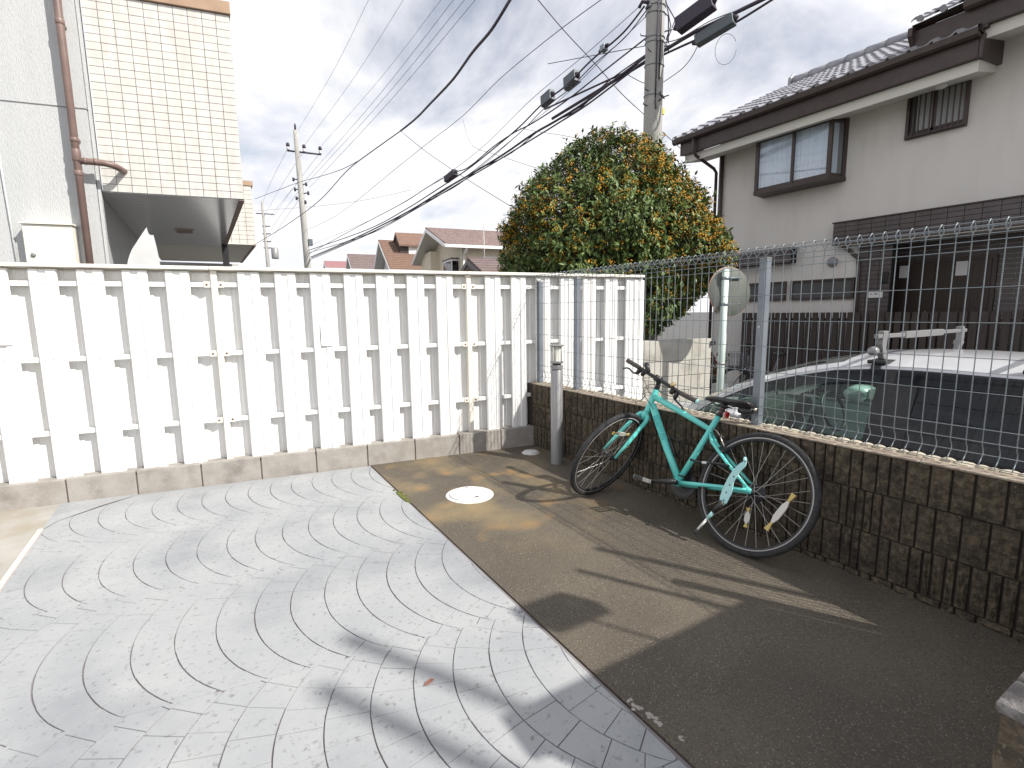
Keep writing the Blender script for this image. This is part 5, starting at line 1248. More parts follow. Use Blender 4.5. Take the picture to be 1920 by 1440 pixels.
P2 = thing("utility_pole", "slim distant concrete utility pole with a crossarm and three insulators", "utility pole", (2.50, 25.66, ROAD))
b = MB(); b.tube([(2.58, 25.62, ROAD - .1), (2.535, 25.63, 3.8), (2.48, 25.66, 6.6), (2.39, 25.72, 10.7)], [.19, .175, .155, .115], 16); obj("pole_shaft", b, m_pole, P2, True)
ca = np.array([1.98, 25.97, 9.72]); cb = np.array([3.46, 25.06, 9.50])
b = MB(); b.tube([ca, cb], .045, 8); obj("crossarm", b, m_cable, P2, True)
for f in (.02, .5, .98):
    p = ca + (cb - ca) * f
    b = MB(); b.lathe(p + np.array([0, 0, .03]), [(.03, 0), (.085, .03), (.06, .08), (.08, .11), (.05, .18)], 12); ins = obj("insulator", b, m_paper, P2, True)
    b = MB(); b.lathe(p + np.array([0, 0, .215]), [(.085, 0), (.09, .08), (.07, .17)], 12); obj("insulator_cap", b, m_cable, ins, True)
b = MB(); b.lathe((2.385, 25.72, 10.7), [(.05, 0), (.05, .25), (.02, .35)], 10); obj("pole_top", b, m_cable, P2, True)
for z, dx in ((8.25, -.35), (8.0, .3), (7.75, -.3), (7.55, .38), (7.3, -.25), (7.1, .2)):
    b = MB(); b.tube([(2.45, 25.66, z), (2.45 + dx * .86, 25.66 - dx * .5, z + .05)], .03, 6); b.lathe((2.45 + dx * .86, 25.66 - dx * .5, z + .02), [(.05, -.08), (.06, 0), (.05, .1)], 8); obj("pole_bracket", b, m_cable, P2, True)
b = MB(); b.box(2.62, 2.84, 25.45, 25.6, 4.9, 5.25); obj("junction_box", b, m_box, P2, bevel=.02)
P3 = thing("utility_pole", "farthest thin utility pole half hidden beside the tiled building", "utility pole", (3.45, 50.8, ROAD))
b = MB(); b.tube([(3.40, 50.8, ROAD), (3.36, 50.83, 5.86), (3.26, 50.89, 11.9)], [.2, .17, .11], 10); obj("pole_shaft", b, m_pole, P3, True)
b = MB(); b.tube([(2.7, 51.2, 10.79), (4.16, 50.34, 10.67)], .05, 6); obj("crossarm", b, m_cable, P3, True)
b = MB(); b.lathe((4.0, 50.5, 6.6), [(.3, 0), (.32, .1), (.32, .9), (.25, 1.0)], 12); obj("transformer", b, m_alu, P3, True)
for z in (9.6, 8.9, 8.2, 7.6):
    b = MB(); b.tube([(3.1, 50.9, z), (3.75, 50.6, z)], .05, 6); obj("pole_bracket", b, m_cable, P3, True)

WIRES = [
    ('thin overhead line from the distant pole, leftmost of six at the top edge', 0.0055, 1, [[1.822, 6.697, 9.544], [2.484, 12.568, 10.587], [2.556, 13.209, 10.701], [2.592, 13.922, 10.736], [2.6, 14.706, 10.714], [2.59, 15.564, 10.66], [2.574, 16.493, 10.602], [2.567, 17.496, 10.576], [2.544, 18.57, 10.546], [2.491, 19.759, 10.483], [2.426, 21.063, 10.416], [2.374, 22.486, 10.38], [2.364, 24.028, 10.419], [2.433, 25.692, 10.587]], 'bare lines from the distant pole out over the yard', 'cable'),
    ('thin overhead line from the distant pole, second of six from the left at the top edge', 0.0055, 1, [[2.292, 5.192, 8.959], [3.008, 11.056, 10.007], [3.088, 11.709, 10.124], [3.12, 12.445, 10.161], [3.116, 13.265, 10.139], [3.089, 14.17, 10.083], [3.053, 15.16, 10.022], [3.029, 16.234, 9.994], [2.988, 17.406, 9.963], [2.909, 18.719, 9.897], [2.814, 20.177, 9.825], [2.733, 21.787, 9.785], [2.705, 23.553, 9.825], [2.777, 25.484, 10.007]], 'bare lines from the distant pole out over the yard', 'cable'),
    ('thin overhead line from the distant pole, third of six from the left at the top edge', 0.0055, 1, [[3.094, 4.588, 8.908], [3.886, 10.442, 9.955], [3.974, 11.089, 10.071], [4.004, 11.825, 10.107], [3.99, 12.65, 10.084], [3.947, 13.563, 10.026], [3.895, 14.562, 9.964], [3.856, 15.644, 9.934], [3.801, 16.832, 9.905], [3.7, 18.168, 9.839], [3.58, 19.654, 9.768], [3.477, 21.293, 9.729], [3.434, 23.088, 9.771], [3.508, 25.043, 9.955]], 'bare lines from the distant pole out over the yard', 'cable'),
    ('thin overhead line from the distant pole, fourth of six from the left at the top edge', 0.006, 1, [[1.976, 1.71, 7.207], [2.883, 7.541, 8.288], [2.983, 8.19, 8.409], [3.028, 8.944, 8.451], [3.029, 9.807, 8.434], [3.001, 10.783, 8.381], [2.963, 11.88, 8.32], [2.942, 13.101, 8.29], [2.905, 14.487, 8.258], [2.818, 16.098, 8.182], [2.71, 17.963, 8.094], [2.619, 20.117, 8.037], [2.597, 22.612, 8.072], [2.723, 25.517, 8.288]], 'bare lines from the distant pole out over the yard', 'cable'),
    ('thin overhead line from the distant pole, fifth of six from the left at the top edge', 0.006, 1, [[2.033, 1.328, 7.042], [2.971, 7.154, 8.127], [3.075, 7.798, 8.247], [3.12, 8.55, 8.29], [3.12, 9.413, 8.273], [3.089, 10.394, 8.22], [3.048, 11.496, 8.159], [3.024, 12.729, 8.129], [2.984, 14.132, 8.098], [2.893, 15.771, 8.021], [2.778, 17.675, 7.932], [2.68, 19.887, 7.873], [2.655, 22.462, 7.908], [2.786, 25.479, 8.127]], 'bare lines from the distant pole out over the yard', 'cable'),
    ('thin overhead line from the distant pole, rightmost of six at the top edge', 0.006, 1, [[1.956, 0.791, 6.767], [2.949, 6.607, 7.858], [3.057, 7.242, 7.978], [3.107, 7.987, 8.021], [3.111, 8.847, 8.005], [3.084, 9.827, 7.953], [3.047, 10.935, 7.893], [3.028, 12.178, 7.863], [2.994, 13.603, 7.832], [2.907, 15.278, 7.754], [2.797, 17.238, 7.663], [2.705, 19.536, 7.601], [2.691, 22.238, 7.635], [2.842, 25.445, 7.858]], 'bare lines from the distant pole out over the yard', 'cable'),
    ('thick black bundled cable sagging from the upper edge to a fork above the houses', 0.022, 0, [[0.051, -0.738, 4.451], [1.018, 2.02, 5.129], [1.058, 2.135, 5.157], [1.091, 2.26, 5.17], [1.12, 2.392, 5.175], [1.146, 2.53, 5.175], [1.173, 2.674, 5.177], [1.203, 2.822, 5.188], [1.227, 2.957, 5.199], [1.251, 3.097, 5.214], [1.275, 3.242, 5.232], [1.3, 3.392, 5.251], [1.326, 3.547, 5.269], [1.353, 3.708, 5.284], [1.388, 3.888, 5.303], [1.426, 4.076, 5.319], [1.464, 4.271, 5.334], [1.504, 4.476, 5.35], [1.544, 4.69, 5.367], [1.584, 4.915, 5.387], [1.621, 5.152, 5.41], [1.656, 5.403, 5.433], [1.691, 5.666, 5.459], [1.729, 5.942, 5.488], [1.773, 6.23, 5.523], [1.825, 6.529, 5.567], [1.847, 6.741, 5.58], [1.875, 6.957, 5.6], [1.909, 7.178, 5.625], [1.946, 7.406, 5.654], [1.983, 7.643, 5.686], [2.02, 7.89, 5.72], [2.045, 8.133, 5.746], [2.066, 8.388, 5.772], [2.088, 8.653, 5.801], [2.115, 8.924, 5.835], [2.153, 9.2, 5.88], [2.207, 9.478, 5.937]], None, 'cable'),
    ('black cable continuing from the fork down to the far left past the distant pole', 0.014, 0, [[2.207, 9.478, 5.937], [2.229, 9.911, 5.982], [2.202, 10.398, 5.994], [2.146, 10.93, 5.984], [2.08, 11.498, 5.968], [2.029, 12.089, 5.963], [2.017, 12.692, 5.989], [1.968, 12.976, 5.963], [1.951, 13.248, 5.962], [1.953, 13.515, 5.973], [1.962, 13.786, 5.987], [1.963, 14.069, 5.988], [1.942, 14.373, 5.965], [1.949, 14.907, 5.965], [1.947, 15.474, 5.943], [1.937, 16.077, 5.908], [1.918, 16.718, 5.865], [1.89, 17.4, 5.822], [1.855, 18.126, 5.788], [1.822, 18.973, 5.775], [1.776, 19.885, 5.762], [1.717, 20.867, 5.752], [1.651, 21.925, 5.745], [1.579, 23.064, 5.743], [1.505, 24.292, 5.747], [1.402, 25.556, 5.738], [1.269, 26.937, 5.722], [1.125, 28.434, 5.712], [0.991, 30.05, 5.719], [0.893, 31.787, 5.758], [0.863, 33.646, 5.848]], None, 'cable'),
    ('black cable branching left from the fork towards the tiled building', 0.011, 0, [[2.671, 15.037, 6.655], [2.67, 15.28, 6.68], [2.646, 15.541, 6.692], [2.607, 15.817, 6.696], [2.557, 16.106, 6.696], [2.503, 16.402, 6.699], [2.452, 16.703, 6.709], [2.408, 17.036, 6.734], [2.36, 17.38, 6.763], [2.307, 17.735, 6.794], [2.251, 18.1, 6.828], [2.191, 18.477, 6.863], [2.127, 18.865, 6.899], [2.065, 19.294, 6.944], [1.996, 19.739, 6.992], [1.923, 20.199, 7.042], [1.847, 20.674, 7.093], [1.771, 21.164, 7.144], [1.695, 21.667, 7.193], [1.618, 22.166, 7.236], [1.541, 22.68, 7.278], [1.464, 23.209, 7.319], [1.384, 23.756, 7.359], [1.3, 24.323, 7.401], [1.21, 24.912, 7.444], [1.105, 25.557, 7.489], [0.98, 26.237, 7.529], [0.848, 26.944, 7.569], [0.726, 27.671, 7.617], [0.628, 28.409, 7.679], [0.573, 29.149, 7.762]], None, 'cable'),
    ('thin drop wire from the cable fork down to the orange flowering tree', 0.006, 0, [[2.207, 9.478, 5.937], [2.21, 9.29, 5.829], [2.233, 9.095, 5.702], [2.271, 8.894, 5.564], [2.318, 8.692, 5.421], [2.37, 8.491, 5.279], [2.421, 8.294, 5.144], [2.457, 8.066, 5.005], [2.497, 7.841, 4.868], [2.541, 7.62, 4.732], [2.589, 7.4, 4.597], [2.644, 7.182, 4.462], [2.705, 6.964, 4.325], [2.764, 6.696, 4.167], [2.844, 6.423, 3.999], [2.928, 6.154, 3.832], [3.001, 5.899, 3.678], [3.049, 5.665, 3.545], [3.057, 5.462, 3.442]], None, 'cable'),
    ('drop wire crossing the upper middle of the sky down behind the concrete pole', 0.007, 0, [[-0.726, 1.187, 5.699], [1.884, 2.665, 5.677], [1.967, 2.712, 5.676], [2.064, 2.752, 5.657], [2.173, 2.786, 5.626], [2.291, 2.818, 5.587], [2.412, 2.849, 5.547], [2.534, 2.883, 5.511], [2.664, 2.924, 5.481], [2.801, 2.964, 5.448], [2.944, 3.004, 5.414], [3.089, 3.046, 5.379], [3.236, 3.089, 5.346], [3.382, 3.137, 5.316], [3.51, 3.171, 5.278], [3.637, 3.209, 5.243], [3.764, 3.249, 5.209], [3.893, 3.29, 5.177], [4.024, 3.333, 5.146], [4.159, 3.376, 5.117], [4.29, 3.409, 5.085], [4.425, 3.442, 5.054], [4.562, 3.477, 5.026], [4.701, 3.512, 4.999], [4.841, 3.55, 4.974], [4.98, 3.59, 4.95], [5.1, 3.617, 4.921], [5.218, 3.647, 4.895], [5.335, 3.678, 4.871], [5.454, 3.711, 4.848], [5.574, 3.744, 4.824], [5.698, 3.777, 4.8], [5.828, 3.806, 4.77], [5.965, 3.833, 4.735], [6.104, 3.861, 4.699], [6.242, 3.891, 4.668], [6.372, 3.929, 4.646], [6.489, 3.975, 4.638]], None, 'cable'),
    ('loosely coiled messenger wire sloping from the top of the sky to the distant pole', 0.006, 1, [[1.321, -1.927, 4.45], [2.252, 1.86, 5.339], [2.275, 1.953, 5.361], [2.284, 2.056, 5.373], [2.284, 2.168, 5.378], [2.279, 2.286, 5.378], [2.272, 2.408, 5.377], [2.268, 2.531, 5.378], [2.275, 2.666, 5.386], [2.282, 2.805, 5.393], [2.287, 2.949, 5.399], [2.291, 3.099, 5.404], [2.295, 3.254, 5.406], [2.297, 3.414, 5.407], [2.307, 3.595, 5.414], [2.315, 3.784, 5.419], [2.323, 3.981, 5.423], [2.33, 4.185, 5.424], [2.337, 4.398, 5.423], [2.345, 4.619, 5.419], [2.362, 4.863, 5.416], [2.38, 5.118, 5.408], [2.398, 5.384, 5.396], [2.416, 5.664, 5.383], [2.434, 5.958, 5.372], [2.45, 6.268, 5.366], [2.459, 6.587, 5.362], [2.465, 6.925, 5.362], [2.469, 7.281, 5.364], [2.475, 7.655, 5.369], [2.483, 8.048, 5.376], [2.497, 8.46, 5.385], [2.503, 8.838, 5.386], [2.522, 9.228, 5.396], [2.544, 9.637, 5.409], [2.563, 10.07, 5.418], [2.567, 10.537, 5.414], [2.546, 11.044, 5.389], [2.589, 11.909, 5.409], [2.603, 12.883, 5.399], [2.599, 13.975, 5.371], [2.592, 15.194, 5.343], [2.601, 16.552, 5.335], [2.647, 18.065, 5.374], [2.579, 19.108, 5.351], [2.516, 20.23, 5.359], [2.467, 21.437, 5.397], [2.446, 22.734, 5.465], [2.467, 24.127, 5.564], [2.547, 25.623, 5.693]], None, 'cable'),
    ('black telephone cable in the upper bundle between the concrete pole and the distant pole', 0.017, 0, [[4.349, 3.047, 6.438], [4.379, 3.129, 6.439], [4.4, 3.219, 6.422], [4.411, 3.317, 6.393], [4.416, 3.419, 6.357], [4.417, 3.527, 6.32], [4.416, 3.637, 6.288], [4.423, 3.767, 6.27], [4.423, 3.905, 6.251], [4.418, 4.049, 6.232], [4.412, 4.196, 6.212], [4.407, 4.346, 6.193], [4.409, 4.496, 6.173], [4.406, 4.634, 6.145], [4.407, 4.774, 6.115], [4.41, 4.915, 6.084], [4.415, 5.058, 6.055], [4.421, 5.203, 6.03], [4.428, 5.352, 6.011], [4.42, 5.478, 5.99], [4.414, 5.605, 5.976], [4.41, 5.733, 5.968], [4.406, 5.863, 5.96], [4.401, 5.997, 5.947], [4.393, 6.134, 5.925], [4.397, 6.295, 5.902], [4.399, 6.461, 5.87], [4.4, 6.631, 5.834], [4.401, 6.806, 5.795], [4.401, 6.985, 5.757], [4.402, 7.168, 5.725], [4.397, 7.344, 5.693], [4.393, 7.525, 5.665], [4.389, 7.709, 5.638], [4.383, 7.899, 5.612], [4.376, 8.094, 5.584], [4.366, 8.295, 5.553], [4.361, 8.516, 5.523], [4.355, 8.743, 5.492], [4.347, 8.977, 5.458], [4.335, 9.22, 5.423], [4.32, 9.472, 5.387], [4.299, 9.733, 5.35], [4.285, 10.031, 5.319], [4.264, 10.343, 5.287], [4.238, 10.667, 5.253], [4.209, 11.004, 5.219], [4.179, 11.353, 5.184], [4.149, 11.712, 5.149], [4.12, 12.079, 5.113], [4.091, 12.457, 5.077], [4.062, 12.85, 5.04], [4.029, 13.258, 5.002], [3.99, 13.685, 4.963], [3.942, 14.133, 4.923], [3.907, 14.641, 4.891], [3.873, 15.17, 4.858], [3.832, 15.726, 4.825], [3.776, 16.317, 4.789], [3.695, 16.95, 4.75], [3.578, 17.634, 4.706], [3.469, 18.688, 4.692], [3.281, 19.87, 4.661], [3.051, 21.168, 4.626], [2.822, 22.567, 4.601], [2.645, 24.052, 4.6], [2.583, 25.601, 4.645]], None, 'cable'),
    ('second cable of the upper bundle carrying the small grey splice boxes', 0.01, 0, [[4.374, 3.032, 6.362], [4.405, 3.114, 6.362], [4.425, 3.204, 6.345], [4.437, 3.301, 6.314], [4.442, 3.404, 6.277], [4.444, 3.511, 6.239], [4.443, 3.622, 6.207], [4.45, 3.752, 6.188], [4.45, 3.889, 6.168], [4.445, 4.033, 6.148], [4.439, 4.181, 6.127], [4.436, 4.33, 6.106], [4.437, 4.48, 6.085], [4.435, 4.618, 6.056], [4.436, 4.758, 6.025], [4.439, 4.899, 5.993], [4.444, 5.042, 5.963], [4.451, 5.187, 5.937], [4.459, 5.335, 5.917], [4.451, 5.462, 5.894], [4.445, 5.588, 5.88], [4.441, 5.717, 5.87], [4.437, 5.847, 5.861], [4.433, 5.98, 5.847], [4.425, 6.118, 5.825], [4.429, 6.279, 5.8], [4.432, 6.444, 5.767], [4.433, 6.615, 5.729], [4.434, 6.789, 5.689], [4.435, 6.968, 5.65], [4.436, 7.151, 5.615], [4.432, 7.328, 5.583], [4.428, 7.509, 5.553], [4.424, 7.693, 5.525], [4.419, 7.883, 5.497], [4.412, 8.078, 5.468], [4.402, 8.279, 5.435], [4.398, 8.5, 5.404], [4.392, 8.727, 5.37], [4.385, 8.961, 5.334], [4.374, 9.204, 5.297], [4.359, 9.456, 5.259], [4.339, 9.718, 5.22], [4.325, 10.016, 5.187], [4.304, 10.328, 5.153], [4.279, 10.652, 5.117], [4.251, 10.989, 5.08], [4.221, 11.338, 5.042], [4.193, 11.698, 5.005], [4.164, 12.065, 4.966], [4.136, 12.443, 4.927], [4.107, 12.836, 4.887], [4.075, 13.245, 4.846], [4.037, 13.673, 4.804], [3.99, 14.121, 4.761], [3.956, 14.629, 4.723], [3.923, 15.158, 4.684], [3.884, 15.715, 4.644], [3.829, 16.307, 4.602], [3.749, 16.941, 4.56], [3.632, 17.626, 4.517], [3.522, 18.679, 4.508], [3.332, 19.859, 4.489], [3.099, 21.154, 4.471], [2.868, 22.551, 4.463], [2.689, 24.032, 4.479], [2.625, 25.576, 4.534]], None, 'cable'),
    ('grey wire just above the upper cable bundle', 0.006, 1, [[4.332, 3.057, 6.489], [4.381, 3.254, 6.507], [4.396, 3.481, 6.49], [4.387, 3.732, 6.45], [4.364, 4.002, 6.396], [4.341, 4.283, 6.342], [4.332, 4.568, 6.301], [4.322, 4.841, 6.267], [4.314, 5.125, 6.237], [4.306, 5.421, 6.208], [4.299, 5.73, 6.177], [4.29, 6.054, 6.14], [4.279, 6.393, 6.093], [4.278, 6.769, 6.037], [4.277, 7.165, 5.967], [4.274, 7.583, 5.887], [4.27, 8.025, 5.803], [4.266, 8.493, 5.723], [4.26, 8.989, 5.654], [4.229, 9.469, 5.583], [4.196, 9.975, 5.52], [4.161, 10.511, 5.462], [4.123, 11.078, 5.41], [4.082, 11.68, 5.359], [4.038, 12.319, 5.31], [3.982, 12.964, 5.254], [3.927, 13.647, 5.203], [3.868, 14.373, 5.156], [3.799, 15.151, 5.11], [3.713, 15.989, 5.064], [3.602, 16.899, 5.016], [3.467, 18.038, 4.978], [3.265, 19.313, 4.925], [3.029, 20.717, 4.871], [2.8, 22.242, 4.83], [2.627, 23.877, 4.821], [2.571, 25.608, 4.867]], None, 'cable'),
    ('thin wire just below the upper cable bundle', 0.006, 1, [[4.368, 3.036, 6.27], [4.407, 3.168, 6.278], [4.424, 3.318, 6.263], [4.426, 3.482, 6.231], [4.419, 3.656, 6.188], [4.408, 3.837, 6.141], [4.402, 4.021, 6.097], [4.413, 4.227, 6.062], [4.419, 4.443, 6.02], [4.423, 4.669, 5.973], [4.426, 4.904, 5.924], [4.429, 5.148, 5.878], [4.436, 5.399, 5.838], [4.429, 5.633, 5.796], [4.425, 5.873, 5.761], [4.421, 6.122, 5.729], [4.417, 6.379, 5.697], [4.41, 6.647, 5.661], [4.4, 6.927, 5.617], [4.398, 7.24, 5.568], [4.391, 7.568, 5.508], [4.382, 7.912, 5.442], [4.372, 8.271, 5.376], [4.363, 8.645, 5.314], [4.357, 9.034, 5.263], [4.327, 9.389, 5.211], [4.297, 9.757, 5.169], [4.268, 10.14, 5.134], [4.239, 10.537, 5.103], [4.211, 10.95, 5.072], [4.183, 11.38, 5.038], [4.146, 11.802, 4.993], [4.109, 12.241, 4.947], [4.073, 12.697, 4.9], [4.037, 13.173, 4.855], [3.998, 13.671, 4.811], [3.956, 14.192, 4.769], [3.912, 14.712, 4.729], [3.874, 15.251, 4.692], [3.835, 15.815, 4.658], [3.784, 16.412, 4.625], [3.71, 17.05, 4.59], [3.6, 17.741, 4.551], [3.493, 18.781, 4.54], [3.312, 19.945, 4.517], [3.091, 21.22, 4.492], [2.872, 22.592, 4.476], [2.705, 24.046, 4.485], [2.649, 25.561, 4.533]], None, 'cable'),
    ('black cable below the splice boxes ending at the black closure', 0.013, 0, [[4.398, 3.017, 5.947], [4.415, 3.149, 5.945], [4.402, 3.302, 5.919], [4.371, 3.47, 5.875], [4.329, 3.648, 5.824], [4.29, 3.829, 5.773], [4.263, 4.006, 5.732], [4.234, 4.164, 5.691], [4.207, 4.322, 5.651], [4.183, 4.483, 5.612], [4.161, 4.647, 5.575], [4.14, 4.812, 5.541], [4.121, 4.981, 5.512], [4.086, 5.132, 5.475], [4.051, 5.286, 5.441], [4.018, 5.441, 5.411], [3.988, 5.598, 5.385], [3.965, 5.753, 5.365], [3.95, 5.906, 5.352], [3.915, 6.007, 5.331], [3.891, 6.102, 5.32], [3.874, 6.194, 5.317], [3.86, 6.286, 5.315], [3.843, 6.379, 5.31], [3.821, 6.477, 5.298], [3.801, 6.595, 5.283], [3.777, 6.716, 5.264], [3.752, 6.84, 5.242], [3.726, 6.965, 5.218], [3.701, 7.092, 5.192], [3.678, 7.219, 5.165], [3.655, 7.343, 5.134], [3.631, 7.47, 5.098], [3.608, 7.597, 5.06], [3.587, 7.724, 5.024], [3.572, 7.85, 4.993], [3.562, 7.975, 4.971], [3.537, 8.052, 4.945], [3.519, 8.125, 4.926], [3.506, 8.196, 4.913], [3.496, 8.266, 4.904], [3.486, 8.336, 4.898], [3.475, 8.407, 4.895], [3.454, 8.469, 4.891], [3.432, 8.533, 4.891], [3.41, 8.597, 4.894], [3.392, 8.66, 4.899], [3.379, 8.719, 4.906], [3.375, 8.773, 4.914]], None, 'cable'),
    ('black cable running on from the black closure to the distant pole', 0.011, 0, [[3.334, 9.265, 4.884], [3.354, 9.442, 4.897], [3.356, 9.634, 4.899], [3.346, 9.838, 4.893], [3.328, 10.051, 4.882], [3.307, 10.27, 4.869], [3.29, 10.492, 4.855], [3.29, 10.749, 4.849], [3.291, 11.014, 4.84], [3.291, 11.287, 4.828], [3.285, 11.571, 4.813], [3.27, 11.869, 4.795], [3.244, 12.183, 4.774], [3.242, 12.625, 4.771], [3.227, 13.096, 4.765], [3.202, 13.594, 4.755], [3.171, 14.119, 4.743], [3.138, 14.67, 4.731], [3.108, 15.246, 4.719], [3.08, 15.849, 4.708], [3.051, 16.485, 4.697], [3.02, 17.155, 4.685], [2.987, 17.863, 4.672], [2.951, 18.613, 4.656], [2.912, 19.409, 4.638], [2.859, 20.282, 4.61], [2.782, 21.225, 4.566], [2.698, 22.232, 4.519], [2.628, 23.298, 4.478], [2.594, 24.415, 4.459], [2.622, 25.578, 4.478]], None, 'cable'),
    ('thick black lower cable between the concrete pole and the distant pole', 0.024, 0, [[4.397, 3.018, 5.648], [4.425, 3.133, 5.655], [4.434, 3.262, 5.645], [4.428, 3.403, 5.624], [4.415, 3.552, 5.596], [4.403, 3.704, 5.568], [4.397, 3.856, 5.545], [4.394, 4.004, 5.525], [4.391, 4.156, 5.503], [4.387, 4.312, 5.48], [4.385, 4.471, 5.459], [4.385, 4.632, 5.442], [4.389, 4.796, 5.429], [4.376, 4.937, 5.41], [4.365, 5.079, 5.396], [4.357, 5.223, 5.385], [4.351, 5.368, 5.377], [4.348, 5.515, 5.372], [4.347, 5.663, 5.367], [4.336, 5.788, 5.358], [4.332, 5.91, 5.355], [4.33, 6.033, 5.355], [4.327, 6.16, 5.353], [4.318, 6.292, 5.345], [4.299, 6.432, 5.327], [4.302, 6.638, 5.317], [4.295, 6.856, 5.296], [4.282, 7.084, 5.268], [4.266, 7.32, 5.238], [4.25, 7.563, 5.21], [4.24, 7.81, 5.188], [4.222, 8.039, 5.165], [4.207, 8.273, 5.147], [4.192, 8.513, 5.13], [4.178, 8.759, 5.115], [4.163, 9.013, 5.099], [4.146, 9.275, 5.082], [4.128, 9.543, 5.064], [4.111, 9.818, 5.047], [4.092, 10.102, 5.03], [4.072, 10.396, 5.011], [4.049, 10.7, 4.99], [4.022, 11.016, 4.964], [4.004, 11.371, 4.939], [3.984, 11.739, 4.91], [3.96, 12.123, 4.877], [3.933, 12.523, 4.842], [3.899, 12.942, 4.806], [3.859, 13.381, 4.77], [3.823, 13.886, 4.742], [3.776, 14.419, 4.71], [3.721, 14.982, 4.678], [3.664, 15.571, 4.646], [3.608, 16.188, 4.617], [3.56, 16.83, 4.592], [3.495, 17.409, 4.56], [3.433, 18.011, 4.532], [3.375, 18.637, 4.507], [3.317, 19.291, 4.484], [3.257, 19.975, 4.463], [3.195, 20.693, 4.442], [3.106, 21.414, 4.411], [2.997, 22.179, 4.374], [2.884, 22.981, 4.338], [2.786, 23.812, 4.31], [2.72, 24.663, 4.298], [2.709, 25.525, 4.31]], None, 'cable'),
    ('second black cable lashed under the lower bundle', 0.016, 0, [[4.398, 3.018, 5.587], [4.422, 3.103, 5.594], [4.433, 3.199, 5.589], [4.433, 3.303, 5.575], [4.426, 3.413, 5.555], [4.415, 3.527, 5.531], [4.402, 3.645, 5.506], [4.41, 3.794, 5.492], [4.41, 3.952, 5.471], [4.406, 4.118, 5.445], [4.4, 4.288, 5.419], [4.396, 4.462, 5.395], [4.398, 4.637, 5.378], [4.387, 4.789, 5.358], [4.379, 4.941, 5.343], [4.374, 5.096, 5.332], [4.37, 5.254, 5.322], [4.365, 5.415, 5.313], [4.359, 5.582, 5.301], [4.352, 5.751, 5.288], [4.345, 5.925, 5.275], [4.337, 6.103, 5.263], [4.328, 6.286, 5.249], [4.318, 6.474, 5.235], [4.305, 6.669, 5.218], [4.296, 6.883, 5.203], [4.285, 7.105, 5.185], [4.272, 7.334, 5.166], [4.258, 7.571, 5.146], [4.243, 7.815, 5.126], [4.228, 8.066, 5.107], [4.213, 8.32, 5.089], [4.199, 8.582, 5.073], [4.184, 8.852, 5.057], [4.167, 9.132, 5.04], [4.146, 9.423, 5.019], [4.118, 9.727, 4.993], [4.103, 10.086, 4.971], [4.084, 10.462, 4.944], [4.06, 10.856, 4.913], [4.03, 11.268, 4.879], [3.995, 11.702, 4.842], [3.954, 12.156, 4.804], [3.92, 12.681, 4.77], [3.875, 13.237, 4.73], [3.823, 13.826, 4.687], [3.768, 14.448, 4.644], [3.714, 15.101, 4.604], [3.666, 15.786, 4.572], [3.598, 16.41, 4.535], [3.532, 17.062, 4.505], [3.468, 17.746, 4.479], [3.405, 18.463, 4.458], [3.34, 19.219, 4.437], [3.272, 20.017, 4.415], [3.173, 20.822, 4.379], [3.052, 21.681, 4.336], [2.926, 22.589, 4.293], [2.815, 23.536, 4.258], [2.741, 24.514, 4.242], [2.731, 25.512, 4.254]], None, 'cable'),
    ('third black cable twisting round the lower bundle', 0.011, 0, [[4.404, 3.014, 5.682], [4.433, 3.146, 5.693], [4.437, 3.298, 5.685], [4.423, 3.464, 5.664], [4.403, 3.639, 5.635], [4.386, 3.816, 5.606], [4.384, 3.99, 5.582], [4.382, 4.14, 5.551], [4.388, 4.29, 5.516], [4.398, 4.44, 5.48], [4.409, 4.594, 5.446], [4.417, 4.754, 5.416], [4.42, 4.921, 5.393], [4.411, 5.093, 5.38], [4.397, 5.273, 5.376], [4.38, 5.459, 5.379], [4.362, 5.651, 5.382], [4.345, 5.847, 5.38], [4.33, 6.046, 5.368], [4.324, 6.256, 5.345], [4.319, 6.471, 5.312], [4.316, 6.692, 5.272], [4.313, 6.919, 5.231], [4.309, 7.154, 5.194], [4.305, 7.396, 5.167], [4.285, 7.625, 5.146], [4.263, 7.861, 5.134], [4.24, 8.104, 5.127], [4.218, 8.354, 5.123], [4.199, 8.609, 5.117], [4.183, 8.868, 5.105], [4.167, 9.111, 5.081], [4.159, 9.356, 5.054], [4.153, 9.605, 5.025], [4.146, 9.863, 4.994], [4.131, 10.132, 4.962], [4.102, 10.418, 4.928], [4.086, 10.786, 4.911], [4.057, 11.176, 4.894], [4.018, 11.586, 4.875], [3.974, 12.016, 4.854], [3.927, 12.464, 4.83], [3.882, 12.929, 4.799], [3.844, 13.427, 4.763], [3.803, 13.949, 4.718], [3.759, 14.496, 4.668], [3.714, 15.07, 4.615], [3.665, 15.673, 4.566], [3.614, 16.307, 4.523], [3.549, 16.944, 4.484], [3.477, 17.616, 4.449], [3.401, 18.323, 4.418], [3.325, 19.066, 4.391], [3.251, 19.846, 4.366], [3.182, 20.664, 4.343], [3.079, 21.398, 4.302], [2.963, 22.173, 4.257], [2.849, 22.981, 4.214], [2.751, 23.818, 4.181], [2.688, 24.675, 4.164], [2.677, 25.544, 4.172]], None, 'cable'),
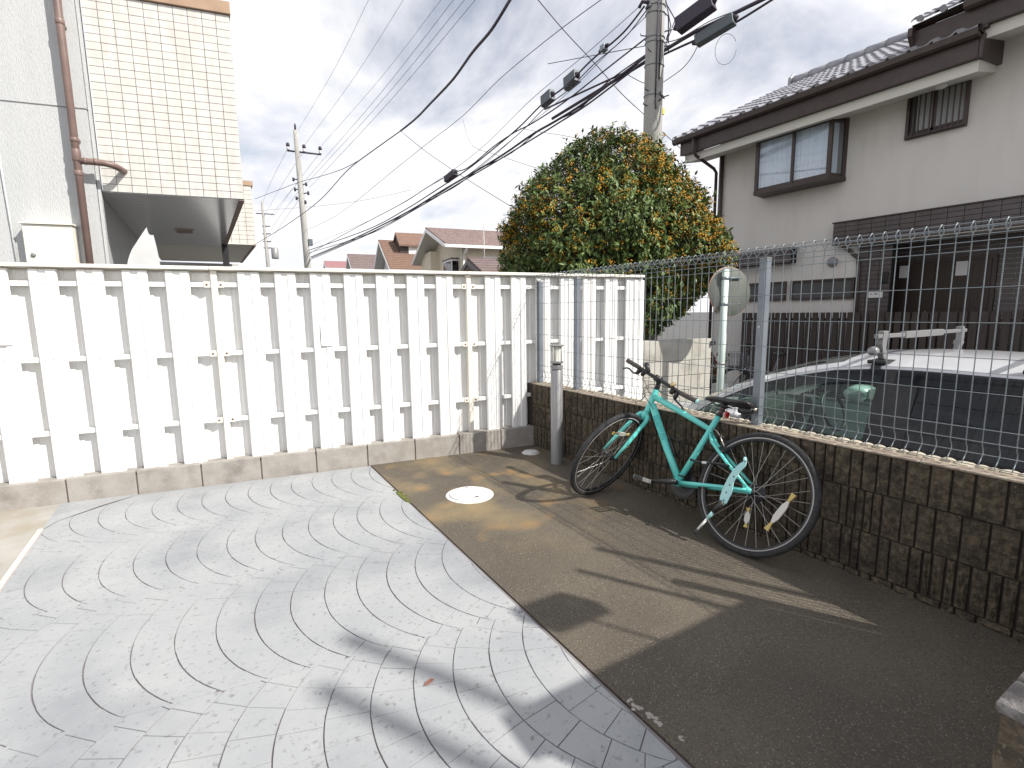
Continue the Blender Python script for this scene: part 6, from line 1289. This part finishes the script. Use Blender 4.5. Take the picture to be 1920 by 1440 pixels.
    ('thick black cable from the concrete pole up to the right edge of the sky', 0.03, 0, [[4.418, 5.854, 5.499], [4.641, 2.871, 5.722], [4.647, 2.802, 5.727], [4.67, 2.723, 5.744], [4.704, 2.637, 5.769], [4.745, 2.549, 5.797], [4.786, 2.462, 5.823], [4.821, 2.378, 5.843], [4.85, 2.299, 5.857], [4.879, 2.221, 5.869], [4.907, 2.143, 5.878], [4.937, 2.065, 5.888], [4.97, 1.987, 5.9], [5.007, 1.906, 5.915], [5.044, 1.81, 5.929], [5.093, 1.709, 5.949], [5.144, 1.607, 5.971], [5.188, 1.511, 5.989], [5.217, 1.424, 5.999], [5.222, 1.353, 5.998]], None, 'cable'),
    ('second black cable right of the concrete pole below the thick one', 0.018, 0, [[4.201, 5.837, 5.648], [4.643, 2.87, 5.661], [4.652, 2.806, 5.662], [4.679, 2.732, 5.671], [4.717, 2.652, 5.685], [4.762, 2.569, 5.703], [4.81, 2.484, 5.721], [4.855, 2.402, 5.738], [4.89, 2.314, 5.747], [4.928, 2.225, 5.755], [4.969, 2.136, 5.764], [5.011, 2.047, 5.775], [5.054, 1.957, 5.79], [5.098, 1.868, 5.81], [5.14, 1.767, 5.836], [5.191, 1.661, 5.872], [5.243, 1.555, 5.912], [5.288, 1.456, 5.948], [5.316, 1.367, 5.973], [5.321, 1.293, 5.981]], None, 'cable'),
    ('thin black wire right of the concrete pole under the splice closures', 0.007, 0, [[4.24, 5.764, 6.553], [4.638, 2.873, 5.859], [4.643, 2.838, 5.85], [4.656, 2.799, 5.842], [4.675, 2.756, 5.836], [4.7, 2.71, 5.833], [4.73, 2.66, 5.835], [4.764, 2.609, 5.846], [4.784, 2.538, 5.854], [4.811, 2.464, 5.872], [4.843, 2.387, 5.895], [4.876, 2.31, 5.919], [4.909, 2.233, 5.94], [4.939, 2.159, 5.956], [4.971, 2.088, 5.966], [5.004, 2.017, 5.973], [5.037, 1.947, 5.979], [5.069, 1.878, 5.982], [5.096, 1.811, 5.985], [5.119, 1.748, 5.989], [5.149, 1.694, 6.0], [5.177, 1.64, 6.013], [5.202, 1.589, 6.024], [5.222, 1.541, 6.034], [5.234, 1.498, 6.039], [5.235, 1.462, 6.038]], None, 'cable'),
    ('short loop of wire from the lower closure back to the concrete pole', 0.007, 0, [[4.859, 2.273, 5.693], [4.864, 2.29, 5.678], [4.867, 2.308, 5.654], [4.868, 2.328, 5.625], [4.866, 2.349, 5.592], [4.863, 2.372, 5.559], [4.859, 2.395, 5.529], [4.855, 2.421, 5.502], [4.851, 2.447, 5.475], [4.845, 2.475, 5.448], [4.837, 2.504, 5.421], [4.824, 2.535, 5.394], [4.808, 2.57, 5.367], [4.788, 2.615, 5.34], [4.759, 2.665, 5.31], [4.726, 2.718, 5.28], [4.695, 2.771, 5.253], [4.672, 2.819, 5.232], [4.662, 2.859, 5.22]], None, 'cable'),
    ('short black stay from the lower bundle to the concrete pole', 0.006, 0, [[4.161, 3.277, 5.409], [4.182, 3.249, 5.385], [4.217, 3.213, 5.352], [4.258, 3.172, 5.315], [4.301, 3.131, 5.278], [4.338, 3.093, 5.246], [4.364, 3.062, 5.224], [4.385, 3.045, 5.215], [4.4, 3.032, 5.214], [4.409, 3.023, 5.218], [4.415, 3.016, 5.224], [4.418, 3.009, 5.229], [4.421, 3.004, 5.232]], None, 'cable'),
    ('faint line crossing the sky low down past the distant pole', 0.008, 1, [[6.674, 20.798, 7.228], [6.596, 21.23, 7.255], [6.443, 21.717, 7.263], [6.233, 22.249, 7.258], [5.989, 22.812, 7.25], [5.73, 23.395, 7.245], [5.482, 23.983, 7.254], [5.261, 24.616, 7.285], [5.036, 25.267, 7.323], [4.797, 25.942, 7.367], [4.533, 26.65, 7.415], [4.231, 27.398, 7.468], [3.879, 28.195, 7.522], [3.466, 29.318, 7.624], [2.936, 30.556, 7.73], [2.346, 31.875, 7.844], [1.763, 33.242, 7.969], [1.257, 34.616, 8.109], [0.909, 35.954, 8.267]], None, 'cable'),
    ('thin wire leaving the lower bundle towards the tree behind the black cables', 0.005, 1, [[4.039, 9.541, 6.55], [3.963, 9.342, 6.399], [3.893, 9.147, 6.22], [3.83, 8.954, 6.028], [3.776, 8.761, 5.837], [3.733, 8.568, 5.662], [3.703, 8.373, 5.515], [3.687, 8.184, 5.403], [3.681, 7.995, 5.31], [3.683, 7.805, 5.23], [3.696, 7.613, 5.155], [3.718, 7.42, 5.079], [3.751, 7.224, 4.996], [3.756, 6.929, 4.872], [3.788, 6.629, 4.744], [3.828, 6.335, 4.618], [3.86, 6.054, 4.5], [3.87, 5.797, 4.394], [3.843, 5.571, 4.305]], None, 'cable'),
    ('pair of wires going from the bundle clamp to the tree top', 0.005, 1, [[3.784, 6.191, 5.299], [3.758, 6.068, 5.25], [3.746, 5.939, 5.198], [3.744, 5.806, 5.145], [3.748, 5.673, 5.092], [3.753, 5.542, 5.041], [3.755, 5.415, 4.992], [3.747, 5.279, 4.941], [3.742, 5.146, 4.891], [3.737, 5.014, 4.843], [3.734, 4.885, 4.796], [3.732, 4.758, 4.749], [3.729, 4.633, 4.702], [3.728, 4.503, 4.652], [3.733, 4.372, 4.601], [3.738, 4.244, 4.551], [3.738, 4.121, 4.503], [3.728, 4.007, 4.457], [3.704, 3.904, 4.416]], None, 'cable'),
    ('thin line between the two distant utility poles', 0.008, 1, [[2.008, 25.948, 9.834], [2.106, 27.298, 10.013], [2.168, 28.796, 10.128], [2.209, 30.452, 10.201], [2.244, 32.279, 10.257], [2.292, 34.289, 10.329], [2.378, 36.5, 10.456], [2.435, 38.399, 10.504], [2.504, 40.471, 10.547], [2.592, 42.738, 10.606], [2.708, 45.225, 10.708], [2.864, 47.966, 10.884], [3.072, 50.999, 11.175]], 'lines between the distant poles', 'cable'),
    ('thin line between the two distant utility poles', 0.008, 1, [[2.711, 25.524, 9.693], [2.809, 26.863, 9.856], [2.861, 28.354, 9.95], [2.882, 30.007, 9.998], [2.89, 31.83, 10.026], [2.909, 33.836, 10.066], [2.967, 36.038, 10.159], [2.989, 37.967, 10.181], [3.016, 40.077, 10.194], [3.057, 42.387, 10.22], [3.127, 44.921, 10.288], [3.243, 47.709, 10.429], [3.426, 50.786, 10.685]], 'lines between the distant poles', 'cable'),
    ('thin line between the two distant utility poles', 0.008, 1, [[3.341, 25.144, 9.5], [3.447, 26.472, 9.651], [3.499, 27.955, 9.732], [3.515, 29.601, 9.765], [3.515, 31.418, 9.776], [3.525, 33.416, 9.798], [3.576, 35.606, 9.871], [3.586, 37.549, 9.878], [3.596, 39.676, 9.875], [3.618, 42.006, 9.885], [3.671, 44.561, 9.933], [3.776, 47.369, 10.054], [3.96, 50.464, 10.288]], 'lines between the distant poles', 'cable'),
    ('thin line between the two distant utility poles', 0.008, 1, [[2.433, 25.691, 8.239], [2.548, 27.089, 8.414], [2.625, 28.647, 8.548], [2.678, 30.377, 8.656], [2.725, 32.293, 8.76], [2.788, 34.413, 8.887], [2.894, 36.756, 9.067], [2.939, 38.61, 9.157], [2.994, 40.625, 9.256], [3.067, 42.822, 9.377], [3.169, 45.22, 9.537], [3.312, 47.847, 9.754], [3.512, 50.734, 10.051]], 'lines between the distant poles', 'cable'),
    ('thin line between the two distant utility poles', 0.008, 1, [[2.483, 25.662, 7.864], [2.594, 27.04, 8.001], [2.665, 28.576, 8.085], [2.712, 30.28, 8.134], [2.752, 32.165, 8.171], [2.807, 34.247, 8.222], [2.902, 36.543, 8.321], [2.947, 38.417, 8.346], [3.0, 40.457, 8.371], [3.071, 42.684, 8.411], [3.172, 45.119, 8.486], [3.314, 47.79, 8.616], [3.516, 50.731, 8.829]], 'lines between the distant poles', 'cable'),
    ('thin line between the two distant utility poles', 0.008, 1, [[2.534, 25.631, 7.514], [2.642, 27.001, 7.625], [2.71, 28.528, 7.678], [2.751, 30.222, 7.691], [2.784, 32.095, 7.686], [2.831, 34.161, 7.691], [2.919, 36.437, 7.74], [2.958, 38.323, 7.724], [3.006, 40.378, 7.703], [3.071, 42.622, 7.693], [3.164, 45.077, 7.713], [3.302, 47.772, 7.787], [3.499, 50.741, 7.943]], 'lines between the distant poles', 'cable'),
]

for label, r, gm, pts, grp, cat in WIRES:
    b = MB(); b.tube(pts, r, 6)
    o = tag(obj("overhead_cable", b, m_cableg if gm else m_cable, smooth=True, fix=False), label, cat, grp)
def splice(c, d, L, w, h, label, fins=True, m=m_box):
    c = np.array(c); d = np.array(d, float); d /= np.linalg.norm(d); s = np.cross(d, [0, 0, 1.0]); s /= np.linalg.norm(s); u = np.cross(s, d)
    t = thing("splice_closure", label, "cable box", tuple(c))
    b = MB(); b.prism([c - d * L / 2 - s * w / 2 - u * h / 2, c - d * L / 2 + s * w / 2 - u * h / 2, c - d * L / 2 + s * w * .4 + u * h / 2, c - d * L / 2 - s * w * .4 + u * h / 2], d * L); obj("housing", b, m, t, bevel=.012)
    for sg in (-1, 1):
        b = MB(); b.tube([c + d * sg * L / 2, c + d * sg * (L / 2 + .07)], [min(w, h) * .36, .02], 10); obj("end_cap", b, m_cable, t, True)
    if fins:
        for k in range(4):
            b = MB(); q = c + d * (L / 2 + .01 - .05 * k) - s * w * .3; b.obox(q - u * h * .55, s * w * .7, d * .008, u * h * 1.15); obj("rib", b, m_screw, t)
    return t
sd1 = (-.05, .98, -.16)
splice((4.516, 5.282, 6.11), sd1, .36, .20, .24, "grey splice box with ribs on the upper cables, the nearer of two")
splice((4.427, 6.036, 5.989), sd1, .34, .18, .23, "grey splice box with ribs on the upper cables, the farther of two")
splice((3.373, 9.008, 4.859), (-.25, .9, -.3), .42, .15, .17, "small black closure hanging on the middle cable left of the tree", False, m_cable)
rd = np.array([8.6 - 4.5, -1, 0]); 
splice((4.695, 2.254, 6.045), (.20, -.70, .21), .62, .20, .24, "large black splice closure at the upper edge right of the concrete pole", False, m_cable)
splice((4.898, 2.015, 5.745), (.22, -.70, .17), .62, .17, .17, "long dark grey splice closure under the cables right of the concrete pole", False, m_box)
splice((4.358, 4.093, 6.209), sd1, .12, .12, .12, "small grey cable clamp near the concrete pole on the upper bundle", False, m_galv)
b = MB(); c = np.array((4.99, 1.86, 5.42)); b.tube([c + .16 * math.cos(a) * np.array([.5, -.6, 0]) / .78 + .23 * math.sin(a) * np.array([0, 0, 1]) for a in np.linspace(.4, 2 * math.pi - .1, 26)], .004, 5); tag(obj("wire_coil", b, m_cableg, smooth=True), "faint loop of thin wire hanging under the dark grey closure", "wire")

# ------------------------------------------------------------------ orange flowering tree behind the fence
TC = np.array([3.46, 2.52, 0.0]) - Rt0 * .27; TS = 1.06
tr = thing("flowering_tree", "dense round evergreen tree full of orange blossom behind the white fence", "tree", (3.46, 2.52, ROAD))
ZR_ = [0.84, 1.0, 1.24, 1.7, 2.07, 2.4, 2.74, 3.12, 3.49, 3.77, 3.93, 4.03]
RR_ = [.70, 1.12, 1.50, 1.84, 1.95, 1.86, 1.68, 1.43, 1.10, .74, .42, .10]
ZR_ = [1.26 + (z - 1.26) * TS - (.06 if z > 3 else 0) for z in ZR_]; RR_ = [r * TS * .845 for r in RR_]
ZLO, ZHI = ZR_[0], ZR_[-1]
nr = np.random.RandomState(5)
ph = nr.uniform(0, 6.28, 24)
def lump(az, z):
    return (1 + .055 * math.sin(3 * az + ph[0] + 1.3 * z) + .05 * math.sin(5 * az + ph[1] - 2.1 * z) + .045 * math.sin(4.2 * z + ph[2] + 2 * az)
            + .035 * math.sin(9 * az + ph[3] + 3.3 * z) + .03 * math.sin(8.5 * z - 4 * az + ph[4]))
def flower_density(P):
    x = P @ Rt0; z = P[2]
    f = .5 * math.sin(2.3 * x + 1.7 * z + ph[5]) + .5 * math.sin(3.7 * z - 1.9 * x + ph[6]) + .45 * math.sin(6.1 * x + ph[7]) * math.sin(5.3 * z + ph[8])
    c = (P - TC) @ Rt0
    return f + .42 * c + (.35 if 1.9 < z < 3.3 else -.25)
LV = MB(); LY = MB(); FL = MB(); TW = MB()
def leaf(mb, base, d, nrm, L, W):
    d = d / np.linalg.norm(d); s = np.cross(d, nrm); k = np.linalg.norm(s)
    if k < 1e-3: return
    s /= k; u = np.cross(s, d); n = len(mb.v)
    q = [base, base + d * L * .38 + s * W - u * L * .0, base + d * L * .42 + u * (-.10) * L * .35, base + d * L * .38 - s * W, base + d * L - u * L * .16,
         base + d * L * .74 + s * W * .72 - u * L * .05, base + d * L * .74 - s * W * .72 - u * L * .05]
    mb.v += [tuple(p) for p in q]
    mb.f += [[n, n + 1, n + 2], [n, n + 2, n + 3], [n + 1, n + 5, n + 4, n + 2], [n + 2, n + 4, n + 6, n + 3]]
def outward(az, z):
    e = .08; r0, r1 = np.interp(z - e, ZR_, RR_), np.interp(z + e, ZR_, RR_)
    o = np.array([math.cos(az), math.sin(az), -(r1 - r0) / (2 * e)]); return o / np.linalg.norm(o)
cum = np.cumsum([np.interp(z, ZR_, RR_) + .25 for z in np.linspace(ZLO, ZHI, 80)]); cum = cum / cum[-1]
def blossom(P, k):
    for _ in range(k):
        c = P + nr.normal(0, .020, 3); r = nr.uniform(.0075, .0135); n = len(FL.v)
        a = nr.uniform(0, 6.28); u = np.array([math.cos(a), math.sin(a), 0]); v = np.array([-u[1], u[0], 0]); z = np.array([0, 0, 1.0])
        FL.v += [tuple(c + u * r), tuple(c + v * r), tuple(c - u * r), tuple(c - v * r), tuple(c + z * r), tuple(c - z * r)]
        FL.f += [[n, n + 1, n + 4], [n + 1, n + 2, n + 4], [n + 2, n + 3, n + 4], [n + 3, n, n + 4], [n + 1, n, n + 5], [n + 2, n + 1, n + 5], [n + 3, n + 2, n + 5], [n, n + 3, n + 5]]
NT = 10500
for i in range(NT):
    z = float(np.interp(nr.rand(), cum, np.linspace(ZLO, ZHI, 80))); az = nr.uniform(0, 2 * math.pi)
    if math.cos(az) * Fw0[0] + math.sin(az) * Fw0[1] > .55 and nr.rand() < .30: continue     # thinner on the side turned away
    o = outward(az, z); dpt = abs(nr.normal(0, .10)) + (nr.rand() < .42) * nr.uniform(.12, .95)
    r = np.interp(z, ZR_, RR_) * lump(az, z); P = TC + np.array([math.cos(az) * r, math.sin(az) * r, z]) - o * dpt
    if nr.rand() < .06: P = P + o * nr.uniform(.04, .14)
    ax = o + nr.normal(0, .35, 3) + np.array([0, 0, .45]); ax /= np.linalg.norm(ax)
    young = dpt < .08 and nr.rand() < .34
    TW.tube([P - ax * .22 - o * .05, P + ax * .06], [.004, .002], 4, cap=False)
    k = nr.randint(6, 10)
    for j in range(k):
        a = nr.uniform(0, 6.28); t = np.cross(ax, [math.cos(a), math.sin(a), .3]); t /= np.linalg.norm(t) + 1e-9
        d = t * nr.uniform(.6, 1.1) + ax * nr.uniform(.15, .9) + np.array([0, 0, -.12]); L = nr.uniform(.060, .105)
        leaf(LY if (young and j > k - 4) else LV, P + ax * (-.09 + .15 * j / k), d, ax * .8 + np.array([0, 0, .6]) + nr.normal(0, .3, 3), L, L * nr.uniform(.16, .21))
    if dpt < .2 and (flower_density(P) + nr.normal(0, .7) > .50 or nr.rand() < .10):
        for _ in range(nr.randint(1, 4)): blossom(P - ax * nr.uniform(-.05, .10) + nr.normal(0, .03, 3), nr.randint(4, 8))
for i in range(26):                       # loose shoots that break the outline
    az = nr.uniform(0, 6.28); z = nr.uniform(1.6, 4.0); o = outward(az, z); r = np.interp(z, ZR_, RR_) * lump(az, z)
    P = TC + np.array([math.cos(az) * r, math.sin(az) * r, z]); ax = o * .6 + np.array([0, 0, 1.0]) + nr.normal(0, .2, 3); ax /= np.linalg.norm(ax); H = nr.uniform(.1, .24)
    TW.tube([P - ax * .1, P + ax * H], [.004, .002], 4, cap=False)
    for j in range(12):
        a = 2.4 * j; t = np.cross(ax, [math.cos(a), math.sin(a), .2]); t /= np.linalg.norm(t); L = nr.uniform(.055, .09)
        leaf(LY if j > 7 else LV, P + ax * H * j / 12, t + ax * .7, ax, L, L * .18)
stuff(obj("leaves", LV, m_leaf, tr, fix=False)); stuff(obj("young_leaves", LY, m_leafy, tr, fix=False))
stuff(obj("blossom", FL, m_flower, tr, fix=False)); stuff(obj("twigs", TW, m_bark, tr, fix=False))
b = MB(); b.tube([(3.46, 2.52, ROAD - .1), (3.45, 2.53, .2), (3.48, 2.5, .9), (3.44, 2.55, 1.8)], [.15, .12, .11, .07], 12); obj("trunk", b, m_bark, tr, True)
for k in range(11):
    a = 2.4 * k; z0 = .7 + .11 * k; z1 = z0 + .9 + .05 * k; r = .75 * np.interp(min(z1, 3.9), ZR_, RR_)
    b = MB(); b.tube([TC + np.array([0, 0, z0]), TC + np.array([math.cos(a) * r * .5, math.sin(a) * r * .5, (z0 + z1) / 2 + .1]), TC + np.array([math.cos(a) * r, math.sin(a) * r, z1])], [.055, .035, .014], 8); obj("branch", b, m_bark, tr, True)
# ------------------------------------------------------------------ grey block wall under the tree
gw = thing("block_wall", "low grey concrete block wall below the flowering tree beyond the mesh fence", "wall", (2.6, 1.2, ROAD))
W0 = np.array([3.825, 1.0, 0]); 
def WP(s, q, z): return W0 - FD * s - FN * q + np.array([0, 0, z])
b = MB(); b.obox(WP(2.9, .012, ROAD - .1), FD * 2.89, -FN * .11, (0, 0, 1.26)); obj("wall_core", b, m_mortar, gw)
zs = [ROAD - .02, -.325, -.108, .105, .318, .535, .842]
for i, (z0, z1) in enumerate(zip(zs, zs[1:])):
    s = -.2 * (i % 2); 
    while s < 2.85:
        a, c = max(s, 0), min(s + .408, 2.88); g = .0035
        b = MB(); b.obox(WP(c - g, rng.uniform(-.002, .002), z0 + g), FD * (c - a - 2 * g), -FN * .125, (0, 0, z1 - z0 - 2 * g)); obj("wall_block", b, m_blk, gw, bevel=.005); s += .408
b = MB(); b.box(3.80, 3.88, .97, 1.06, .74, .80); obj("gate_hinge", b, m_black, gw)

# ------------------------------------------------------------------ convex traffic mirror seen from behind
mr_ = thing("traffic_mirror", "round traffic mirror seen from behind on a pale green pole right of the tree", "traffic mirror", (3.366, .485, ROAD))
b = MB(); b.tube([(3.366, .488, ROAD - .1), (3.368, .485, .8), (3.372, .480, 1.77)], .046, 16); b.lathe((3.372, .480, 1.768), [(.046, 0), (.042, .015), (.02, .022)], 16); obj("mirror_pole", b, m_green_pole, mr_, True)
mc = np.array([3.51, .50, 1.50]); mn = np.array([.25, .95, -.10]); mn /= np.linalg.norm(mn)
b = MB(); b.lathe(mc, [(.05, -.055), (.19, -.045), (.28, -.022), (.326, .0), (.326, .02), (.28, .03)], 48, mn); obj("mirror_back", b, m_mback, mr_, auto=True)
b = MB(); b.lathe(mc, [(.3275, .004), (.3315, .006), (.332, .020), (.3275, .024)], 48, mn); obj("mirror_rim", b, m_orange, mr_, auto=True)
b = MB(); b.lathe(mc, [(.322, .027), (.25, .050), (.12, .064), (.03, .068)], 40, mn); obj("mirror_face", b, m_mirror, mr_, True)
e1 = np.cross(mn, [0, 0, 1.0]); e1 /= np.linalg.norm(e1)
for dz_ in (.17, -.17):
    b = MB(); q = mc - mn * .05 + np.array([0, 0, dz_]); b.tube([q + e1 * .12, np.array([3.371, .482, 1.50 + dz_]), q - e1 * .12], .014, 8); obj("mirror_bracket", b, m_galv, mr_, True)
    b = MB(); b.lathe((3.371, .482, 1.50 + dz_ - .02), [(.051, 0), (.051, .04)], 16); obj("mirror_clamp", b, m_galv, mr_, True)
for dz_ in (.52, .10):
    b = MB(); b.lathe((3.368, .485, dz_), [(.051, 0), (.051, .03)], 16); obj("pole_band", b, m_alu, mr_, True)
b = MB(); b.tube([(3.409, .462, .95), (3.411, .462, .55), (3.409, .466, -.3)], .009, 6); obj("pole_conduit", b, m_alu, mr_, True)

# ------------------------------------------------------------------ parked town bicycle, flower pot, white box across the lane
def town_bike(c, dirv):
    d = np.array(dirv, float); d /= np.linalg.norm(d); n = np.array([d[1], -d[0], 0]); z = np.array([0, 0, 1.0])
    t = thing("bicycle", "dark town bicycle with a wire front basket parked by the far house", "bicycle", tuple(np.array(c)))
    c = np.array(c); Pb = lambda u, v, w=0: c + d * u + z * v + n * w
    for u, nm in ((0, "rear_wheel"), (1.06, "front_wheel")):
        b = MB(); b.tube([Pb(u + .30 * math.cos(a), .31 + .30 * math.sin(a)) for a in np.linspace(0, 2 * math.pi, 40, endpoint=False)], .018, 8, closed=True); wl = obj(nm, b, m_rubber, t, True)
        b = MB()
        for k in range(18):
            a = 2 * math.pi * k / 18; b.tube([Pb(u, .31, .03 * (-1) ** k), Pb(u + .29 * math.cos(a), .31 + .29 * math.sin(a))], .0016, 4, cap=False)
        obj("spokes", b, m_steel, wl, True)
        b = MB(); b.tube([Pb(u + .33 * math.cos(a), .31 + .33 * math.sin(a)) for a in np.linspace(.3, 2.9, 20)], .022, 6); obj("mudguard", b, m_black, wl, True)
    b = MB()
    for p in ([Pb(.42, .27), Pb(.26, .80)], [Pb(.42, .27), Pb(.62, .33), Pb(.86, .68)], [Pb(.84, .60), Pb(.82, .86)], [Pb(.42, .27), Pb(0, .31, .05)], [Pb(.30, .62), Pb(0, .31, .05)], [Pb(.35, .52), Pb(.85, .66)]): b.tube(p, .016, 8)
    obj("frame", b, m_cableg, t, True)
    b = MB(); b.tube([Pb(.845, .64), Pb(.92, .58), Pb(1.06, .31, .05)], .012, 8); obj("fork", b, m_steel, t, True)
    b = MB(); b.tube([Pb(.66, 1.04, .27), Pb(.78, 1.06, .22), Pb(.83, .98, .08), Pb(.82, .95, 0), Pb(.83, .98, -.08), Pb(.78, 1.06, -.22), Pb(.66, 1.04, -.27)], .012, 8); b.tube([Pb(.82, .84), Pb(.82, .96)], .012, 8); obj("handlebar", b, m_black, t, True)
    b = MB()
    bk0, bk1 = (.95, .66), (1.28, .92)
    for v in np.linspace(.66, .92, 6):
        k = (v - .66) / .26; u0, u1, w_ = .95 - .03 * k, 1.24 + .05 * k, .14 + .04 * k
        b.tube([Pb(u0, v, -w_), Pb(u1, v, -w_), Pb(u1, v, w_), Pb(u0, v, w_)], .004, 5, closed=True)
    for k in range(7):
        u = .95 + .29 * k / 6
        for sg in (-1, 1): b.tube([Pb(u, .66, sg * .14), Pb(u + .02, .92, sg * .18)], .003, 5)
    for k in range(6):
        w_ = -.14 + .28 * k / 5; b.tube([Pb(1.24, .66, w_), Pb(1.29, .92, w_ * 1.28)], .003, 5); b.tube([Pb(.95, .66, w_), Pb(.92, .92, w_ * 1.28)], .003, 5); b.tube([Pb(.95, .66, w_), Pb(1.24, .66, w_)], .003, 5)
    obj("wire_basket", b, m_cableg, t, True)
    b = MB(); b.tube([Pb(.26, .80), Pb(.245, .86)], .014, 8); b.lathe(Pb(.24, .86), [(.10, 0), (.11, .03), (.07, .06)], 14); obj("saddle", b, m_black, t, True)
town_bike((6.72, 1.45, ROAD), (-.86, .50, 0))
fp = thing("flower_pot", "dark pot of red flowers beside the pale green mirror pole", "flower pot", (5.45, 2.20, ROAD))
b = MB(); b.lathe((5.45, 2.20, ROAD), [(.12, 0), (.15, .02), (.19, .42), (.20, .45), (.17, .45)], 18); obj("pot", b, m_black, fp, auto=True)
b = MB(); lv_ = MB()
for _ in range(150):
    p = np.array([5.45, 2.20, .02]) + nr.normal(0, 1, 3) * np.array([.10, .10, .0]) + np.array([0, 0, nr.uniform(-.05, .42)])
    if nr.rand() < .65:
        r = nr.uniform(.014, .028); b.lathe(p, [(r * .3, -r * .6), (r, 0), (r * .4, r * .6)], 6)
    leaf(lv_, p, nr.normal(0, 1, 3), nr.normal(0, 1, 3), .09, .02)
stuff(obj("petals", b, m_petal, fp)); stuff(obj("pot_leaves", lv_, m_leaf, fp, fix=False))
b = MB(); b.box(5.25, 5.45, 1.86, 2.06, ROAD, -.07); tag(obj("white_box", b, m_white, bevel=.01), "small white box standing at the end of the grey block wall", "box")
# lane paving in the sun between the wall and the houses
b = MB(); b.poly([(1.2, .3, ROAD + .004), (7.5, .3, ROAD + .004), (7.5, .85, ROAD + .004), (1.2, .85, ROAD + .004)]); struct(obj("path", b, m_kerbc, off=(0, 0, 0)))

# ------------------------------------------------------------------ unseen wall, box and posts, added out of view to cast the corner shade
gt = thing("shade_wall", "unseen wall and box added outside the right edge to cast shade", "shade wall", (0, -4.87, ROAD))
b = MB(); b.box(-.63, .60, -4.94, -4.80, ROAD, 2.20); obj("wall", b, m_house, gt)
b = MB(); b.box(-.66, .63, -4.96, -4.78, 2.20, 2.225); obj("coping", b, m_cope, gt, bevel=.004)
b = MB(); b.box(-.03, .25, -4.90, -4.80, 2.60, 2.78); lb = obj("shade_box", b, m_black, gt, bevel=.01)  # added box, sized for the square shadow on the asphalt
b = MB(); b.tube([(.11, -4.85, 2.22), (.11, -4.85, 2.60)], .008, 8); obj("shade_box_stem", b, m_black, lb)
for x, y, z, r, nm in ((.81, -4.80, 3.00, .021, "slim unseen grey post added for its shadow streak, nearer the road"), (.476, -4.76, 2.82, .018, "slim unseen grey post added for its shadow streak, beside the shade wall"),  # slim posts added to throw the two streaks across the asphalt
                       (1.31, -8.0, 6.33, .036, "tall unseen grey post added behind the viewer for its shadow streak, nearer the road"), (1.03, -8.0, 6.08, .036, "tall unseen grey post added behind the viewer for its shadow streak, nearer the yard")):  # tall posts added to throw the soft streaks on the fan paving
    t = thing("shade_post", nm, "post", (x, y, ROAD))
    b = MB(); b.tube([(x, y, ROAD), (x, y, z)], r, 12); obj("post_shaft", b, m_post, t, True)
    b = MB(); b.lathe((x, y, z), [(r * 1.15, 0), (r * 1.15, .02), (r * .6, .03)], 12); obj("post_cap", b, m_black, t)
